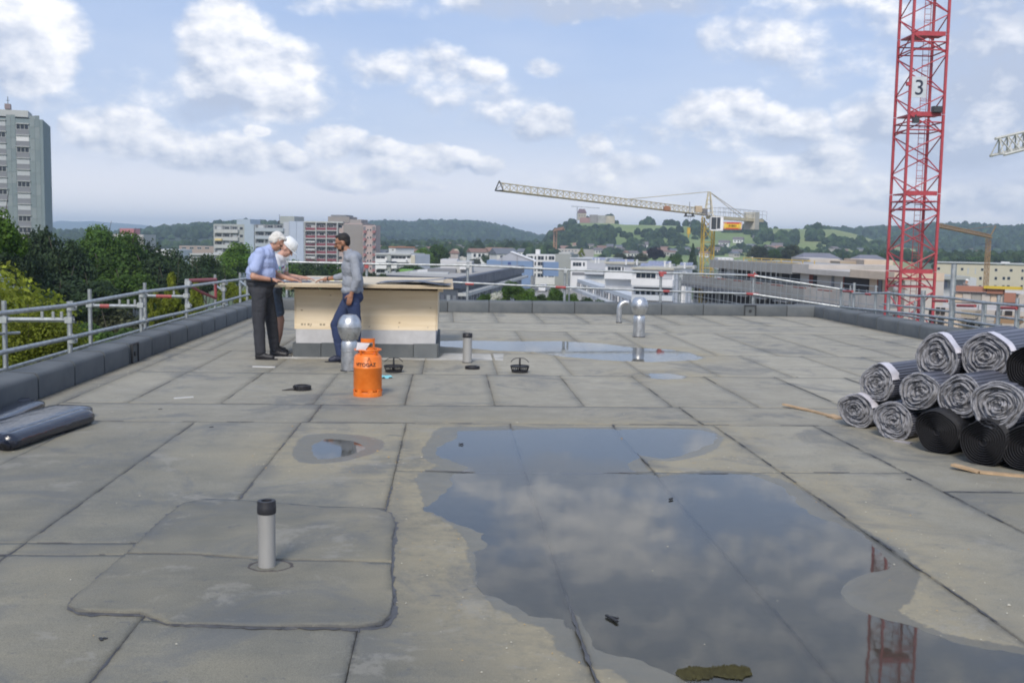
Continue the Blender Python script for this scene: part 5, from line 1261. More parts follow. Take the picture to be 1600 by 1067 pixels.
class Bld:
    def __init__(s, name, label, cat, pxA, DA, pxB, DB, ytop, depth, mat, group=None, body=True, wall='wall', zbase=GROUND):
        A = PD(pxA, ytop, DA); s.A = A; B = PD(pxB, ytop, DB); s.zt = A.z; s.zb = zbase
        d = Vector((B.x-A.x, B.y-A.y, 0)); s.Ln = d.length; s.d = d.normalized(); s.rz = atan2(s.d.y, s.d.x); s.ytop = ytop
        s.r = thing(name, label, cat, (A.x, A.y, zbase), s.rz, group); s.H = s.zt-zbase; s.depth = depth
        if body: m = MB(); m.b2((0, 0, 0), (s.Ln, depth, s.H)); m.build(wall, mat, s.r)
    def X(s, px, y=0.):
        r = ray(px, 380); ax, ay = s.A.x-s.d.y*y, s.A.y+s.d.x*y
        # solve A + d*u = r*t
        det = s.d.x*(-r.y)-(-r.x)*s.d.y; u = ((-ax)*(-r.y)-(-r.x)*(-ay))/det
        return u
    def Z(s, px, py, y=0.):
        u = s.X(px, y); q = s.A+s.d*u+Vector((-s.d.y, s.d.x, 0))*y; w = Vector((q.x, q.y, 0)); r = ray(px, py); t = (w.x*r.x+w.y*r.y)/(r.x*r.x+r.y*r.y)
        return CAM_H+r.z*t-s.zb
    def box(s, name, px0, px1, py0, py1, y0, y1, mat, parent=None, slope=False):
        x0, x1 = s.X(px0, min(y0, 0)), s.X(px1, min(y0, 0)); pm = (px0+px1)/2; za, zb = s.Z(pm, py1, min(y0, 0)), s.Z(pm, py0, min(y0, 0))
        me = boxmesh(name, abs(x1-x0), abs(y1-y0), max(.05, zb-za), mat)
        return link(name, me, None, parent or s.r, ((x0+x1)/2, (y0+y1)/2, (za+zb)/2))
    def mbox(s, name, x0, x1, z0, z1, y0, y1, mat, parent=None):
        me = boxmesh(name, abs(x1-x0), abs(y1-y0), abs(z1-z0), mat); return link(name, me, None, parent or s.r, ((x0+x1)/2, (y0+y1)/2, (z0+z1)/2))
    def win(s, px0, px1, py0, py1, mat=None, fr=.12, n=1, frame=FRAMEW, y=-.03):
        fr = fr*.45
        x0, x1 = s.X(px0), s.X(px1); pm = (px0+px1)/2; z0, z1 = s.Z(pm, py1), s.Z(pm, py0)
        w = s.mbox('window', x0, x1, z0, z1, y, .02, frame)
        pw = (x1-x0-fr)/n
        for i in range(n):
            dx = pw-fr; dz = z1-z0-2*fr
            if dx < .1 or dz < .1: continue
            link('pane', boxmesh('pane', dx, .03, dz, mat or GLASSD), None, w, (-(x1-x0)/2+fr/2+pw*(i+.5), -.028, 0))
        return w
# --- high-rise at the left edge
TGREY = flatmat('tower_grey', (.19, .235, .245))
T = Bld('high_rise', 'grey concrete high-rise with pale blinds at the left edge of the picture', 'high-rise', -75, 250, 66.5, 256, 180.5, 18, TGREY)
T.box('penthouse', -75, 48.5, 170, 180.4, .8, 9, BAND); T.box('roof_hut', 12, 21, 162, 170, 1, 3, flatmat('hut_red', (.25, .20, .20)))
m = MB(); m.bar((0, 0, 0), (0, 0, 1.8), .08, 5); m.bar((-.4, 0, .9), (.4, 0, .9), .05, 4); m.build('antenna', DARKM, T.r, False, (T.X(16.5), 2, T.Z(16.5, 162)))
PANG = [flatmat('panel_a', (.20, .24, .245)), flatmat('panel_b', (.225, .26, .265)), flatmat('panel_c', (.18, .22, .23))]
SPAN = flatmat('spandrel', (.20, .205, .22))
for i in range(12):
    y = 193.8+17.9*i
    for (a, b) in ((50.8, 58.5), (58.8, 66.3), (14.6, 21.4), (21.7, 28.6), (-28, -21.4), (-21, -14)):
        T.box('panel', a, b, y-12.5+(-1.5 if a < 40 else 0), y+5.1+(-1.5 if a < 40 else 0), -.08, .01, random.choice(PANG))
    for c, (a, b, dy) in enumerate(((29.2, 50, 0), (-7, 14, -6.2), (-50, -29, -8))):
        T.box('ledge', a, b, y+dy-.9, y+dy+.4, -.35, .01, BAND); dark = (c == 0 and i in (0, 2, 5, 8, 9)) or (c == 1 and i in (1, 4, 6)) or (c == 2 and i % 3 == 0)
        T.box('spandrel', a+.3, b-.3, y+dy+9.4, y+dy+16.8, -.06, .01, SPAN)
        if dark:
            T.win(a+.5, b-.5, y+dy+.6, y+dy+9.2, GLASSD, .25, 3, BAND)
        else: T.box('blind', a+.5, b-.5, y+dy+.6, y+dy+9.2, -.05, .01, BLIND if random.random() < .7 else BW)
# --- grey-blue slab block
RED = flatmat('red_balcony', (.20, .045, .06)); PINK = flatmat('pink_render', (.42, .33, .31)); TAUPE = flatmat('taupe_gable', (.26, .235, .22)); DGL = flatmat('dark_recess', (.06, .06, .07)); PBLUE = flatmat('pale_blue_wall', (.40, .45, .55))
A1 = Bld('apartment_block', 'long grey and blue apartment block behind the white-haired man', 'apartment block', 333.5, 388, 474.5, 378, 350, 14, CONCG)
A1.box('stair_tower', 369, 390, 342.5, 352, .5, 8, CONCB); A1.box('roof_hut', 436.5, 459, 338, 350, .5, 8, CONCG); A1.box('roof_hut', 432, 436.2, 346, 350, 1, 3, DARKM)
m = MB(); m.bar((0, 0, 0), (0, 0, 3), .08, 5); m.build('antenna', DARKM, A1.r, False, (A1.X(432.5), 2, A1.Z(432.5, 348)))
A1.box('blue_wall', 382, 397, 350.3, 425, -.5, .02, CONCB); A1.box('pale_wall', 452, 463, 346, 425, -.6, .02, PBLUE); A1.box('pale_wall', 463.4, 474.5, 346, 425, -.6, .02, PBLUE)
A1.box('pale_wall', 443, 451.6, 347, 425, -.2, .02, flatmat('pale_wall2', (.42, .44, .48)))
for i in range(6):
    y = 353.5+11.9*i
    for (a, b, dy, nb) in ((335, 371.5, 0, 3), (398.5, 442.5, -2.2, 3)):
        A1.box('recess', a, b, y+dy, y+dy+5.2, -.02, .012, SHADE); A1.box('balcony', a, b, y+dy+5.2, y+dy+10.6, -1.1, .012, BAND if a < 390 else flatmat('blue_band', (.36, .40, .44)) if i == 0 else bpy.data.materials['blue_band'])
        for k in range(nb):
            w = (b-a)/nb; x = a+k*w
            A1.win(x+w*.35, x+w*.92, y+dy+.8, y+dy+5, GLASSD if (i+k) % 3 else BLIND, .15, 2, BLIND)
            A1.box('divider', x-.35, x+.35, y+dy-.6, y+dy+5.1, -1.0, .01, BAND)
    A1.win(374.5, 380, y+1, y+6, GLASSD, .2, 1, BLIND); A1.win(445.5, 450, y, y+5, GLASSD, .2, 1, BLIND)
A1.box('awning', 335.5, 346, 373, 376, -1.9, -1.15, flatmat('yellow_awning', (.60, .48, .22)))
# --- red balcony block with taupe gable
A2 = Bld('apartment_block', 'apartment block with dark red balconies and a bare taupe gable behind the bearded man', 'apartment block', 475.3, 378, 566.5, 374, 348, 14, PINK)
A2.box('roof_hut', 511.5, 545, 338.5, 348, .6, 9, TAUPE); A2.box('roof_hut', 516, 540, 336, 338.4, .6, 8, SPAN); A2.box('roof_hut', 545.4, 563.5, 343, 350, .6, 8, flatmat('hut_brown', (.30, .27, .26)))
A2.box('roof_edge', 474.8, 536, 346, 348.4, -1.0, .5, BAND); A2.box('gable', 536.5, 566.4, 350.5, 430, -.6, .01, TAUPE)
for i in range(7):
    y = 349.2+12.2*i
    for k, (a, b) in enumerate(((477.6, 492.4), (494.4, 508.8), (510.6, 525.8))):
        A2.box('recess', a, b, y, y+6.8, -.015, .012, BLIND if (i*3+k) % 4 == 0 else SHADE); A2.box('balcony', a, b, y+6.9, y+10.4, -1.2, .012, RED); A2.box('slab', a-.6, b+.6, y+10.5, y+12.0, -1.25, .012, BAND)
        A2.win(a+2+(k*3 % 5), a+9+(k*3 % 5), y+2.4, y+6.7, GLASSD, .2, 2, FRAMEW)
        if k == 0 and i in (2, 3, 4): A2.box('awning', a+.3, b-.6, y+3, y+4.8, -2.3, -1.3, BW)
    for x in (476.2, 493.4, 509.7, 526.8): A2.box('divider', x-.7, x+.7, y-.8, y+11.6, -1.3, .012, BAND)
    A2.win(529, 535, y+2.5, y+7.5, GLASSD, .2, 1, FRAMEW)
A3 = Bld('apartment_block', 'narrow pink end block with paired windows beside the taupe gable', 'apartment block', 566.8, 369, 587, 368, 352, 5, PINK)
for i in range(8):
    y = 354.2+12.0*i
    for (a, b) in ((567.4, 571.4), (581.6, 586.2)): A3.box('recess', a, b, y, y+6, -.015, .012, SHADE); A3.box('balcony', a, b, y+6.1, y+9.8, -.9, .012, flatmat('rose_balcony', (.30, .13, .13)) if i == 0 else bpy.data.materials['rose_balcony'])
    for (a, b) in ((573.6, 576), (577.8, 580.4)): A3.win(a, b, y+3.4, y+7.2, GLASSD, .12, 1, FRAMEW)
# --- distant block with red top
F1 = Bld('far_block', 'distant pale block with a red roof storey rising behind the trees', 'apartment block', 176, 596, 224, 593, 366, 14, flatmat('far_cream', (.42, .40, .38)))
F1.box('red_storey', 186, 208, 357, 366, 1, 8, flatmat('far_red', (.40, .15, .16)))
for i in range(4):
    for a in (179, 188, 198, 208, 216): F1.win(a, a+4, 369+i*8, 372.5+i*8, GLASSD, .3, 1, BLIND)
F2 = Bld('low_hall', 'low white hall with dark window band behind the dark trees', 'hall', 236, 418, 275, 417, 389.5, 16, BW)
for a in (249, 259): F2.win(a, a+8, 391.5, 396, GLASSD, .3, 2, FRAMEW)
F3 = Bld('low_house', 'low grey house with pale roof edge beyond the bright green tree', 'house', 297, 296, 352, 294, 398, 14, CONCG); F3.box('roof_edge', 296, 353, 396.5, 399, -.6, 14, BAND)
for a in (302, 312, 322, 334): F3.win(a, a+6, 402, 408, GLASSD, .2, 2, FRAMEW)
F4 = Bld('low_house', 'row of low flat roofs at the foot of the wooded ridge', 'house', 280, 520, 334, 510, 384, 12, flatmat('far_brick', (.33, .26, .22)))
for a in (284, 296, 308, 320): F4.win(a, a+7, 386, 389.5, GLASSD, .3, 2, BLIND)
# --- low white flats
B3 = Bld('flats', 'low white flats with dark window bands right of the pink block', 'flats', 586.5, 236, 648, 234.5, 397.2, 14, BW)
for (a, b, y0, y1) in ((587.5, 602, 400.2, 404.6), (611.5, 634.5, 400, 404.8), (636, 641.5, 400.2, 404), (587.5, 602, 421, 426), (611.5, 617, 420.4, 424.8), (604, 617, 409.4, 411.6), (620, 634, 409.8, 411.6), (636, 640, 409.4, 411.4)):
    B3.win(a, b, y0, y1, GLASSD, .14, max(1, int((b-a)/5)))
B3.box('balcony', 587, 604, 406, 410.6, -1.2, .01, FRAMEW); B3.box('balcony', 612, 634.6, 405.8, 410, -1.2, .01, FRAMEW); B3.box('balcony', 587, 604, 414.6, 420, -1.2, .01, FRAMEW); B3.box('balcony', 611.5, 620, 414, 419.5, -1.2, .01, FRAMEW)
B3.box('pillar', 604.6, 610.8, 399, 430, -.5, .01, CONCG); B3.box('awning', 603, 619, 408.4, 409.8, -1.8, -1.25, NAVY); B3.box('roof_edge', 586, 642, 396, 398.4, -.6, 12, BAND)
B3.box('end_wall', 642.2, 648.6, 399.5, 430, -.3, .01, flatmat('cream_end', (.50, .47, .38)))
S1 = Bld('house', 'small white square house with orange roof edge above the low white flats', 'house', 607.5, 330, 618, 328, 386.5, 8, BW); S1.box('roof', 607, 618.4, 385.4, 387, -.3, 8, flatmat('orange_edge', (.45, .20, .12))); S1.win(612.5, 615.5, 389.5, 392, GLASSD, .2, 1)
# --- long low dark building
L0 = PD(716, 434, 130); L1 = PD(588, 430.5, 137)
LB = Bld('long_hall', 'long low dark hall with flat roof and striped side wall below the rear parapet', 'hall', 716, 130, 815, 203, 434, 0, BW, body=False)
LB.zb = GROUND
nv = Vector((-LB.d.y, LB.d.x, 0)); m = MB(); loc = lambda q: ((q-LB.A).dot(LB.d), (q-LB.A).dot(nv))
wl_ = loc(L1); Ln = LB.Ln
foot = [(0, 0), (Ln, 0), (Ln+wl_[0], wl_[1]), (wl_[0], wl_[1])]
DKW = flatmat('dark_cladding', (.075, .085, .105), .6); m.prism(foot, 0, LB.H-1.35); m.build('wall', DKW, LB.r)
m = MB(); m.prism([(-.5, -.5), (Ln, -.5), (Ln+wl_[0], wl_[1]), (wl_[0]-.4, wl_[1]-.1)], LB.H-1.34, LB.H-.02); m.build('fascia', flatmat('dark_fascia', (.045, .055, .085), .5), LB.r)
m = MB(); m.prism([(.2, .3), (Ln-.3, .3), (Ln+wl_[0], wl_[1]-.4), (wl_[0]+.4, wl_[1]-.4)], LB.H-.015, LB.H+.02); m.build('roof', ROOFG, LB.r)
m = MB(); m.prism([(-.2, -1.3), (Ln, -1.3), (Ln, -.02), (-.2, -.02)], LB.H-2.25, LB.H-1.85); m.build('ledge', BAND, LB.r)
m = MB(); m.prism([(-.2, -1.3), (Ln, -1.3), (Ln, -.02), (-.2, -.02)], LB.H-5.5, LB.H-4.7); m.build('ledge', BAND, LB.r)
STR = [flatmat('stripe_a', (.16, .175, .20)), flatmat('stripe_b', (.26, .28, .30)), flatmat('stripe_c', (.10, .11, .14))]
x = .4; k = 0
while x < Ln-2:
    w = random.choice((.8, 1.1, 1.5)); LB.mbox('wall_panel', x, x+w-.18, LB.H-4.6, LB.H-2.3, -.10-.04*(k % 2), .01, STR[k % 3 if random.random() < .7 else 1]); x += w; k += 1
x = .4
while x < Ln-2:
    LB.mbox('wall_panel', x, x+1.6, 0, LB.H-5.6, -.10, .01, STR[k % 3] if k % 2 else GLASSD); x += 2.1; k += 1
fd = Vector((wl_[0], wl_[1], 0)); fl = fd.length; fd.normalize(); fr_ = LB.r
for k in range(14):
    a = fd*(k*fl/14+.2); b = fd*((k+1)*fl/14-.2); q = link('wall_panel', boxmesh('wall_panel', (b-a).length, .12, 2.4, STR[k % 3]), None, fr_, (a+b)/2+Vector((0, 0, LB.H-3.4))-Vector((-fd.y, fd.x, 0))*-.05); q.rotation_euler = (0, 0, atan2(fd.y, fd.x))
m = MB()
def rbox(name, px0, px1, py0, py1, D, depth, mat, z0=None):
    a = PD(px0, py1, D); b = PD(px1, py1, D); tz = PD((px0+px1)/2, py0, D).z; loc_ = [Vector((q.x, q.y, 0)) for q in (a, b)]; dd = (loc_[1]-loc_[0]); mm = MB(); mm.b2((0, 0, 0), (dd.length, depth, tz-a.z)); return mm.build(name, mat, None, False, a, atan2(dd.y, dd.x))
rp = LB.r
def onroof(name, px0, px1, py0, py1, D, depth, mat):
    o = rbox(name, px0, px1, py0, py1, D, depth, mat); w = o.matrix_basis.copy(); o.parent = rp; o.matrix_parent_inverse = (Matrix.Translation(rp.location) @ Matrix.Rotation(LB.rz, 4, 'Z')).inverted(); return o
onroof('plant_room', 688, 714, 405.5, 424, 155, 6, flatmat('plant_white', (.50, .50, .51))); onroof('plant_room', 712, 737, 409, 430, 150, 8, flatmat('plant_grey', (.45, .45, .44)))
onroof('plant_box', 718, 728, 417, 421, 148, 2, BW); onroof('duct', 668, 712, 420, 427, 148, 3, SPAN); onroof('plant_box', 652, 672, 422.5, 428, 150, 3, BW); onroof('planter', 624, 644, 421.5, 424.5, 158, 4, flatmat('sedum', (.16, .34, .07)))
onroof('skylight_strip', 640, 700, 425.5, 430, 142, 2.5, BLIND)
for k, x in enumerate((601, 612, 633, 646, 659)): onroof('rooflight', x, x+5, 424+k*.4, 426.5+k*.4, 147, 1.5, BLIND)
# --- blue hall
t = MT('blue_cladding', .5); bw = t.n('ShaderNodeTexWave', bands_direction='X'); bw.inputs['Scale'].default_value = 1.2; t.L.new(t.co(), bw.inputs['Vector']); t.col(t.mix(t.mr(bw.outputs['Fac'], .2, .5), (.13, .20, .33), (.17, .25, .39))); BLUEC = t.m
HB = Bld('sports_hall', 'blue clad hall with grey gable and white roof slope', 'hall', 760.5, 298, 833, 297.5, 407.6, 16, BLUEC, body=False)
z1 = HB.Z(800, 407.6); x1 = HB.X(833); xp = HB.X(799); zp = HB.Z(799, 394.5); x0 = HB.X(763)
m = MB(); m.b2((0, 0, z1-7.6), (x1, 16, z1)); m.build('wall', BLUEC, HB.r)
m = MB(); m.b2((1, .6, 0), (x1-.5, 15, z1-7.6)); m.build('base_wall', CONCG, HB.r)
m = MB(); m.prism([(0, 0)], 0, 0) if False else None
m.add([(x0+2, .01, z1), (x1, .01, z1), (xp, .01, zp), (x0+2, 15, z1), (x1, 15, z1), (xp, 15, zp)], [(0, 1, 2), (3, 5, 4), (0, 2, 5, 3), (1, 4, 5, 2)]); m.build('gable', flatmat('gable_grey', (.37, .38, .42)), HB.r)
m = MB(); m.add([(xp-.2, -.3, zp+.25), (x1+.8, -.3, z1+.1), (x1+.8, 15.4, z1+.1), (xp-.2, 15.4, zp+.25), (xp-.2, -.3, zp+.05), (x1+.8, -.3, z1-.12), (x1+.8, 15.4, z1-.12), (xp-.2, 15.4, zp+.05)], [(0, 1, 2, 3), (4, 7, 6, 5), (0, 4, 5, 1), (1, 5, 6, 2), (2, 6, 7, 3), (3, 7, 4, 0)]); m.build('roof', FRAMEW, HB.r)
for x in (784.5, 808.5): HB.box('mast', x-.35, x+.35, 398, 418, -.25, -.02, SPAN)
HB.mbox('emblem', HB.X(794), HB.X(799), z1-2.3, z1-.4, -.08, .01, flatmat('emblem_navy', (.04, .07, .20)))
HB2 = Bld('hall_annex', 'blue annex standing on grey columns right of the blue hall', 'hall', 833.2, 291, 851, 294, 407.8, 4, BLUEC, zbase=PD(840, 431.5, 290).z)
for x in (833.5, 837.5, 842.5, 849): c = PD(x, 431.5, 291+(x-833)); m = MB(); m.box((0, 0, (GROUND-c.z)/2), (.9, .9, c.z-GROUND)); m.build('column', BAND, HB2.r).matrix_world = Matrix.Translation((0, 0, 0)); o = HB2.r.children[-1]; o.matrix_parent_inverse = (Matrix.Translation(HB2.r.location) @ Matrix.Rotation(HB2.rz, 4, 'Z')).inverted(); o.location = (c.x, c.y, c.z)
# --- white gridded office and grey blind wall
O1 = Bld('office_block', 'white office block with a grid of dark windows behind the blue annex', 'office', 822, 350, 868, 349, 397.6, 14, BW)
for i, y in enumerate((400, 409, 418, 427)):
    for (a, b, n_) in ((824, 833.5, 2), (835.5, 838.5, 1), (840.5, 850.5, 2), (852.5, 855.5, 1), (857.5, 867, 2)): O1.win(a, b, y, y+6.4, GLASSD, .18, n_)
O1.box('roof_box', 836, 842.5, 390, 397.5, 3, 6, BW)
O2 = Bld('office_block', 'bare grey-green blind wall block between the white office and the terraced flats', 'office', 867.6, 329, 893, 328, 397, 16, flatmat('grey_green', (.29, .30, .275)))
O2.box('rooftop', 872, 890, 394.6, 397, 2, 10, BAND)
# van on the ramp
vp = PD(848.5, 437.5, 300); VR = thing('white_van', 'white van parked on the yard below the blue annex', 'van', (vp.x, vp.y, GROUND+.02), -.2)
m = MB(); m.add([(-.95, -2.4, .35), (.95, -2.4, .35), (.95, 2.4, .35), (-.95, 2.4, .35), (-.95, -2.4, 1.1), (.95, -2.4, 1.1), (.9, 2.4, 2.1), (-.9, 2.4, 2.1), (-.85, -1.2, 2.1), (.85, -1.2, 2.1)], [(3, 2, 1, 0), (0, 1, 5, 4), (4, 5, 9, 8), (8, 9, 6, 7), (7, 6, 2, 3), (1, 2, 6, 9, 5), (0, 4, 8, 7, 3)]); m.build('body', FRAMEW, VR)
m = MB(); m.add([(-.8, -2.22, 1.25), (.8, -2.22, 1.25), (.75, -1.35, 2.0), (-.75, -1.35, 2.0), (-.8, -2.25, 1.22), (.8, -2.25, 1.22), (.75, -1.38, 2.03), (-.75, -1.38, 2.03)], [(4, 5, 6, 7), (3, 2, 1, 0), (0, 1, 5, 4), (2, 3, 7, 6), (1, 2, 6, 5), (3, 0, 4, 7)]); m.build('windscreen', GLASSD, VR)
for sx in (-1, 1):
    for y in (-1.5, 1.5): m = MB(); m.tube([(sx*.8, y, .35), (sx*1.0, y, .35)], .35, 12); m.build('wheel', DARKRUB, VR, True)
# --- white terraced flats
PV = flatmat('solar_panel', (.22, .24, .34), .3); PALEB = flatmat('pale_band', (.50, .53, .56)); LG = flatmat('light_slab', (.46, .48, .50))
V1 = Bld('terraced_flats', 'left end of the white terraced flats with long receding grey balconies', 'flats', 892, 330, 1002, 205, 433, 3, PALEB)
def zrow(B_, zd, name, y0, y1, h, mat, x0=0., x1=None):  # horizontal band at depth below top
    return B_.mbox(name, x0, B_.Ln if x1 is None else x1, B_.H-zd-h, B_.H-zd, y0, y1, mat)
for k in range(4):
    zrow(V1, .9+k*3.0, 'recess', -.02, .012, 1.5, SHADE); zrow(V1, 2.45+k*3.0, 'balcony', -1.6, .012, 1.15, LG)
    for j in range(26):
        x = 2+j*(V1.Ln-4)/26; V1.mbox('window', x, x+2.4, V1.H-2.35-k*3.0, V1.H-1.0-k*3.0, -.06, .01, FRAMEW); V1.mbox('pane', x+.10, x+2.3, V1.H-2.25-k*3.0, V1.H-1.1-k*3.0, -.09, -.062, GLASSD if j % 3 else BLIND)
    for j in range(9): x = 1+j*V1.Ln/9; V1.mbox('divider', x, x+.12, V1.H-2.4-k*3.0, V1.H-.9-k*3.0, -.4, -.1, FRAMEW)
V2 = Bld('terraced_flats', 'top storey of the terraced flats with four dark windows next to the blind grey wall', 'flats', 892, 313, 948, 309, 404, 18, FRAMEW)
for (a, b, n_) in ((895.6, 909.5, 3), (911.5, 914.8, 1)): V2.win(a, b, 409.8, 416.2, GLASSD, .15, n_)
V2.box('grey_bay', 918, 947.5, 407.5, 421, -.2, .01, flatmat('bay_grey', (.40, .41, .44))); V2.win(937, 945, 411.5, 420, BLIND, .2, 2); V2.box('recess', 895, 947, 426, 431, -.03, .012, SHADE); V2.box('awning', 914, 945, 423.5, 427.5, -2.0, -.2, LG); V2.box('roof_edge', 891, 949, 403, 405, -.5, 17, LG)
V3 = Bld('terraced_flats', 'middle white volume of the terraced flats with a four-pane window band', 'flats', 946, 255, 990, 252, 411.5, 16, FRAMEW)
V3.win(950.3, 971.5, 416.8, 423.8, GLASSD, .16, 4); V3.win(973, 976, 417, 424, GLASSD, .15, 1); V3.box('grey_bay', 977, 989.6, 415.5, 426, -.15, .01, bpy.data.materials['bay_grey']); V3.box('balcony', 945.5, 989.8, 426.6, 436.2, -2.2, .01, FRAMEW); V3.box('roof_edge', 945, 992, 409.6, 412.4, -.9, 15, flatmat('roof_edge_tan', (.42, .40, .33)))
V3.box('awning', 915, 944, 424.6, 429, -2.5, -.4, LG)
V4 = Bld('terraced_flats', 'nearest white volume of the terraced flats with a wide window above the steel vent', 'flats', 988, 201, 1053, 198, 420.5, 16, FRAMEW)
V4.win(995, 1026.5, 425.8, 435.2, GLASSD, .16, 4); V4.box('grey_bay', 1027.5, 1052, 425, 436, -.12, .01, bpy.data.materials['bay_grey']); V4.box('balcony', 987.6, 1053, 436.6, 446.5, -2.4, .01, FRAMEW); V4.box('recess', 992, 1052, 448, 456, -.03, .012, SHADE)
for a in (995, 1003.5, 1012, 1020, 1030, 1040): V4.win(a, a+6.5, 454.5, 461, GLASSD, .12, 1)
V4.box('balcony', 990, 1053, 461.5, 469.5, -2.0, .01, PALEB); V4.box('roof_edge', 987, 1054, 418.4, 421.2, -1.2, 15, bpy.data.materials['roof_edge_tan'])
V4.box('slab', 990, 1053, 446.6, 449, -2.4, .01, LG)
V5 = Bld('terraced_flats', 'white end volume with two small windows left of the building site', 'flats', 1053.4, 204, 1072, 203.5, 424, 14, FRAMEW)
for y in (429.5, 441, 452): V5.win(1057, 1060.5, y, y+5.5, GLASSD, .12, 1); V5.win(1063, 1067, y, y+5.5, GLASSD, .12, 1)
V5.box('balcony', 1053.6, 1068, 436.6, 440.4, -1.2, .01, LG)
for (xa, xb, ya, D) in ((925, 945, 402.2, 285), (951, 990, 405.2, 262), (1000, 1040, 412.2, 215), (1012, 1048, 408, 240), (1062, 1082, 410.5, 225)):     # solar racks on the roofs
    q = PD((xa+xb)/2, ya+3, D); pr = thing('solar_panels', 'tilted solar panels on the terraced flats, %s' % {925: 'row closest to the blind grey wall', 951: 'row above the middle volume', 1000: 'row above the wide window', 1012: 'upper row behind the row above the wide window', 1062: 'short row closest to the yellow crane'}[xa], 'solar panels', q, -.35)
    w = (xb-xa)*D/FPX; n_ = 6
    for k in range(n_):
        m = MB(); x = -w/2+w*k/n_; m.add([(x+.03, 0, -.1), (x+w/n_-.03, 0, -.1), (x+w/n_-.03, 1.3, .45), (x+.03, 1.3, .45), (x+.03, 0, -.16), (x+w/n_-.03, 0, -.16), (x+w/n_-.03, 1.3, .39), (x+.03, 1.3, .39)], [(0, 1, 2, 3), (7, 6, 5, 4), (0, 4, 5, 1), (1, 5, 6, 2), (2, 6, 7, 3), (3, 7, 4, 0)]); m.build('panel', PV, pr)
    m = MB(); m.b2((-w/2-.5, -.4, -.9), (w/2+.5, 3.5, -.2)); m.build('roof_slab', BAND, pr)
for i in range(14):
    x = 925+rr.rand()*150; D = 240-(x-925)*.3; q = PD(x, 404+(x-925)*.055+rr.rand()*3, D)
    if i % 2: continue
    pt = thing('roof_cowl', 'small pale cowl on the roofs of the terraced flats', 'roof cowl', q, 0, 'cowls on the terraced flats'); m = MB(); m.lathe([(.18, -.8), (.18, .1), (.26, .12), (.26, .26), (.1, .34)], n=8); m.build('cowl', FRAMEW, pt)

# --- concrete shell under construction
CS1 = flatmat('site_concrete', (.33, .32, .30), .9, .12, .8); CS2 = flatmat('site_concrete_light', (.50, .46, .42), .9, .12, .8); CS3 = flatmat('site_brick_beige', (.60, .48, .37), .9, .1, .8); HOLE = flatmat('dark_opening', (.035, .03, .03)); TIMB = flatmat('formwork_timber', (.50, .36, .13)); REDB = flatmat('red_sill', (.26, .07, .05))
KB = Bld('concrete_shell', 'unfinished concrete building with scaffolding between the terraced flats and the red crane', 'building site', 1070, 130, 1400, 78.5, 405, 30, CS1, body=False, zbase=GROUND)
def kz(z): return z-GROUND
Lk = KB.Ln; xs_ = KB.X
m = MB(); m.b2((0, 1.2, 0), (Lk, 4, kz(-4.0))); m.build('wall', CS1, KB.r)
m = MB(); m.b2((xs_(1108), 1.2, kz(-3.98)), (xs_(1238), 9, kz(-.9))); m.build('wall', CS1, KB.r)
m = MB(); m.b2((xs_(1238)+.01, .9, kz(-3.98)), (xs_(1400), 4, kz(-.75))); m.build('wall', CS2, KB.r)
for (a, b, z0, z1, y0, y1, mt, nm) in ((1108, 1236, -.88, .02, .2, 9, CS1, 'roof_slab'), (1236.3, 1262, -.73, .10, .2, 9, CS2, 'roof_slab'), (1262.3, 1330, -.73, -.30, .0, 4, CS2, 'roof_slab'), (1330.3, 1400, -.73, -.12, .0, 4, CS3, 'roof_slab'),
   (1070, 1262, -3.05, -1.95, -.2, .4, CS1, 'concrete_parapet'), (1262.3, 1400, -3.05, -1.9, -.2, .4, CS2, 'concrete_parapet'), (1070, 1400, -3.35, -3.08, -.5, 1.2, SPAN, 'slab_edge')):
    KB.mbox(nm, xs_(a), xs_(b), kz(z0), kz(z1), y0, y1, mt)
for (a, b) in ((1112, 1121), (1136, 1148), (1149.5, 1152), (1153.5, 1158.5), (1164, 1173), (1175, 1186.5), (1188, 1201), (1206, 1217), (1220, 1233)): KB.mbox('opening', xs_(a), xs_(b), kz(-1.9), kz(-.92), 1.14, 1.3, HOLE)
KB.mbox('pale_board', xs_(1121.5), xs_(1132), kz(-1.7), kz(-.95), 1.1, 1.3, BW); KB.mbox('pale_board', xs_(1121.5), xs_(1132), kz(-2.0), kz(-1.75), -.25, -.2, BW)
for (a, b, z0, z1, mt) in ((1253, 1259, -2.2, -.85, REDB), (1254.5, 1264, -2.2, -.9, HOLE), (1307, 1345, -2.2, -.78, HOLE), (1359.6, 1365, -2.2, -.78, SPAN), (1287.5, 1291, -2.2, -.78, SPAN)): KB.mbox('opening', xs_(a), xs_(b), kz(z0), kz(z1), .82, .98, mt)
KB.mbox('opening_frame', xs_(1306.2), xs_(1307.6), kz(-2.2), kz(-.76), .78, .95, REDB); KB.mbox('opening_frame', xs_(1358.8), xs_(1360), kz(-2.2), kz(-.76), .78, .95, REDB)
KB.mbox('wall_panel', xs_(1345.6), xs_(1359), kz(-2.2), kz(-.77), .85, .99, CS3); KB.mbox('wall_panel', xs_(1366), xs_(1388), kz(-2.2), kz(-.77), .85, .99, CS3); KB.mbox('wall_panel', xs_(1291.5), xs_(1306.5), kz(-2.2), kz(-.77), .86, .99, CS2)
for (a, b) in ((1072, 1108), (1112, 1121), (1123, 1142), (1143, 1164), (1170, 1180), (1184, 1200), (1206, 1216), (1222, 1240), (1244, 1262), (1266, 1284), (1290, 1306), (1312, 1322), (1325, 1330), (1337, 1346)):
    KB.mbox('opening', xs_(a), xs_(b), kz(-4.9), kz(-3.4), 1.13, 1.3, HOLE if random.random() < .8 else REDB)
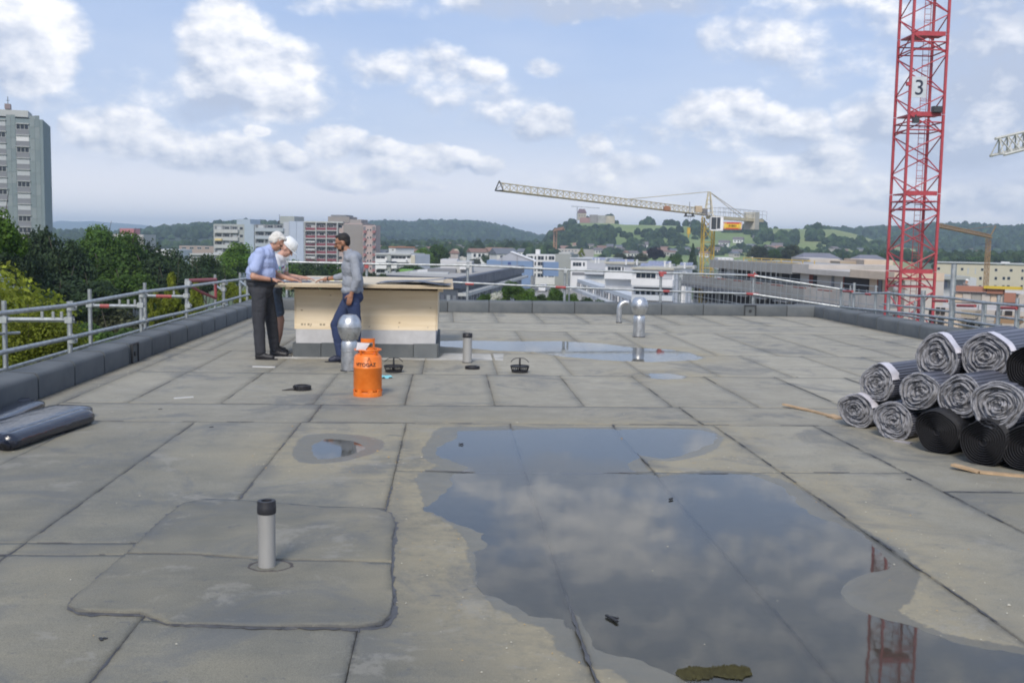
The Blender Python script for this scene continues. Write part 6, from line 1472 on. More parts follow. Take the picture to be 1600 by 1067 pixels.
KB.mbox('concrete_parapet', 0, xs_(1400), kz(-6.9), kz(-5.7), -.3, .5, CS1); KB.mbox('slab_edge', 0, xs_(1400), kz(-7.2), kz(-6.95), -.5, 1.2, SPAN)
for i in range(16):
    x = xs_(1075)+i*(Lk-4)/16; KB.mbox('opening', x, x+1.5, kz(-8.8), kz(-7.3), 1.12, 1.3, HOLE)
for i in range(9): x = xs_(1075)+i*2.9; KB.mbox('red_toe_board', x, x+1.8, kz(-5.62), kz(-5.52), -1.2, -.9, REDB)
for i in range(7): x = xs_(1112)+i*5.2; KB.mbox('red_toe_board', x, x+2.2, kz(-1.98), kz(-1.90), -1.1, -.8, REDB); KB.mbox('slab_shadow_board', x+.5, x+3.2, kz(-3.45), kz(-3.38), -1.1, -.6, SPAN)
KB.mbox('formwork_beam', xs_(1137), xs_(1231), kz(.30), kz(.42), 2, 2.3, TIMB); KB.mbox('formwork_beam', xs_(1155), xs_(1232), kz(.05), kz(.16), 1, 1.3, TIMB)
for i in range(8): x = xs_(1140)+i*2.6; KB.mbox('formwork_post', x, x+.08, kz(.05), kz(.42), 1.6, 1.68, TIMB)
m = MB(); nsp = 40
for lvl, yy in ((0, -1.3),):
    for i in range(nsp):
        x = .5+i*(Lk-1)/nsp; hh = kz(.3) if 6 < i < 26 else kz(-1.5); m.bar((x, yy, 0), (x, yy, hh), .035, 4)
    for z in (-1.6, -1.2, -2.6, -4.2, -5.0, -6.4, -7.6): m.bar((0, yy, kz(z)), (Lk, yy, kz(z)), .028, 4)
m.build('scaffold_tubes', TUBE, KB.r)['kind'] = 'stuff'
m = MB(); m.b2((0, -1.3, kz(-5.75)), (Lk, -.55, kz(-5.68))); m.build('scaffold_deck', DECKM, KB.r)
# roofscape behind the shell
for (a, b, y, D, dp_, mt, lb) in ((1265, 1312, 404, 118, 12, CS2, 'beige parapet block just behind the unfinished roof'), (1312.5, 1350, 408.5, 112, 12, flatmat('site_tan', (.42, .34, .25)), 'tan formwork upstand behind the large dark opening'), (1350.5, 1396, 406, 108, 10, CS3, 'beige upstand behind the right end of the unfinished roof'), (1122, 1146, 403, 170, 10, BW, 'small white hut seen over the timber formwork')):
    q = Bld('roof_upstand', lb, 'building site', a, D, b, D-.3, y, dp_, mt, zbase=PD(a, 421, D).z)
for (a, b, y, D, lb) in ((1256, 1314, 400.5, 300, 'long grey pitched roof left of the red crane'), (1345, 1388, 403.5, 310, 'grey pitched roof directly left of the red crane')):
    q = Bld('low_house', lb, 'house', a, D, b, D, y+4, 12, BLIND); m = MB(); m.add([(-.5, -.5, q.H), (q.Ln+.5, -.5, q.H), (q.Ln+.5, 12.5, q.H), (-.5, 12.5, q.H), (1.5, 6, q.H+1.7), (q.Ln-1.5, 6, q.H+1.7)], [(0, 1, 5, 4), (2, 3, 4, 5), (3, 0, 4), (1, 2, 5), (3, 2, 1, 0)]); m.build('roof', flatmat('slate', (.17, .17, .20)), q.r)
# --- beige block on the right
BE = Bld('apartment_block', 'long beige apartment block with small dark windows right of the red crane', 'apartment block', 1462, 352, 1680, 335, 412.5, 14, flatmat('beige_wall', (.50, .46, .35)))
for (x, w) in ((1466.5, 4.6), (1488, 2.6), (1503.5, 4.4), (1514, 2.4), (1525.6, 2.2), (1535, 4.4), (1556.6, 4.6), (1580, 5), (1598.5, 4), (1612, 5), (1630, 5)):
    BE.win(x, x+w, 417.6+(x-1466)*.025, 422+(x-1466)*.025+(5 if w < 3 else 0), GLASSD if w > 3 else BLIND, .12, 1, BLIND)
for (x, w) in ((1533, 4.6), (1557, 4.4), (1569.5, 4.6), (1577, 5), (1598.5, 4), (1612, 5)): BE.win(x, x+w, 432.6, 437.6, GLASSD, .12, 1, BLIND); BE.win(x, x+w, 445.6, 450, GLASSD, .12, 1, BLIND)
BE.box('roof_edge', 1461, 1680, 411.4, 413, -.4, 13, BAND); BE.box('roof_dome', 1566, 1580, 409.6, 411.8, 4, 8, FRAMEW)
# --- site on the right, behind the rails
W1 = Bld('site_cabin', 'white flat-roofed site building behind the tall steel post', 'site building', 1458, 118, 1526, 117.5, 433, 8, LG); W1.box('roof_slab', 1455, 1519, 431.6, 437, -1.5, 8, CONCG); W1.box('facade_glass', 1459, 1484, 439, 449, -.2, .01, PV)
for a in (1461, 1467, 1473, 1479): W1.win(a, a+5, 439.6, 448.6, flatmat('sky_glass', (.40, .46, .54), .2) if a == 1461 else bpy.data.materials['sky_glass'], .1, 2)
W2 = Bld('site_wall', 'concrete wall panels under the yellow formwork beams at the right edge', 'building site', 1490, 68, 1640, 65, 456, 6, CS2)
for i, (a, b) in enumerate(((1493, 1508), (1509, 1522), (1523, 1538), (1539, 1552), (1553, 1562), (1564, 1576), (1578, 1594), (1596, 1610))): W2.box('wall_panel', a, b, 458.5+i*.4, 472+i*.5, -.08-.03*(i % 2), .01, CS2 if i % 2 else (CS1 if i % 4 else CS3))
W2.box('formwork_beam', 1496, 1545, 447.5, 456, -.3, .6, flatmat('formwork_red', (.36, .17, .12))); W2.box('formwork_beam', 1541, 1600, 448, 452, -.5, .3, flatmat('formwork_yellow', (.55, .40, .05))); W2.box('formwork_beam', 1546, 1572, 452.4, 459, -.3, .5, bpy.data.materials['formwork_red']); W2.box('red_net', 1574, 1592, 458, 473, -.4, -.12, bpy.data.materials['formwork_red'])
W3 = Bld('site_wall', 'lower beige wall with dark scaffold bays beneath the concrete panels', 'building site', 1455, 60, 1640, 56.5, 480, 6, CS2)
for (a, b, y0, y1) in ((1457, 1464, 482, 492), (1468, 1474, 480.5, 490), (1476, 1482, 481, 491), (1458, 1468, 496, 508), (1472, 1481, 497, 508), (1500, 1512, 500, 512), (1536, 1546, 506, 512), (1562, 1572, 486, 494), (1577, 1588, 486, 494), (1515, 1530, 502, 510)): W3.box('opening', a, b, y0, y1, -.1, .01, HOLE)
for k in range(9): W3.box('scaffold_board', 1456+k*15, 1469+k*15, 494.6+k*1.3, 495.6+k*1.3, -1.6, -.9, DECKM)
W3.box('timber_stack', 1561, 1599, 496, 506, -2.5, -1.0, flatmat('old_timber', (.30, .19, .11))); W3.box('timber_stack', 1508, 1530, 486, 496, -2, -.6, flatmat('old_tan', (.36, .30, .22))); W3.box('concrete_block', 1483, 1504, 500, 514, -2.5, -.5, CS3)
m = MB()
for i in range(7): x = .3+i*1.2; m.bar((x, -1, W3.H-3), (x, -1, W3.H+.3), .03, 4); m.bar((x, -1, W3.H-1.4), (x+1.2, -1, W3.H-.4), .022, 4)
m.build('scaffold_tubes', TUBE, W3.r)['kind'] = 'stuff'
# --- grey wall and road below the left railing
q0 = PD(112, 494, 88); q1 = PD(236, 470, 120); m = MB(); d = Vector((q1.x-q0.x, q1.y-q0.y, 0)); m.b2((0, 0, -9), (d.length, .4, 0)); GW = m.build('garden_wall', simple('road_wall', (.20, .20, .20), .9), None, False, Vector((q0.x, q0.y, q0.z+.9)), atan2(d.y, d.x)); tag(GW, 'long grey wall seen through the left railing below the dark trees', 'wall')
# --- castle
CA = thing('castle', 'castle ruin with steep dark roof and pale walls on top of the wooded hill', 'castle', H_D.pos(908, .93)+Vector((0, 0, 3)), -YAW)
m = MB(); m.b2((-4.2, 0, 0), (4.2, 7, 7)); m.build('tower_wall', flatmat('castle_cream', (.40, .35, .28)), CA)
m = MB(); m.add([(-4.7, -.5, 7), (4.7, -.5, 7), (4.7, 7.5, 7), (-4.7, 7.5, 7), (-3, 3.5, 11.2), (3, 3.5, 11.2)], [(0, 1, 5, 4), (2, 3, 4, 5), (3, 0, 4), (1, 2, 5), (3, 2, 1, 0)]); m.build('roof', flatmat('castle_roof', (.13, .075, .075)), CA)
for (x0, x1, h0, mt) in ((8, 16, 5.5, (.24, .22, .21)), (16.2, 24, 5, (.33, .32, .30)), (24.2, 33, 4.6, (.42, .37, .28)), (-2, 8, 2.5, (.30, .17, .15))): m = MB(); m.b2((x0, -1, -3), (x1, 6, h0)); m.build('curtain_wall', flatmat('castle_stone', mt, .9, .2, .3), CA)
for x in (-2.5, 0, 2.5): m = MB(); m.b2((x-.4, -.1, 3.6), (x+.4, .02, 5)); m.build('window', GLASSD, CA)
# --- little houses of the far town
ROOFC = [flatmat('roof_%d' % i, c) for i, c in enumerate(((.20, .12, .09), (.15, .13, .13), (.26, .16, .12), (.13, .14, .16)))]; WALLC = [flatmat('wall_%d' % i, c) for i, c in enumerate(((.62, .61, .58), (.55, .52, .45), (.68, .68, .67), (.50, .46, .42)))]
def house(px, py, D, w, dp_, h, label, group=None, hill=None, wi=0, ri=0, rz=None):
    q = hill.at(px, py) if hill else PD(px, py, D); base_ = q.z-1 if hill else GROUND
    ztop_ = (q.z+h*.6 if hill else q.z)-base_
    r = thing('house', label, 'house', (q.x, q.y, base_), (rr.rand()-.5)*1.2 if rz is None else rz, group); rh = w*.26
    m = MB(); m.b2((-w/2, 0, 0), (w/2, dp_, ztop_)); m.build('wall', WALLC[wi], r)
    m = MB(); m.add([(-w/2-.4, -.4, ztop_), (w/2+.4, -.4, ztop_), (w/2+.4, dp_+.4, ztop_), (-w/2-.4, dp_+.4, ztop_), (-w/2-.4, dp_/2, ztop_+rh), (w/2+.4, dp_/2, ztop_+rh)], [(0, 1, 5, 4), (2, 3, 4, 5), (3, 0, 4), (1, 2, 5), (3, 2, 1, 0)]); m.build('roof', ROOFC[ri], r)
    for k in (-.28, .05, .3): m = MB(); m.b2((w*k-.5, -.08, ztop_-1.9), (w*k+.5, .02, ztop_-.6)); m.build('window', GLASSD, r)
    return r
G_ = 'houses of the town at the foot of the hills'
for i in range(34):
    x = rr.uniform(575, 850); y = rr.uniform(382, 397); D = 950-(y-379)*32; house(x, y, D, rr.uniform(5, 9), 7, 5, 'small house with a pitched roof among the town trees', G_, None, rr.randint(4), rr.randint(4))
for i in range(50):
    x = rr.uniform(860, 1460); y = 387+rr.rand()*14+(x-860)*.012; house(x, y, 700, rr.uniform(4.5, 7.5), 6, 4.5, 'small pale house at the foot of the castle hill', G_+' below the castle', H_D if x < 1390 else H_E, rr.randint(4), rr.randint(4))
for (x, y, w, lb) in ((1003, 388, 9, 'white house with grey roof alone on the slope below the castle meadow'), (1130, 386, 8, 'pale house with hipped roof just right of the yellow mast'), (1152, 380, 8, 'white house high on the slope right of the yellow mast'), (1182, 377, 7, 'small pale house on the slope between the dark tree clumps'), (1213, 390, 8, 'white house on the slope above the bushy green trees')):
    house(x, y, 700, w, 7, 5, lb, None, H_D, 2, 1, -.4)
for (x, y, lb) in ((1515, 396, 'upper right'), (1528, 399, 'middle'), (1562, 402, 'pale one below the ochre crane'), (1590, 404, 'one at the edge of the picture')): house(x, y, 900, 9, 7, 5, 'house on the wooded ridge beyond the beige block, %s' % lb, None, H_E, 2, 0)
t1 = Bld('church', 'pale round-roofed building near the red roofs right of the bright tree pair', 'church', 702, 379, 716, 379, 396, 10, flatmat('church_pale', (.40, .36, .34)))
m = MB(); m.lathe([(1.1, 0), (1.1, .6), (.95, 1.1), (.5, 1.5), (.05, 1.6)], (t1.X(712), 4, t1.H), 12); m.build('dome', flatmat('dome_ochre', (.42, .36, .27)), t1.r, True); m = MB(); m.add([(-.3, -.3, t1.H), (t1.Ln+.3, -.3, t1.H), (t1.Ln+.3, 10.3, t1.H), (-.3, 10.3, t1.H), (1, 5, t1.H+1.6), (t1.Ln-1, 5, t1.H+1.6)], [(0, 1, 5, 4), (2, 3, 4, 5), (3, 0, 4), (1, 2, 5), (3, 2, 1, 0)]); m.build('roof', ROOFC[0], t1.r)
t2 = Bld('long_house', 'long pale terrace of houses below the castle hill by the brown crane', 'terrace', 855, 560, 905, 545, 388.5, 12, WALLC[3])
for i in range(9): t2.win(857+i*5.2, 860+i*5.2, 391, 393.4, GLASSD, .3, 1, BW)
# ============================================================ TREES
def leaf_mat(name, a, b, trans=.35):
    t = MT(name, .75); t.b.inputs['Specular IOR Level'].default_value = .25
    k = t.mix(t.mr(t.noise(.55, 4, .6, t.co('Object')), .35, .65), a, b)
    q = t.n('ShaderNodeVectorMath', operation='SCALE'); t.L.new(k, q.inputs[0]); t.L.new(t.math('MULTIPLY', t.attr('tint'), t.mr(t.rnd(), 0, 1, .8, 1.2, 'LINEAR')), q.inputs['Scale']); t.col(q.outputs[0])
    tr = t.n('ShaderNodeBsdfTranslucent'); t.L.new(q.outputs[0], tr.inputs[0]); mx = t.n('ShaderNodeMixShader'); mx.inputs[0].default_value = trans
    t.L.new(t.b.outputs[0], mx.inputs[1]); t.L.new(tr.outputs[0], mx.inputs[2]); t.L.new(mx.outputs[0], t.nt.nodes['Material Output'].inputs[0]); return t.m
L_GREEN = leaf_mat('leaves_green', (.046, .095, .017), (.088, .155, .028)); L_DARK = leaf_mat('leaves_dark', (.022, .042, .018), (.044, .074, .028), .2)
L_YEL = leaf_mat('leaves_yellow_green', (.17, .21, .022), (.28, .31, .042), .45); L_BRIGHT = leaf_mat('leaves_bright', (.075, .15, .02), (.13, .215, .032), .4)
L_MID = leaf_mat('leaves_mid', (.032, .062, .022), (.058, .09, .028)); L_COPPER = leaf_mat('leaves_copper', (.016, .014, .020), (.030, .024, .030), .2); L_OLIVE = leaf_mat('leaves_olive', (.05, .065, .03), (.09, .095, .045))
BARK = simple('bark', (.075, .06, .048), .9, 0, .3, 3, .4)
def crown_mesh(name, seed, nclump, nleaf, ls, kind='broad'):
    r_ = np.random.RandomState(seed)
    if kind == 'cone':
        h = r_.rand(nclump)**.8; a = r_.rand(nclump)*6.283; rad = (1-h)*(.55+.45*r_.rand(nclump)); cc = np.stack([np.cos(a)*rad, np.sin(a)*rad, h*2-1], 1); cr = (.10+.16*(1-h))
    elif kind == 'column':
        h = r_.rand(nclump); a = r_.rand(nclump)*6.283; w = np.sin(np.clip(h*1.1+.05, 0, 1)*pi)**.5; rad = w*(.35+.5*r_.rand(nclump)); cc = np.stack([np.cos(a)*rad, np.sin(a)*rad, h*2-1], 1); cr = .18+.14*r_.rand(nclump)
    else:
        d = r_.normal(size=(nclump, 3)); d /= np.linalg.norm(d, axis=1)[:, None]; d[:, 2] = np.where(d[:, 2] < -.3, -d[:, 2]*.6, d[:, 2])
        rad = .45+.40*r_.rand(nclump)**.7; cc = d*rad[:, None]; cr = .20+.20*r_.rand(nclump)
    idx = r_.choice(nclump, nleaf, p=cr**2/np.sum(cr**2))
    d = r_.normal(size=(nleaf, 3)); d /= np.linalg.norm(d, axis=1)[:, None]
    rr_ = (.55+.45*r_.rand(nleaf)**.5)*(1+.25*r_.normal(size=nleaf)*.3)
    pos = cc[idx]+d*(cr[idx]*rr_)[:, None]*np.array([1, 1, .8])
    nrm = d*.8+r_.normal(size=(nleaf, 3))*.55+np.array([0, 0, .5]); nrm /= np.linalg.norm(nrm, axis=1)[:, None]
    t1 = np.cross(nrm, r_.normal(size=(nleaf, 3))); t1 /= np.linalg.norm(t1, axis=1)[:, None]+1e-9; t2 = np.cross(nrm, t1)
    s_ = ls*r_.uniform(.6, 1.35, nleaf)[:, None]
    v = np.stack([pos-t1*s_, pos-t2*s_*.62+nrm*s_*.12, pos+t1*s_, pos+t2*s_*.62+nrm*s_*.12], 1).reshape(-1, 3)
    f = np.arange(nleaf*4).reshape(-1, 4); me = mesh_from(name, v, f)
    tn = np.repeat(r_.uniform(.6, 1.4, nleaf)*(1+.25*np.repeat(0, nleaf)), 4); cl = r_.uniform(.75, 1.25, nclump)[idx]; tn = tn*np.repeat(cl, 4)
    a_ = me.attributes.new('tint', 'FLOAT', 'POINT'); a_.data.foreach_set('value', tn.astype(np.float32)); me.materials.append(L_GREEN); return me
CR = {'broad': [crown_mesh('crown', s, 46, 8500, .055) for s in (1, 2, 3)], 'airy': [crown_mesh('crown', s, 34, 4600, .055) for s in (11, 12)], 'cone': [crown_mesh('crown', 21, 120, 8000, .045, 'cone')],
      'column': [crown_mesh('crown', s, 46, 5200, .075, 'column') for s in (31, 32)], 'small': [crown_mesh('crown', s, 24, 1500, .10) for s in (41, 42, 43)], 'maple': [crown_mesh('crown', 51, 110, 34000, .024)], 'bush': [crown_mesh('crown', 61, 30, 5000, .06)]}
def trunk_mesh(seed):
    m = MB(); r_ = random.Random(seed); top = Vector((.03, .02, .55)); m.tube([(0, 0, 0), (.01, .01, .3), (.02, .0, .55), (0.03, .02, 1.0)], [.030, .024, .018, .006], 8)
    for k in range(7):
        a = r_.random()*6.3; z = .42+.07*k; l_ = .25+.15*r_.random(); m.tube([(0.02, 0, z), (cos(a)*l_*.5, sin(a)*l_*.5, z+.10), (cos(a)*l_, sin(a)*l_, z+.26)], [.011, .007, .003], 5)
    me = bpy.data.meshes.new('trunk'); me.from_pydata(m.v, [], m.f); me.materials.append(BARK); me.polygons.foreach_set('use_smooth', [True]*len(me.polygons)); me.update(); return me
TR = [trunk_mesh(k) for k in range(3)]; _tk = 0
def tree(kind, px, ytop, D, wpx, mat, label, vf=1.1, group=None, name='tree', base=GROUND):
    global _tk
    _tk += 1; R_ = wpx/2*D/FPX; c = PD(px, ytop, D); Rv = R_*vf
    if kind == 'cone': Rv = min(R_*2.4, (c.z-base)/2)
    cz = c.z-Rv*(.98); r = thing(name, label, 'tree' if name != 'shrub' else 'shrub', (c.x, c.y, base), 0, group)
    cr = link('crown', random.choice(CR[kind]), None, r, (0, 0, cz-base), random.random()*6.3); cr.scale = (R_, R_, Rv)
    cr.material_slots[0].link = 'OBJECT'; cr.material_slots[0].material = mat
    hh = cz-base+Rv*.55; tk = link('trunk', TR[_tk % 3], None, r, (0, 0, 0), random.random()*6); tk.scale = (min(hh, R_*2.2)*.9, min(hh, R_*2.2)*.9, hh); return r
GT = 'trees beyond the left railing'
tree('maple', -70, 398, 21, 360, L_YEL, 'yellow-green maple crowding the left railing at the picture edge', 1.15)
tree('maple', 40, 470, 17, 190, L_YEL, 'low yellow-green crown close behind the left railing posts', 1.0)
tree('broad', -14, 318, 46, 100, L_BRIGHT, 'bright green tree cut by the left picture edge in front of the high-rise', 1.3)
tree('broad', 62, 356, 74, 84, L_DARK, 'dark conifer at the right foot of the high-rise', 1.6)
tree('airy', 104, 374, 66, 84, L_DARK, 'dark conifer with a lower top just right of the high-rise conifer', 1.5)
tree('airy', 24, 366, 60, 80, L_DARK, 'dark conifer directly below the high-rise windows', 1.5)
for (k, x, y, D, w, mt, lb, vf) in (
 ('airy', 156, 350, 88, 78, L_GREEN, 'tall airy green tree with the highest top among the dark trees', 1.25), ('broad', 132, 378, 80, 90, L_GREEN, 'broad green tree left of the tall airy tree', 1.1),
 ('airy', 196, 360, 92, 70, L_GREEN, 'airy green tree in front of the distant red-topped block', 1.3), ('broad', 176, 398, 74, 110, L_GREEN, 'wide green tree low in the middle of the dark group', 1.0),
 ('airy', 224, 372, 96, 66, L_DARK, 'thin dark tree right of the distant red-topped block', 1.4), ('broad', 240, 400, 84, 86, L_DARK, 'dark rounded tree below the thin dark tree', 1.1),
 ('airy', 272, 388, 92, 66, L_DARK, 'dark bluish tree in front of the low white hall', 1.4), ('broad', 296, 408, 82, 64, L_DARK, 'dark broad tree left of the red hatch frame', 1.2),
 ('broad', 322, 398, 110, 58, L_MID, 'mid-green tree above the red hatch frame', 1.3), ('broad', 372, 381, 135, 62, L_BRIGHT, 'bright green rounded tree beside the white-haired man\'s back', 1.15),
 ('broad', 346, 408, 120, 56, L_GREEN, 'green tree below the bright rounded tree', 1.1), ('broad', 88, 420, 62, 120, L_DARK, 'dark tree behind the yellow-green maple', 1.0),
 ('broad', 205, 430, 66, 90, L_GREEN, 'low green tree above the long grey wall', .9), ('broad', 150, 440, 60, 80, L_DARK, 'low dark tree behind the second railing post', .9), ('broad', 270, 430, 70, 80, L_DARK, 'low dark tree right of the long grey wall', .9), ('broad', 318, 425, 80, 60, L_DARK, 'low dark tree just behind the red hatch frame', .9)):
    tree(k, x, y, D, w, mt, lb, vf, GT)
for (k, x, y, D, w, mt, lb, vf) in (('column', 268, 438, 33, 46, L_YEL, 'upright yellow-green shrub between the third pair of railing posts', 2.2), ('column', 306, 446, 36, 30, L_YEL, 'slim yellow-green shrub right of the double railing post', 2.2), ('column', 243, 458, 32, 30, L_YEL, 'small yellow-green shrub left of the upright one at the railing', 2.),
 ('bush', 362, 436, 52, 46, L_YEL, 'yellow-green bush at the far end of the left railing', 1.2), ('bush', 396, 438, 58, 40, L_YEL, 'small yellow-green bush behind the old man', 1.2), ('bush', 128, 500, 40, 90, L_GREEN, 'low green bush below the second railing bay', .8), ('bush', 175, 478, 60, 110, L_OLIVE, 'olive bush below the long grey wall', .7), ('bush', 190, 508, 44, 80, L_GREEN, 'green bush just over the parapet at the third railing post', .8)):
    tree(k, x, y, D, w, mt, lb, vf, None, 'shrub')
GH = 'trees of the green belt behind the wooden box'
for (x, y, D, w, mt, lb) in ((452, 408, 150, 60, L_GREEN, 'green tree behind the helmeted person'), (484, 409, 150, 60, L_MID, 'mid-green tree behind the drawings'), (515, 411, 155, 58, L_GREEN, 'green tree left of the bearded man\'s chest'), (545, 418, 150, 60, L_GREEN, 'green tree directly behind the bearded man'),
   (577, 424, 120, 36, L_DARK, 'small dark tree below the pink end block'), (420, 404, 160, 50, L_GREEN, 'green tree between the old man and the grey-blue block'), (598, 428, 120, 20, L_MID, 'tiny green tree at the left corner of the long dark hall')):
    tree('broad', x, y, D, w, mt, lb, 1.1, GH)
for (k, x, y, D, w, mt, lb, vf) in (('broad', 662, 385, 268, 36, L_BRIGHT, 'bright green tree right of the low white flats, the left of a pair', 1.2), ('broad', 683, 383, 282, 38, L_GREEN, 'green tree right of the low white flats, the right of a pair', 1.2), ('broad', 640, 412, 230, 46, L_GREEN, 'low green tree above the roof of the long dark hall', .6),
   ('small', 760, 398, 420, 22, L_GREEN, 'green tree left of the blue hall gable', 1), ('small', 742, 401, 420, 22, L_OLIVE, 'olive tree beside the red roofs left of the blue hall', 1), ('cone', 641, 388, 400, 12, L_DARK, 'small dark spruce above the low white flats', 1), ('cone', 608, 391, 350, 6, L_DARK, 'tiny dark spruce beside the small white house', 1),
   ('cone', 1083, 382, 340, 26, L_DARK, 'pointed dark spruce left of the yellow crane mast', 1), ('broad', 1025, 384, 420, 30, L_COPPER, 'dark copper beech above the terraced flats', 1.), ('broad', 1003, 394, 400, 22, L_OLIVE, 'olive tree left of the copper beech', 1.), ('broad', 968, 394, 430, 26, L_OLIVE, 'brownish green tree above the middle terraced flats', 1.), ('broad', 985, 400, 400, 18, L_COPPER, 'small dark purple tree above the terraced roofs', 1.),
   ('broad', 1055, 396, 360, 26, L_GREEN, 'green tree between copper beech and dark spruce', 1.), ('column', 909, 389, 380, 11, L_YEL, 'narrow yellow-green tree above the blind grey wall', 1.2), ('broad', 940, 398, 430, 20, L_MID, 'mid-green tree left of the brownish tree', 1.),
   ('broad', 1186, 384, 400, 40, L_OLIVE, 'broad olive tree above the timber formwork', .8), ('broad', 1210, 388, 400, 26, L_GREEN, 'green tree between two broad olive trees', .9), ('broad', 1238, 383, 400, 32, L_OLIVE, 'rounded olive tree above the unfinished roof', 1.), ('broad', 1256, 396, 390, 24, L_GREEN, 'green tree at the end of the olive trees', .9),
   ('broad', 1380, 396, 420, 24, L_GREEN, 'green tree directly behind the left leg of the red crane', 1.), ('broad', 1500, 404, 450, 60, L_MID, 'wide green tree behind the beige block', .5), ('broad', 1530, 402, 450, 50, L_GREEN, 'green tree behind the beige block by the ochre crane', .6), ('broad', 1470, 406, 450, 30, L_MID, 'green tree behind the left end of the beige block', .8), ('cone', 1568, 403, 430, 14, L_DARK, 'small dark spruce behind the beige block', 1)):
    tree(k, x, y, D, w, mt, lb, vf)
GY = 'young trees in the yard behind the rear parapet'
for (x, y, w, mt, lb) in ((800, 436, 38, L_GREEN, 'tallest young tree in the yard behind the rear parapet'), (782, 452, 40, L_BRIGHT, 'bright young tree left of the tallest one in the yard'), (824, 448, 40, L_BRIGHT, 'bright young tree right of the tallest one in the yard'), (760, 456, 30, L_GREEN, 'young tree beside the long dark hall'),
   (868, 450, 30, L_GREEN, 'young tree left of the steel rail post'), (893, 456, 30, L_BRIGHT, 'young tree right of the steel rail post'), (846, 460, 24, L_MID, 'small tree on the path in the yard'), (915, 462, 26, L_MID, 'low tree in front of the receding balconies'), (938, 468, 24, L_GREEN, 'low tree left of the bent steel pipe')):
    tree('broad', x, y, 92, w, mt, lb, 1.3, GY)
for (x, y, w, mt, lb) in ((690, 468, 36, L_MID, 'tuft of shrubs beside the right end of the wooden box'), (712, 472, 30, L_OLIVE, 'pale shrub just over the rear parapet right of the box'), (735, 476, 30, L_YEL, 'yellow-green shrub over the rear parapet')):
    tree('bush', x, y, 45, w, mt, lb, 1.2, None, 'shrub')
c = PD(776, 465, 80); fb = thing('flowering_shrub', 'white flowering shrub low in the yard beside the red door', 'shrub', (c.x, c.y, GROUND)); q = link('crown', CR['small'][0], None, fb, (0, 0, c.z-GROUND)); q.scale = (.55, .55, .6); q.material_slots[0].link = 'OBJECT'; q.material_slots[0].material = leaf_mat('blossom', (.55, .55, .48), (.7, .7, .62)); tk = link('trunk', TR[0], None, fb); tk.scale = (1, 1, (c.z-GROUND))
for i in range(46):
    x = rr.uniform(575, 860); y = 384+rr.rand()*14; D = 880-(y-384)*30; tree('small', x, y, D, rr.uniform(9, 17), rr.choice([L_MID, L_DARK, L_GREEN]), 'small rounded tree among the distant town roofs', 1.15, 'trees among the distant town roofs')
for i in range(22):
    x = rr.uniform(240, 335); y = 384+rr.rand()*14; tree('small', x, y, 520, rr.uniform(10, 18), rr.choice([L_MID, L_DARK]), 'small dark tree at the foot of the low wooded ridge', 1.1, 'trees at the foot of the low wooded ridge')
c = P(1130, 1052); fsx = []
m = MB()
for i in range(900):
    a = rng.rand()*6.28; q_r = rng.rand()**.5; ctr = (c.x-.10, c.y) if i % 2 else (c.x+.04, c.y+.015); rj = 1+.9*float(fbm(cos(a)*2+i % 2, sin(a)*2, 3, 4)); x = ctr[0]+cos(a)*q_r*.080*rj; y = ctr[1]+sin(a)*q_r*.055*rj; h = .012+.014*(1-q_r)*rng.rand(); s = .006
    m.add([(x-s, y, -.002), (x+s*.5, y+s, -.002), (x+s*.5, y-s, -.002), (x, y, h)], [(0, 1, 3), (1, 2, 3), (2, 0, 3)])
tag(m.build('moss', simple('moss', (.055, .052, .022), .95, 0, .4, 30)), None, None, None, 'stuff')
# ============================================================ PEOPLE
SKIN = MT('skin', .55, (.42, .22, .15)); SKIN.col(SKIN.mix(SKIN.mr(SKIN.noise(14, 4), .35, .65), (.40, .205, .14), (.48, .265, .185))); SKIN = SKIN.m
SKIN2 = simple('tanned_skin', (.34, .165, .10), .55, 0, .1, 14); SKIN3 = simple('fair_skin', (.50, .29, .22), .55, 0, .1, 14)
def sph(v, f, c, r, rot=None, n=14, m=10):
    b = len(v); R3 = rot.to_matrix() if rot is not None else None
    rx, ry, rz = r if hasattr(r, '__len__') else (r, r, r)
    for i in range(m+1):
        th = pi*i/m
        for j in range(n):
            a = 2*pi*j/n; p = Vector((sin(th)*cos(a)*rx, sin(th)*sin(a)*ry, cos(th)*rz)); p = (R3 @ p if R3 else p)+Vector(c); v.append(tuple(p))
    for i in range(m):
        for j in range(n): j2 = (j+1) % n; f.append((b+i*n+j, b+(i+1)*n+j, b+(i+1)*n+j2, b+i*n+j2))
def cone(v, f, a, ra, b_, rb, sx=1.):
    a = Vector(a); b_ = Vector(b_); sph(v, f, a, ra); sph(v, f, b_, rb); d = (b_-a)
    if d.length < 1e-4: return
    t = d.normalized(); n0 = t.cross(Vector((0, 0, 1)) if abs(t.z) < .9 else Vector((1, 0, 0))).normalized(); n1 = t.cross(n0); b = len(v); n = 14
    for p, r in ((a, ra), (b_, rb)):
        for k in range(n): q = p+(n0*cos(2*pi*k/n)+n1*sin(2*pi*k/n))*r; v.append(tuple(q))
    for k in range(n): k2 = (k+1) % n; f.append((b+k, b+k2, b+n+k2, b+n+k))
    f.append(tuple(b+k for k in range(n))[::-1]); f.append(tuple(b+n+k for k in range(n)))
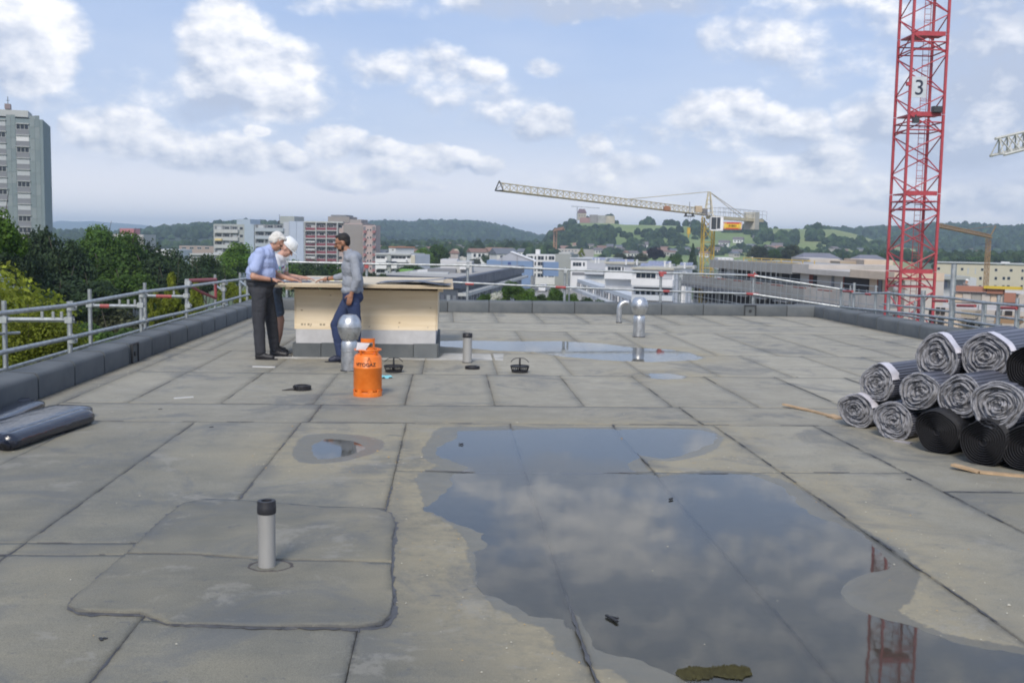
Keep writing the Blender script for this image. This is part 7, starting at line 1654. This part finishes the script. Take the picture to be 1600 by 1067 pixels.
def blob(items, voxel, name, mat, parent, sm=4, wr=0., wscale=9., seed=0):
    v = []; f = []
    for it in items:
        if it[0] == 'c': cone(v, f, *it[1:])
        else: sph(v, f, it[1], it[2], it[3] if len(it) > 3 else None)
    me = bpy.data.meshes.new('tmp'); me.from_pydata(v, [], f); me.update(); o = bpy.data.objects.new('tmp', me); COL.objects.link(o)
    md = o.modifiers.new('r', 'REMESH'); md.mode = 'VOXEL'; md.voxel_size = voxel; md.use_smooth_shade = True
    s = o.modifiers.new('s', 'SMOOTH'); s.factor = .5; s.iterations = sm
    dg = bpy.context.evaluated_depsgraph_get(); m2 = bpy.data.meshes.new_from_object(o.evaluated_get(dg)); bpy.data.objects.remove(o); bpy.data.meshes.remove(me)
    m2.name = name; m2.materials.clear()
    if wr:
        n = len(m2.vertices); co = np.empty(n*3, np.float32); m2.vertices.foreach_get('co', co); co = co.reshape(-1, 3); no = np.empty(n*3, np.float32); m2.vertices.foreach_get('normal', no); no = no.reshape(-1, 3)
        w = fbm(co[:, 0]*wscale*1.3+co[:, 2]*wscale*.6+seed, co[:, 1]*wscale-co[:, 2]*wscale*1.1, 3, seed); w0 = fbm(co[:, 0]*wscale*.6-co[:, 2]*wscale*.9, co[:, 1]*wscale+seed, 2, seed+3); w = w+w0*.6; w2 = 1-np.abs(w)*5
        co = co+no*((w2*.6+w)*wr)[:, None]; m2.vertices.foreach_set('co', co.ravel().astype(np.float32)); m2.update()
    m2.polygons.foreach_set('use_smooth', [True]*len(m2.polygons)); return link(name, m2, mat, parent)
def hand(items, wrist, fdir, pn, side, s=1., curl=.5, spread=.12):
    """wrist point, finger direction, palm normal (the way the palm faces), side=+1/-1 sets where the thumb is"""
    w = Vector(wrist); d = Vector(fdir).normalized(); n = Vector(pn); n = (n-d*n.dot(d)).normalized(); t = d.cross(n)*side
    items.append(('c', w, .026*s, w+d*.03*s, .028*s))
    for k, off in enumerate((.027, .009, -.009, -.026)):
        items.append(('c', w+d*.02*s+t*off*.6*s, .017*s, w+d*.085*s+t*off*s, .013*s))
        L_ = (.070, .080, .074, .058)[k]*s; a = w+d*.090*s+t*off*s; dd = (d+t*off*spread*20*.12).normalized()
        b = a+(dd*cos(curl*.5)+n*sin(curl*.5))*L_*.45; c = b+(dd*cos(curl*1.2)+n*sin(curl*1.2))*L_*.32; e = c+(dd*cos(curl*1.8)+n*sin(curl*1.8))*L_*.25
        items += [('c', a, .0100*s, b, .0088*s), ('c', b, .0088*s, c, .0080*s), ('c', c, .0080*s, e, .0070*s)]
    th = w+d*.022*s+t*.026*s; t1 = th+(t*.7+d*.6+n*.25).normalized()*.040*s; t2 = t1+(t*.35+d*.9+n*.3).normalized()*.030*s
    items += [('c', th, .015*s, t1, .0115*s), ('c', t1, .0115*s, t2, .009*s)]
def head(items, c, face, up, s=1.):
    """c centre of the skull, face = facing direction, up = crown direction; returns a frame"""
    c = Vector(c); f = Vector(face).normalized(); u = Vector(up); u = (u-f*u.dot(f)).normalized(); l = u.cross(f)
    R3 = Matrix((f, l, u)).transposed(); q = R3.to_quaternion()
    X = lambda a, b, d: c+f*a*s+l*b*s+u*d*s
    items += [('e', X(-.012, 0, .022), (.098*s, .078*s, .098*s), q), ('e', X(.022, 0, -.045), (.066*s, .062*s, .075*s), q), ('e', X(.058, 0, -.088), (.026*s, .030*s, .022*s), q),
              ('c', X(.084, 0, .010), .011*s, X(.108, 0, -.024), .0145*s), ('e', X(.078, .024, .020), (.016*s, .022*s, .009*s), q), ('e', X(.078, -.024, .020), (.016*s, .022*s, .009*s), q),
              ('e', X(.058, .036, -.022), (.026*s, .022*s, .02*s), q), ('e', X(.058, -.036, -.022), (.026*s, .022*s, .02*s), q), ('e', X(.081, 0, -.052), (.013*s, .022*s, .007*s), q), ('e', X(.079, 0, -.063), (.013*s, .02*s, .007*s), q)]
    for sg in (-1, 1): items += [('e', X(-.012, sg*.079, -.012), (.020*s, .008*s, .032*s), q)]
    return X, q
def eyes(X, parent, s=1.):
    for sg in (-1, 1):
        v = []; f = []; sph(v, f, X(.079, sg*.030, .004), .0105*s, None, 10, 8); link('eye', mesh_from('eye', v, f, True), simple('eye_dark', (.03, .02, .02), .2) if 'eye_dark' not in bpy.data.materials else bpy.data.materials['eye_dark'], parent)
def shoe(name, heel, toe, mat, parent, h=.085, w=.048):
    h_ = Vector(heel); t_ = Vector(toe); d = (t_-h_).normalized(); it = [('c', h_+Vector((0, 0, .045)), .044, h_+d*.09+Vector((0, 0, .048)), .046), ('c', h_+d*.09+Vector((0, 0, .040)), .044, t_-d*.04+Vector((0, 0, .032)), .038), ('e', h_+Vector((0, 0, .085)), (.043, .043, .035))]
    o = blob(it, .008, name, mat, parent, 2)
    for v in o.data.vertices: v.co.z = max(v.co.z, .004)
    s = MB(); n_ = Vector((-d.y, d.x, 0)); pts = []
    for i in range(16):
        a = 2*pi*i/16; L_ = (t_-h_).length/2+.045; q = (h_+t_)/2+d*cos(a)*L_+n_*sin(a)*.050; pts.append((q.x, q.y))
    s.prism(pts, .0, .016); s.build('sole', DARKRUB if mat is not None else mat, o); return o
V_ = Vector
# ---------------- white-haired man
o1 = P(410, 561); o1.z = .006; M1 = thing('person', 'white-haired man in pale blue short-sleeved shirt and dark trousers bending over the drawings', 'person', o1)
it = []; X, q1_ = head(it, (.205, -.02, 1.595), (.80, -.10, -.62), (.62, 0, .80))
it += [('c', (.145, -.01, 1.53), .058, (.07, 0, 1.45), .066), ('e', (.02, 0, 1.36), (.145, .17, .16)), ('e', (-.01, 0, 1.16), (.165, .155, .18)), ('c', (-.02, -.175, 1.41), .042, (-.07, -.27, 1.13), .042), ('c', (-.07, -.27, 1.13), .043, (.17, -.19, 1.09), .027), ('c', (.08, .175, 1.41), .042, (.14, .25, 1.15), .042), ('c', (.14, .25, 1.15), .042, (.36, .15, 1.09), .027),
   ('c', (-.01, -.085, .95), .070, (-.02, -.10, .52), .06), ('c', (-.02, -.10, .52), .055, (.0, -.10, .08), .038), ('c', (.01, .085, .95), .070, (.09, .19, .52), .06), ('c', (.09, .19, .52), .055, (.12, .30, .08), .038)]
hand(it, (.17, -.19, 1.09), (1, .12, -.10), (0, 0, -1), -1, 1.0, .35); hand(it, (.36, .15, 1.09), (1, -.2, -.12), (0, 0, -1), 1, 1.0, .3)
blob(it, .0075, 'body', SKIN, M1, 2); eyes(X, M1)
SH1 = simple('pale_blue_shirt', (.36, .43, .66), .8, 0, .08, 7)
it = [('e', (.035, 0, 1.42), (.145, .205, .115)), ('e', (.0, 0, 1.32), (.185, .205, .17)), ('e', (-.015, 0, 1.17), (.205, .19, .17)), ('e', (-.01, 0, 1.09), (.195, .175, .09)), ('c', (.0, -.17, 1.43), .078, (-.055, -.245, 1.235), .076), ('c', (.0, -.18, 1.45), .07, (.06, .18, 1.45), .07), ('c', (.07, .17, 1.42), .075, (.115, .235, 1.25), .07), ('c', (.08, 0, 1.47), .078, (.125, -.01, 1.515), .064)]
blob(it, .010, 'shirt', SH1, M1, 3, .006, 14, 3)
TS1 = simple('charcoal_trousers', (.035, .037, .045), .85, 0, .15, 7)
it = [('e', (-.01, 0, 1.03), (.203, .188, .095)), ('e', (-.02, 0, .95), (.17, .18, .13)), ('c', (-.02, -.09, .92), .110, (-.03, -.10, .52), .086), ('c', (-.03, -.10, .52), .084, (-.01, -.10, .11), .072), ('c', (.02, .09, .92), .108, (.09, .19, .52), .084), ('c', (.09, .19, .52), .082, (.12, .30, .11), .070)]
blob(it, .010, 'trousers', TS1, M1, 3, .006, 11, 8)
m = MB(); m.lathe([(.200, 1.055), (.206, 1.06), (.206, 1.09), (.200, 1.094)], (-.01, 0, 0), 28, sy=.93); m.build('belt', DARKRUB, M1, True)
it = [('e', X(-.03, 0, .055), (.093, .084, .082), q1_), ('e', X(-.062, 0, .005), (.062, .080, .07), q1_), ('e', X(.035, 0, .098), (.055, .06, .026), q1_), ('e', X(-.025, -.072, .01), (.04, .018, .045), q1_), ('e', X(-.025, .072, .01), (.04, .018, .045), q1_)]
blob(it, .0075, 'hair', simple('white_hair', (.62, .60, .56), .9, 0, .2, 40, .5), M1, 1, .010, 26, 5)
shoe('shoe', (-.04, -.10, 0), (.19, -.14, 0), DARKRUB, M1); shoe('shoe', (.09, .30, 0), (.32, .27, 0), DARKRUB, M1)
m = MB(); m.bar(V_((.150, -.215, 1.088)), V_((.166, -.208, 1.090)), .034, 12); m.build('watch', DARKRUB, M1)
# ---------------- helmeted person
o2 = P(437, 552); o2.z = .006; o2.x -= .10; M2 = thing('person', 'person in white hard hat, printed white tee and denim shorts leaning on the box', 'person', o2)
it = []; X, q2_ = head(it, (.215, 0, 1.50), (.72, -.05, -.70), (.70, 0, .72), .97)
it += [('c', (.155, 0, 1.44), .050, (.09, 0, 1.38), .056), ('e', (.05, 0, 1.26), (.115, .15, .15)), ('e', (.01, 0, 1.02), (.125, .14, .16)), ('c', (.06, -.155, 1.33), .038, (.12, -.23, 1.10), .037), ('c', (.12, -.23, 1.10), .037, (.37, -.13, 1.085), .024), ('c', (.10, .155, 1.33), .038, (.17, .22, 1.11), .037), ('c', (.17, .22, 1.11), .037, (.44, .10, 1.085), .024),
   ('c', (.0, -.08, .90), .08, (.13, -.09, .48), .056), ('c', (.13, -.09, .48), .054, (.10, -.07, .27), .052), ('c', (.10, -.07, .27), .050, (.06, -.05, .08), .036), ('c', (.02, .08, .90), .08, (.08, .12, .48), .056), ('c', (.08, .12, .48), .054, (.05, .12, .27), .05), ('c', (.05, .12, .27), .048, (.0, .13, .08), .036)]
hand(it, (.37, -.13, 1.085), (1, .1, -.08), (0, 0, -1), -1, .95, .3); hand(it, (.44, .10, 1.085), (1, -.2, -.08), (0, 0, -1), 1, .95, .35)
blob(it, .0075, 'body', SKIN3, M2, 2); eyes(X, M2, .97)
t = MT('printed_tee', .85); vr = t.n('ShaderNodeTexVoronoi'); vr.inputs['Scale'].default_value = 26; t.L.new(t.co(), vr.inputs['Vector']); zz = t.n('ShaderNodeSeparateXYZ'); t.L.new(t.co(), zz.inputs[0])
band = t.math('MULTIPLY', t.mr(zz.outputs[2], 1.10, 1.14), t.mr(zz.outputs[2], 1.24, 1.29, 1, 0)); pr_ = t.mix(.55, vr.outputs['Color'], (.20, .14, .16)); t.col(t.mix(t.math('MULTIPLY', band, t.mr(t.noise(20, 3), .42, .55)), (.60, .60, .62), pr_)); TEE = t.m
it = [('e', (.07, 0, 1.34), (.12, .175, .09)), ('e', (.045, 0, 1.24), (.145, .175, .15)), ('e', (.015, 0, 1.06), (.150, .16, .15)), ('e', (.01, 0, .97), (.150, .155, .07)), ('c', (.07, -.155, 1.34), .066, (.095, -.205, 1.20), .064), ('c', (.10, .155, 1.34), .066, (.135, .20, 1.21), .062)]
blob(it, .010, 'tee_shirt', TEE, M2, 3, .006, 14, 21)
it = [('e', (.0, 0, .93), (.145, .155, .08)), ('e', (.0, 0, .86), (.14, .16, .10)), ('c', (.0, -.08, .86), .098, (.095, -.09, .60), .090), ('c', (.02, .08, .86), .098, (.06, .11, .60), .088)]
blob(it, .010, 'denim_shorts', simple('denim', (.11, .15, .22), .85, 0, .25, 12), M2, 3, .006, 12, 23)
it = [('e', X(-.02, 0, .07), (.128, .108, .098), q2_), ('e', X(-.02, 0, .145), (.10, .03, .03), q2_)]
hh = blob(it, .008, 'hard_hat', simple('hard_hat_white', (.74, .75, .74), .35, 0, .03, 3), M2, 3)
dn = X(0, 0, -1)-X(0, 0, 0); cut = X(0, 0, .035)
bm = bmesh.new(); bm.from_mesh(hh.data); bmesh.ops.bisect_plane(bm, geom=bm.verts[:]+bm.edges[:]+bm.faces[:], plane_co=cut, plane_no=dn, clear_outer=True); bm.to_mesh(hh.data); bm.free()
it = [('e', X(.0, 0, .033), (.138, .113, .010), q2_), ('e', X(.10, 0, .030), (.070, .075, .010), q2_)]; blob(it, .006, 'hat_brim', bpy.data.materials['hard_hat_white'], hh, 2)
shoe('shoe', (.04, -.05, 0), (.24, -.10, 0), DARKRUB, M2); shoe('shoe', (-.02, .13, 0), (.18, .14, 0), DARKRUB, M2)
for (x, y) in ((.06, -.05), (.0, .13)): m = MB(); m.tube([(x, y, .07), (x+.005, y, .12)], .044, 12); m.build('sock', DARKRUB, M2, True)
# ---------------- bearded man
o3 = P(545, 566); o3.z = .006; o3.y -= .06; M3 = thing('person', 'bearded man in grey-blue long-sleeved shirt and dark jeans leaning at the front of the box', 'person', o3)
it = []; X, q3_ = head(it, (-.085, 0, 1.605), (-.93, -.02, -.30), (-.30, 0, .93))
it += [('c', (-.045, 0, 1.53), .055, (.02, 0, 1.44), .062), ('e', (.05, 0, 1.26), (.115, .16, .17)), ('e', (.05, 0, 1.02), (.115, .14, .16)), ('c', (.09, -.165, 1.39), .042, (.14, -.24, 1.11), .040), ('c', (.14, -.24, 1.11), .040, (.055, -.22, .93), .026), ('c', (.05, .165, 1.39), .042, (-.08, .27, 1.15), .040), ('c', (-.08, .27, 1.15), .040, (-.32, .34, 1.105), .026),
   ('c', (.05, -.08, .92), .070, (.11, -.07, .50), .055), ('c', (.11, -.07, .50), .052, (.10, -.03, .08), .036), ('c', (.03, .08, .92), .070, (-.18, .05, .49), .055), ('c', (-.18, .05, .49), .052, (-.11, .03, .08), .036)]
hand(it, (.055, -.22, .93), (-.25, .02, -1), (0, 1, 0), -1, 1.0, .5); hand(it, (-.32, .34, 1.105), (-1, .1, -.15), (0, 0, -1), -1, 1.05, .35, .3)
blob(it, .0075, 'body', SKIN2, M3, 2); eyes(X, M3)
SH3 = simple('grey_blue_shirt', (.27, .29, .33), .85, 0, .12, 9)
it = [('e', (.055, 0, 1.40), (.125, .20, .10)), ('e', (.05, 0, 1.27), (.150, .185, .17)), ('e', (.055, 0, 1.08), (.145, .165, .17)), ('e', (.05, 0, .97), (.150, .165, .09)), ('c', (.085, -.165, 1.40), .068, (.135, -.235, 1.12), .058), ('c', (.135, -.235, 1.12), .056, (.085, -.225, 1.00), .045), ('c', (.05, .165, 1.40), .068, (-.08, .265, 1.15), .056), ('c', (-.08, .265, 1.15), .054, (-.20, .305, 1.125), .044), ('c', (.02, 0, 1.44), .07, (-.02, 0, 1.49), .060)]
blob(it, .010, 'shirt', SH3, M3, 3, .006, 16, 31)
JN = simple('dark_jeans', (.025, .04, .10), .85, 0, .2, 9)
it = [('e', (.05, 0, .94), (.138, .155, .10)), ('e', (.06, 0, .88), (.14, .16, .10)), ('c', (.055, -.08, .88), .100, (.11, -.07, .50), .072), ('c', (.11, -.07, .50), .070, (.10, -.03, .10), .055), ('c', (.03, .08, .88), .100, (-.175, .05, .50), .074), ('c', (-.175, .05, .50), .072, (-.11, .03, .10), .055)]
blob(it, .010, 'jeans', JN, M3, 3, .006, 13, 33)
HR = simple('black_hair', (.012, .010, .010), .7, 0, .2, 40, .4)
it = [('e', X(-.028, 0, .045), (.092, .084, .080), q3_), ('e', X(-.055, 0, .0), (.055, .077, .07), q3_), ('e', X(.02, 0, .092), (.05, .06, .022), q3_)]
blob(it, .0075, 'hair', HR, M3, 1, .005, 30, 4)
it = [('e', X(.040, 0, -.082), (.048, .050, .026), q3_), ('e', X(.014, .046, -.062), (.022, .018, .038), q3_), ('e', X(.014, -.046, -.062), (.022, .018, .038), q3_), ('e', X(.082, 0, -.043), (.010, .026, .006), q3_)]
blob(it, .006, 'beard', HR, M3, 1, .003, 30, 4)
m = MB()
for sg in (-1, 1):
    pts = [X(.098, sg*.032+.020*cos(a), .004+.015*sin(a)) for a in [i*pi/6 for i in range(13)]]; m.tube(pts, .0022, 5, 0, False); m.bar(X(.097, sg*.053, .008), X(-.005, sg*.083, .004), .0022, 5)
m.bar(X(.100, -.012, .006), X(.100, .012, .006), .0022, 5); m.build('glasses', DARKRUB, M3)
shoe('shoe', (.13, -.03, 0), (-.08, -.06, 0), simple('navy_shoe', (.02, .025, .05), .6), M3); shoe('shoe', (-.09, .03, 0), (-.27, -.02, 0), bpy.data.materials['navy_shoe'], M3)
m = MB(); m.tube([V_((-.30, .335, 1.108)), V_((-.315, .34, 1.106))], .032, 12); m.build('watch', DARKRUB, M3, True)
# ---------------- workers on the far site
def worker(px, py, D, label, lean=.25, col=(.62, .62, .60), bz=None):
    b = PD(px, py, D); r = thing('person', label, 'person', b); s = 1.; it = []
    X, q = head(it, (lean*.9, 0, 1.56), (1, -.4, -.4), (.3, 0, 1))
    it += [('c', (lean*.7, 0, 1.47), .055, (lean*.5, 0, 1.38), .06), ('e', (lean*.3, 0, 1.15), (.12, .16, .25)), ('c', (lean*.5, -.19, 1.38), .05, (lean+.1, -.25, 1.12), .04), ('c', (lean+.1, -.25, 1.12), .04, (lean+.33, -.15, 1.02), .028), ('c', (lean*.5, .19, 1.38), .05, (lean+.1, .25, 1.12), .04), ('c', (lean+.1, .25, 1.12), .04, (lean+.33, .15, 1.02), .028), ('c', (0, -.09, .9), .08, (.03, -.1, .48), .06), ('c', (.03, -.1, .48), .055, (0, -.1, .06), .04), ('c', (0, .09, .9), .08, (.03, .1, .48), .06), ('c', (.03, .1, .48), .055, (0, .1, .06), .04)]
    hand(it, (lean+.33, -.15, 1.02), (1, .2, -.3), (0, 0, -1), -1); hand(it, (lean+.33, .15, 1.02), (1, -.2, -.3), (0, 0, -1), 1)
    blob(it, .016, 'body', SKIN, r, 1)
    it = [('e', (lean*.4, 0, 1.32), (.15, .20, .14)), ('e', (lean*.2, 0, 1.08), (.15, .17, .2)), ('c', (lean*.5, -.17, 1.37), .07, (lean+.1, -.25, 1.13), .055), ('c', (lean*.5, .17, 1.37), .07, (lean+.1, .25, 1.13), .055)]; blob(it, .018, 'shirt', simple('work_shirt', col, .8), r, 2)
    it = [('e', (0, 0, .92), (.14, .16, .1)), ('c', (0, -.09, .88), .1, (.03, -.1, .48), .08), ('c', (.03, -.1, .48), .078, (0, -.1, .08), .065), ('c', (0, .09, .88), .1, (.03, .1, .48), .08), ('c', (.03, .1, .48), .078, (0, .1, .08), .065)]; blob(it, .018, 'trousers', simple('work_trousers', (.30, .29, .27), .9), r, 2)
    it = [('e', X(-.01, 0, .08), (.13, .11, .08), q)]; blob(it, .015, 'helmet', bpy.data.materials['hard_hat_white'], r, 2)
    for y in (-.1, .1): shoe('shoe', (-.02, y, 0), (.2, y, 0), DARKRUB, r)
    m = MB(); m.box((.1, 0, -.06), (1.6, 1.2, .10)); p = m.build('standing_board', DECKM, None, False, b); tag(p, 'scaffold board under the %s' % label.split(' in ')[0].split(' with ')[0], 'board'); return r
worker(1397, 478, 64, 'crouched worker in white clothes seen between the red crane legs', .3)
worker(1503, 474, 75, 'worker with a white helmet above the reddish formwork beam', .3, (.20, .18, .17))
# ============================================================ AIR
t_m = bpy.data.materials.new('haze'); t_m.use_nodes = True; nn_ = t_m.node_tree.nodes; nn_.clear()
pv = nn_.new('ShaderNodeVolumePrincipled'); pv.inputs['Color'].default_value = (.68, .82, 1, 1); pv.inputs['Density'].default_value = .00026; pv.inputs['Anisotropy'].default_value = .3
mo = nn_.new('ShaderNodeOutputMaterial'); t_m.node_tree.links.new(pv.outputs[0], mo.inputs['Volume'])
m = MB(); m.b2((-4300, -300, GROUND-4), (5200, 7600, 118)); tag(m.build('haze', t_m), None, None, None, 'stuff')
for _me in bpy.data.meshes:
    _me.validate(); _me.update()
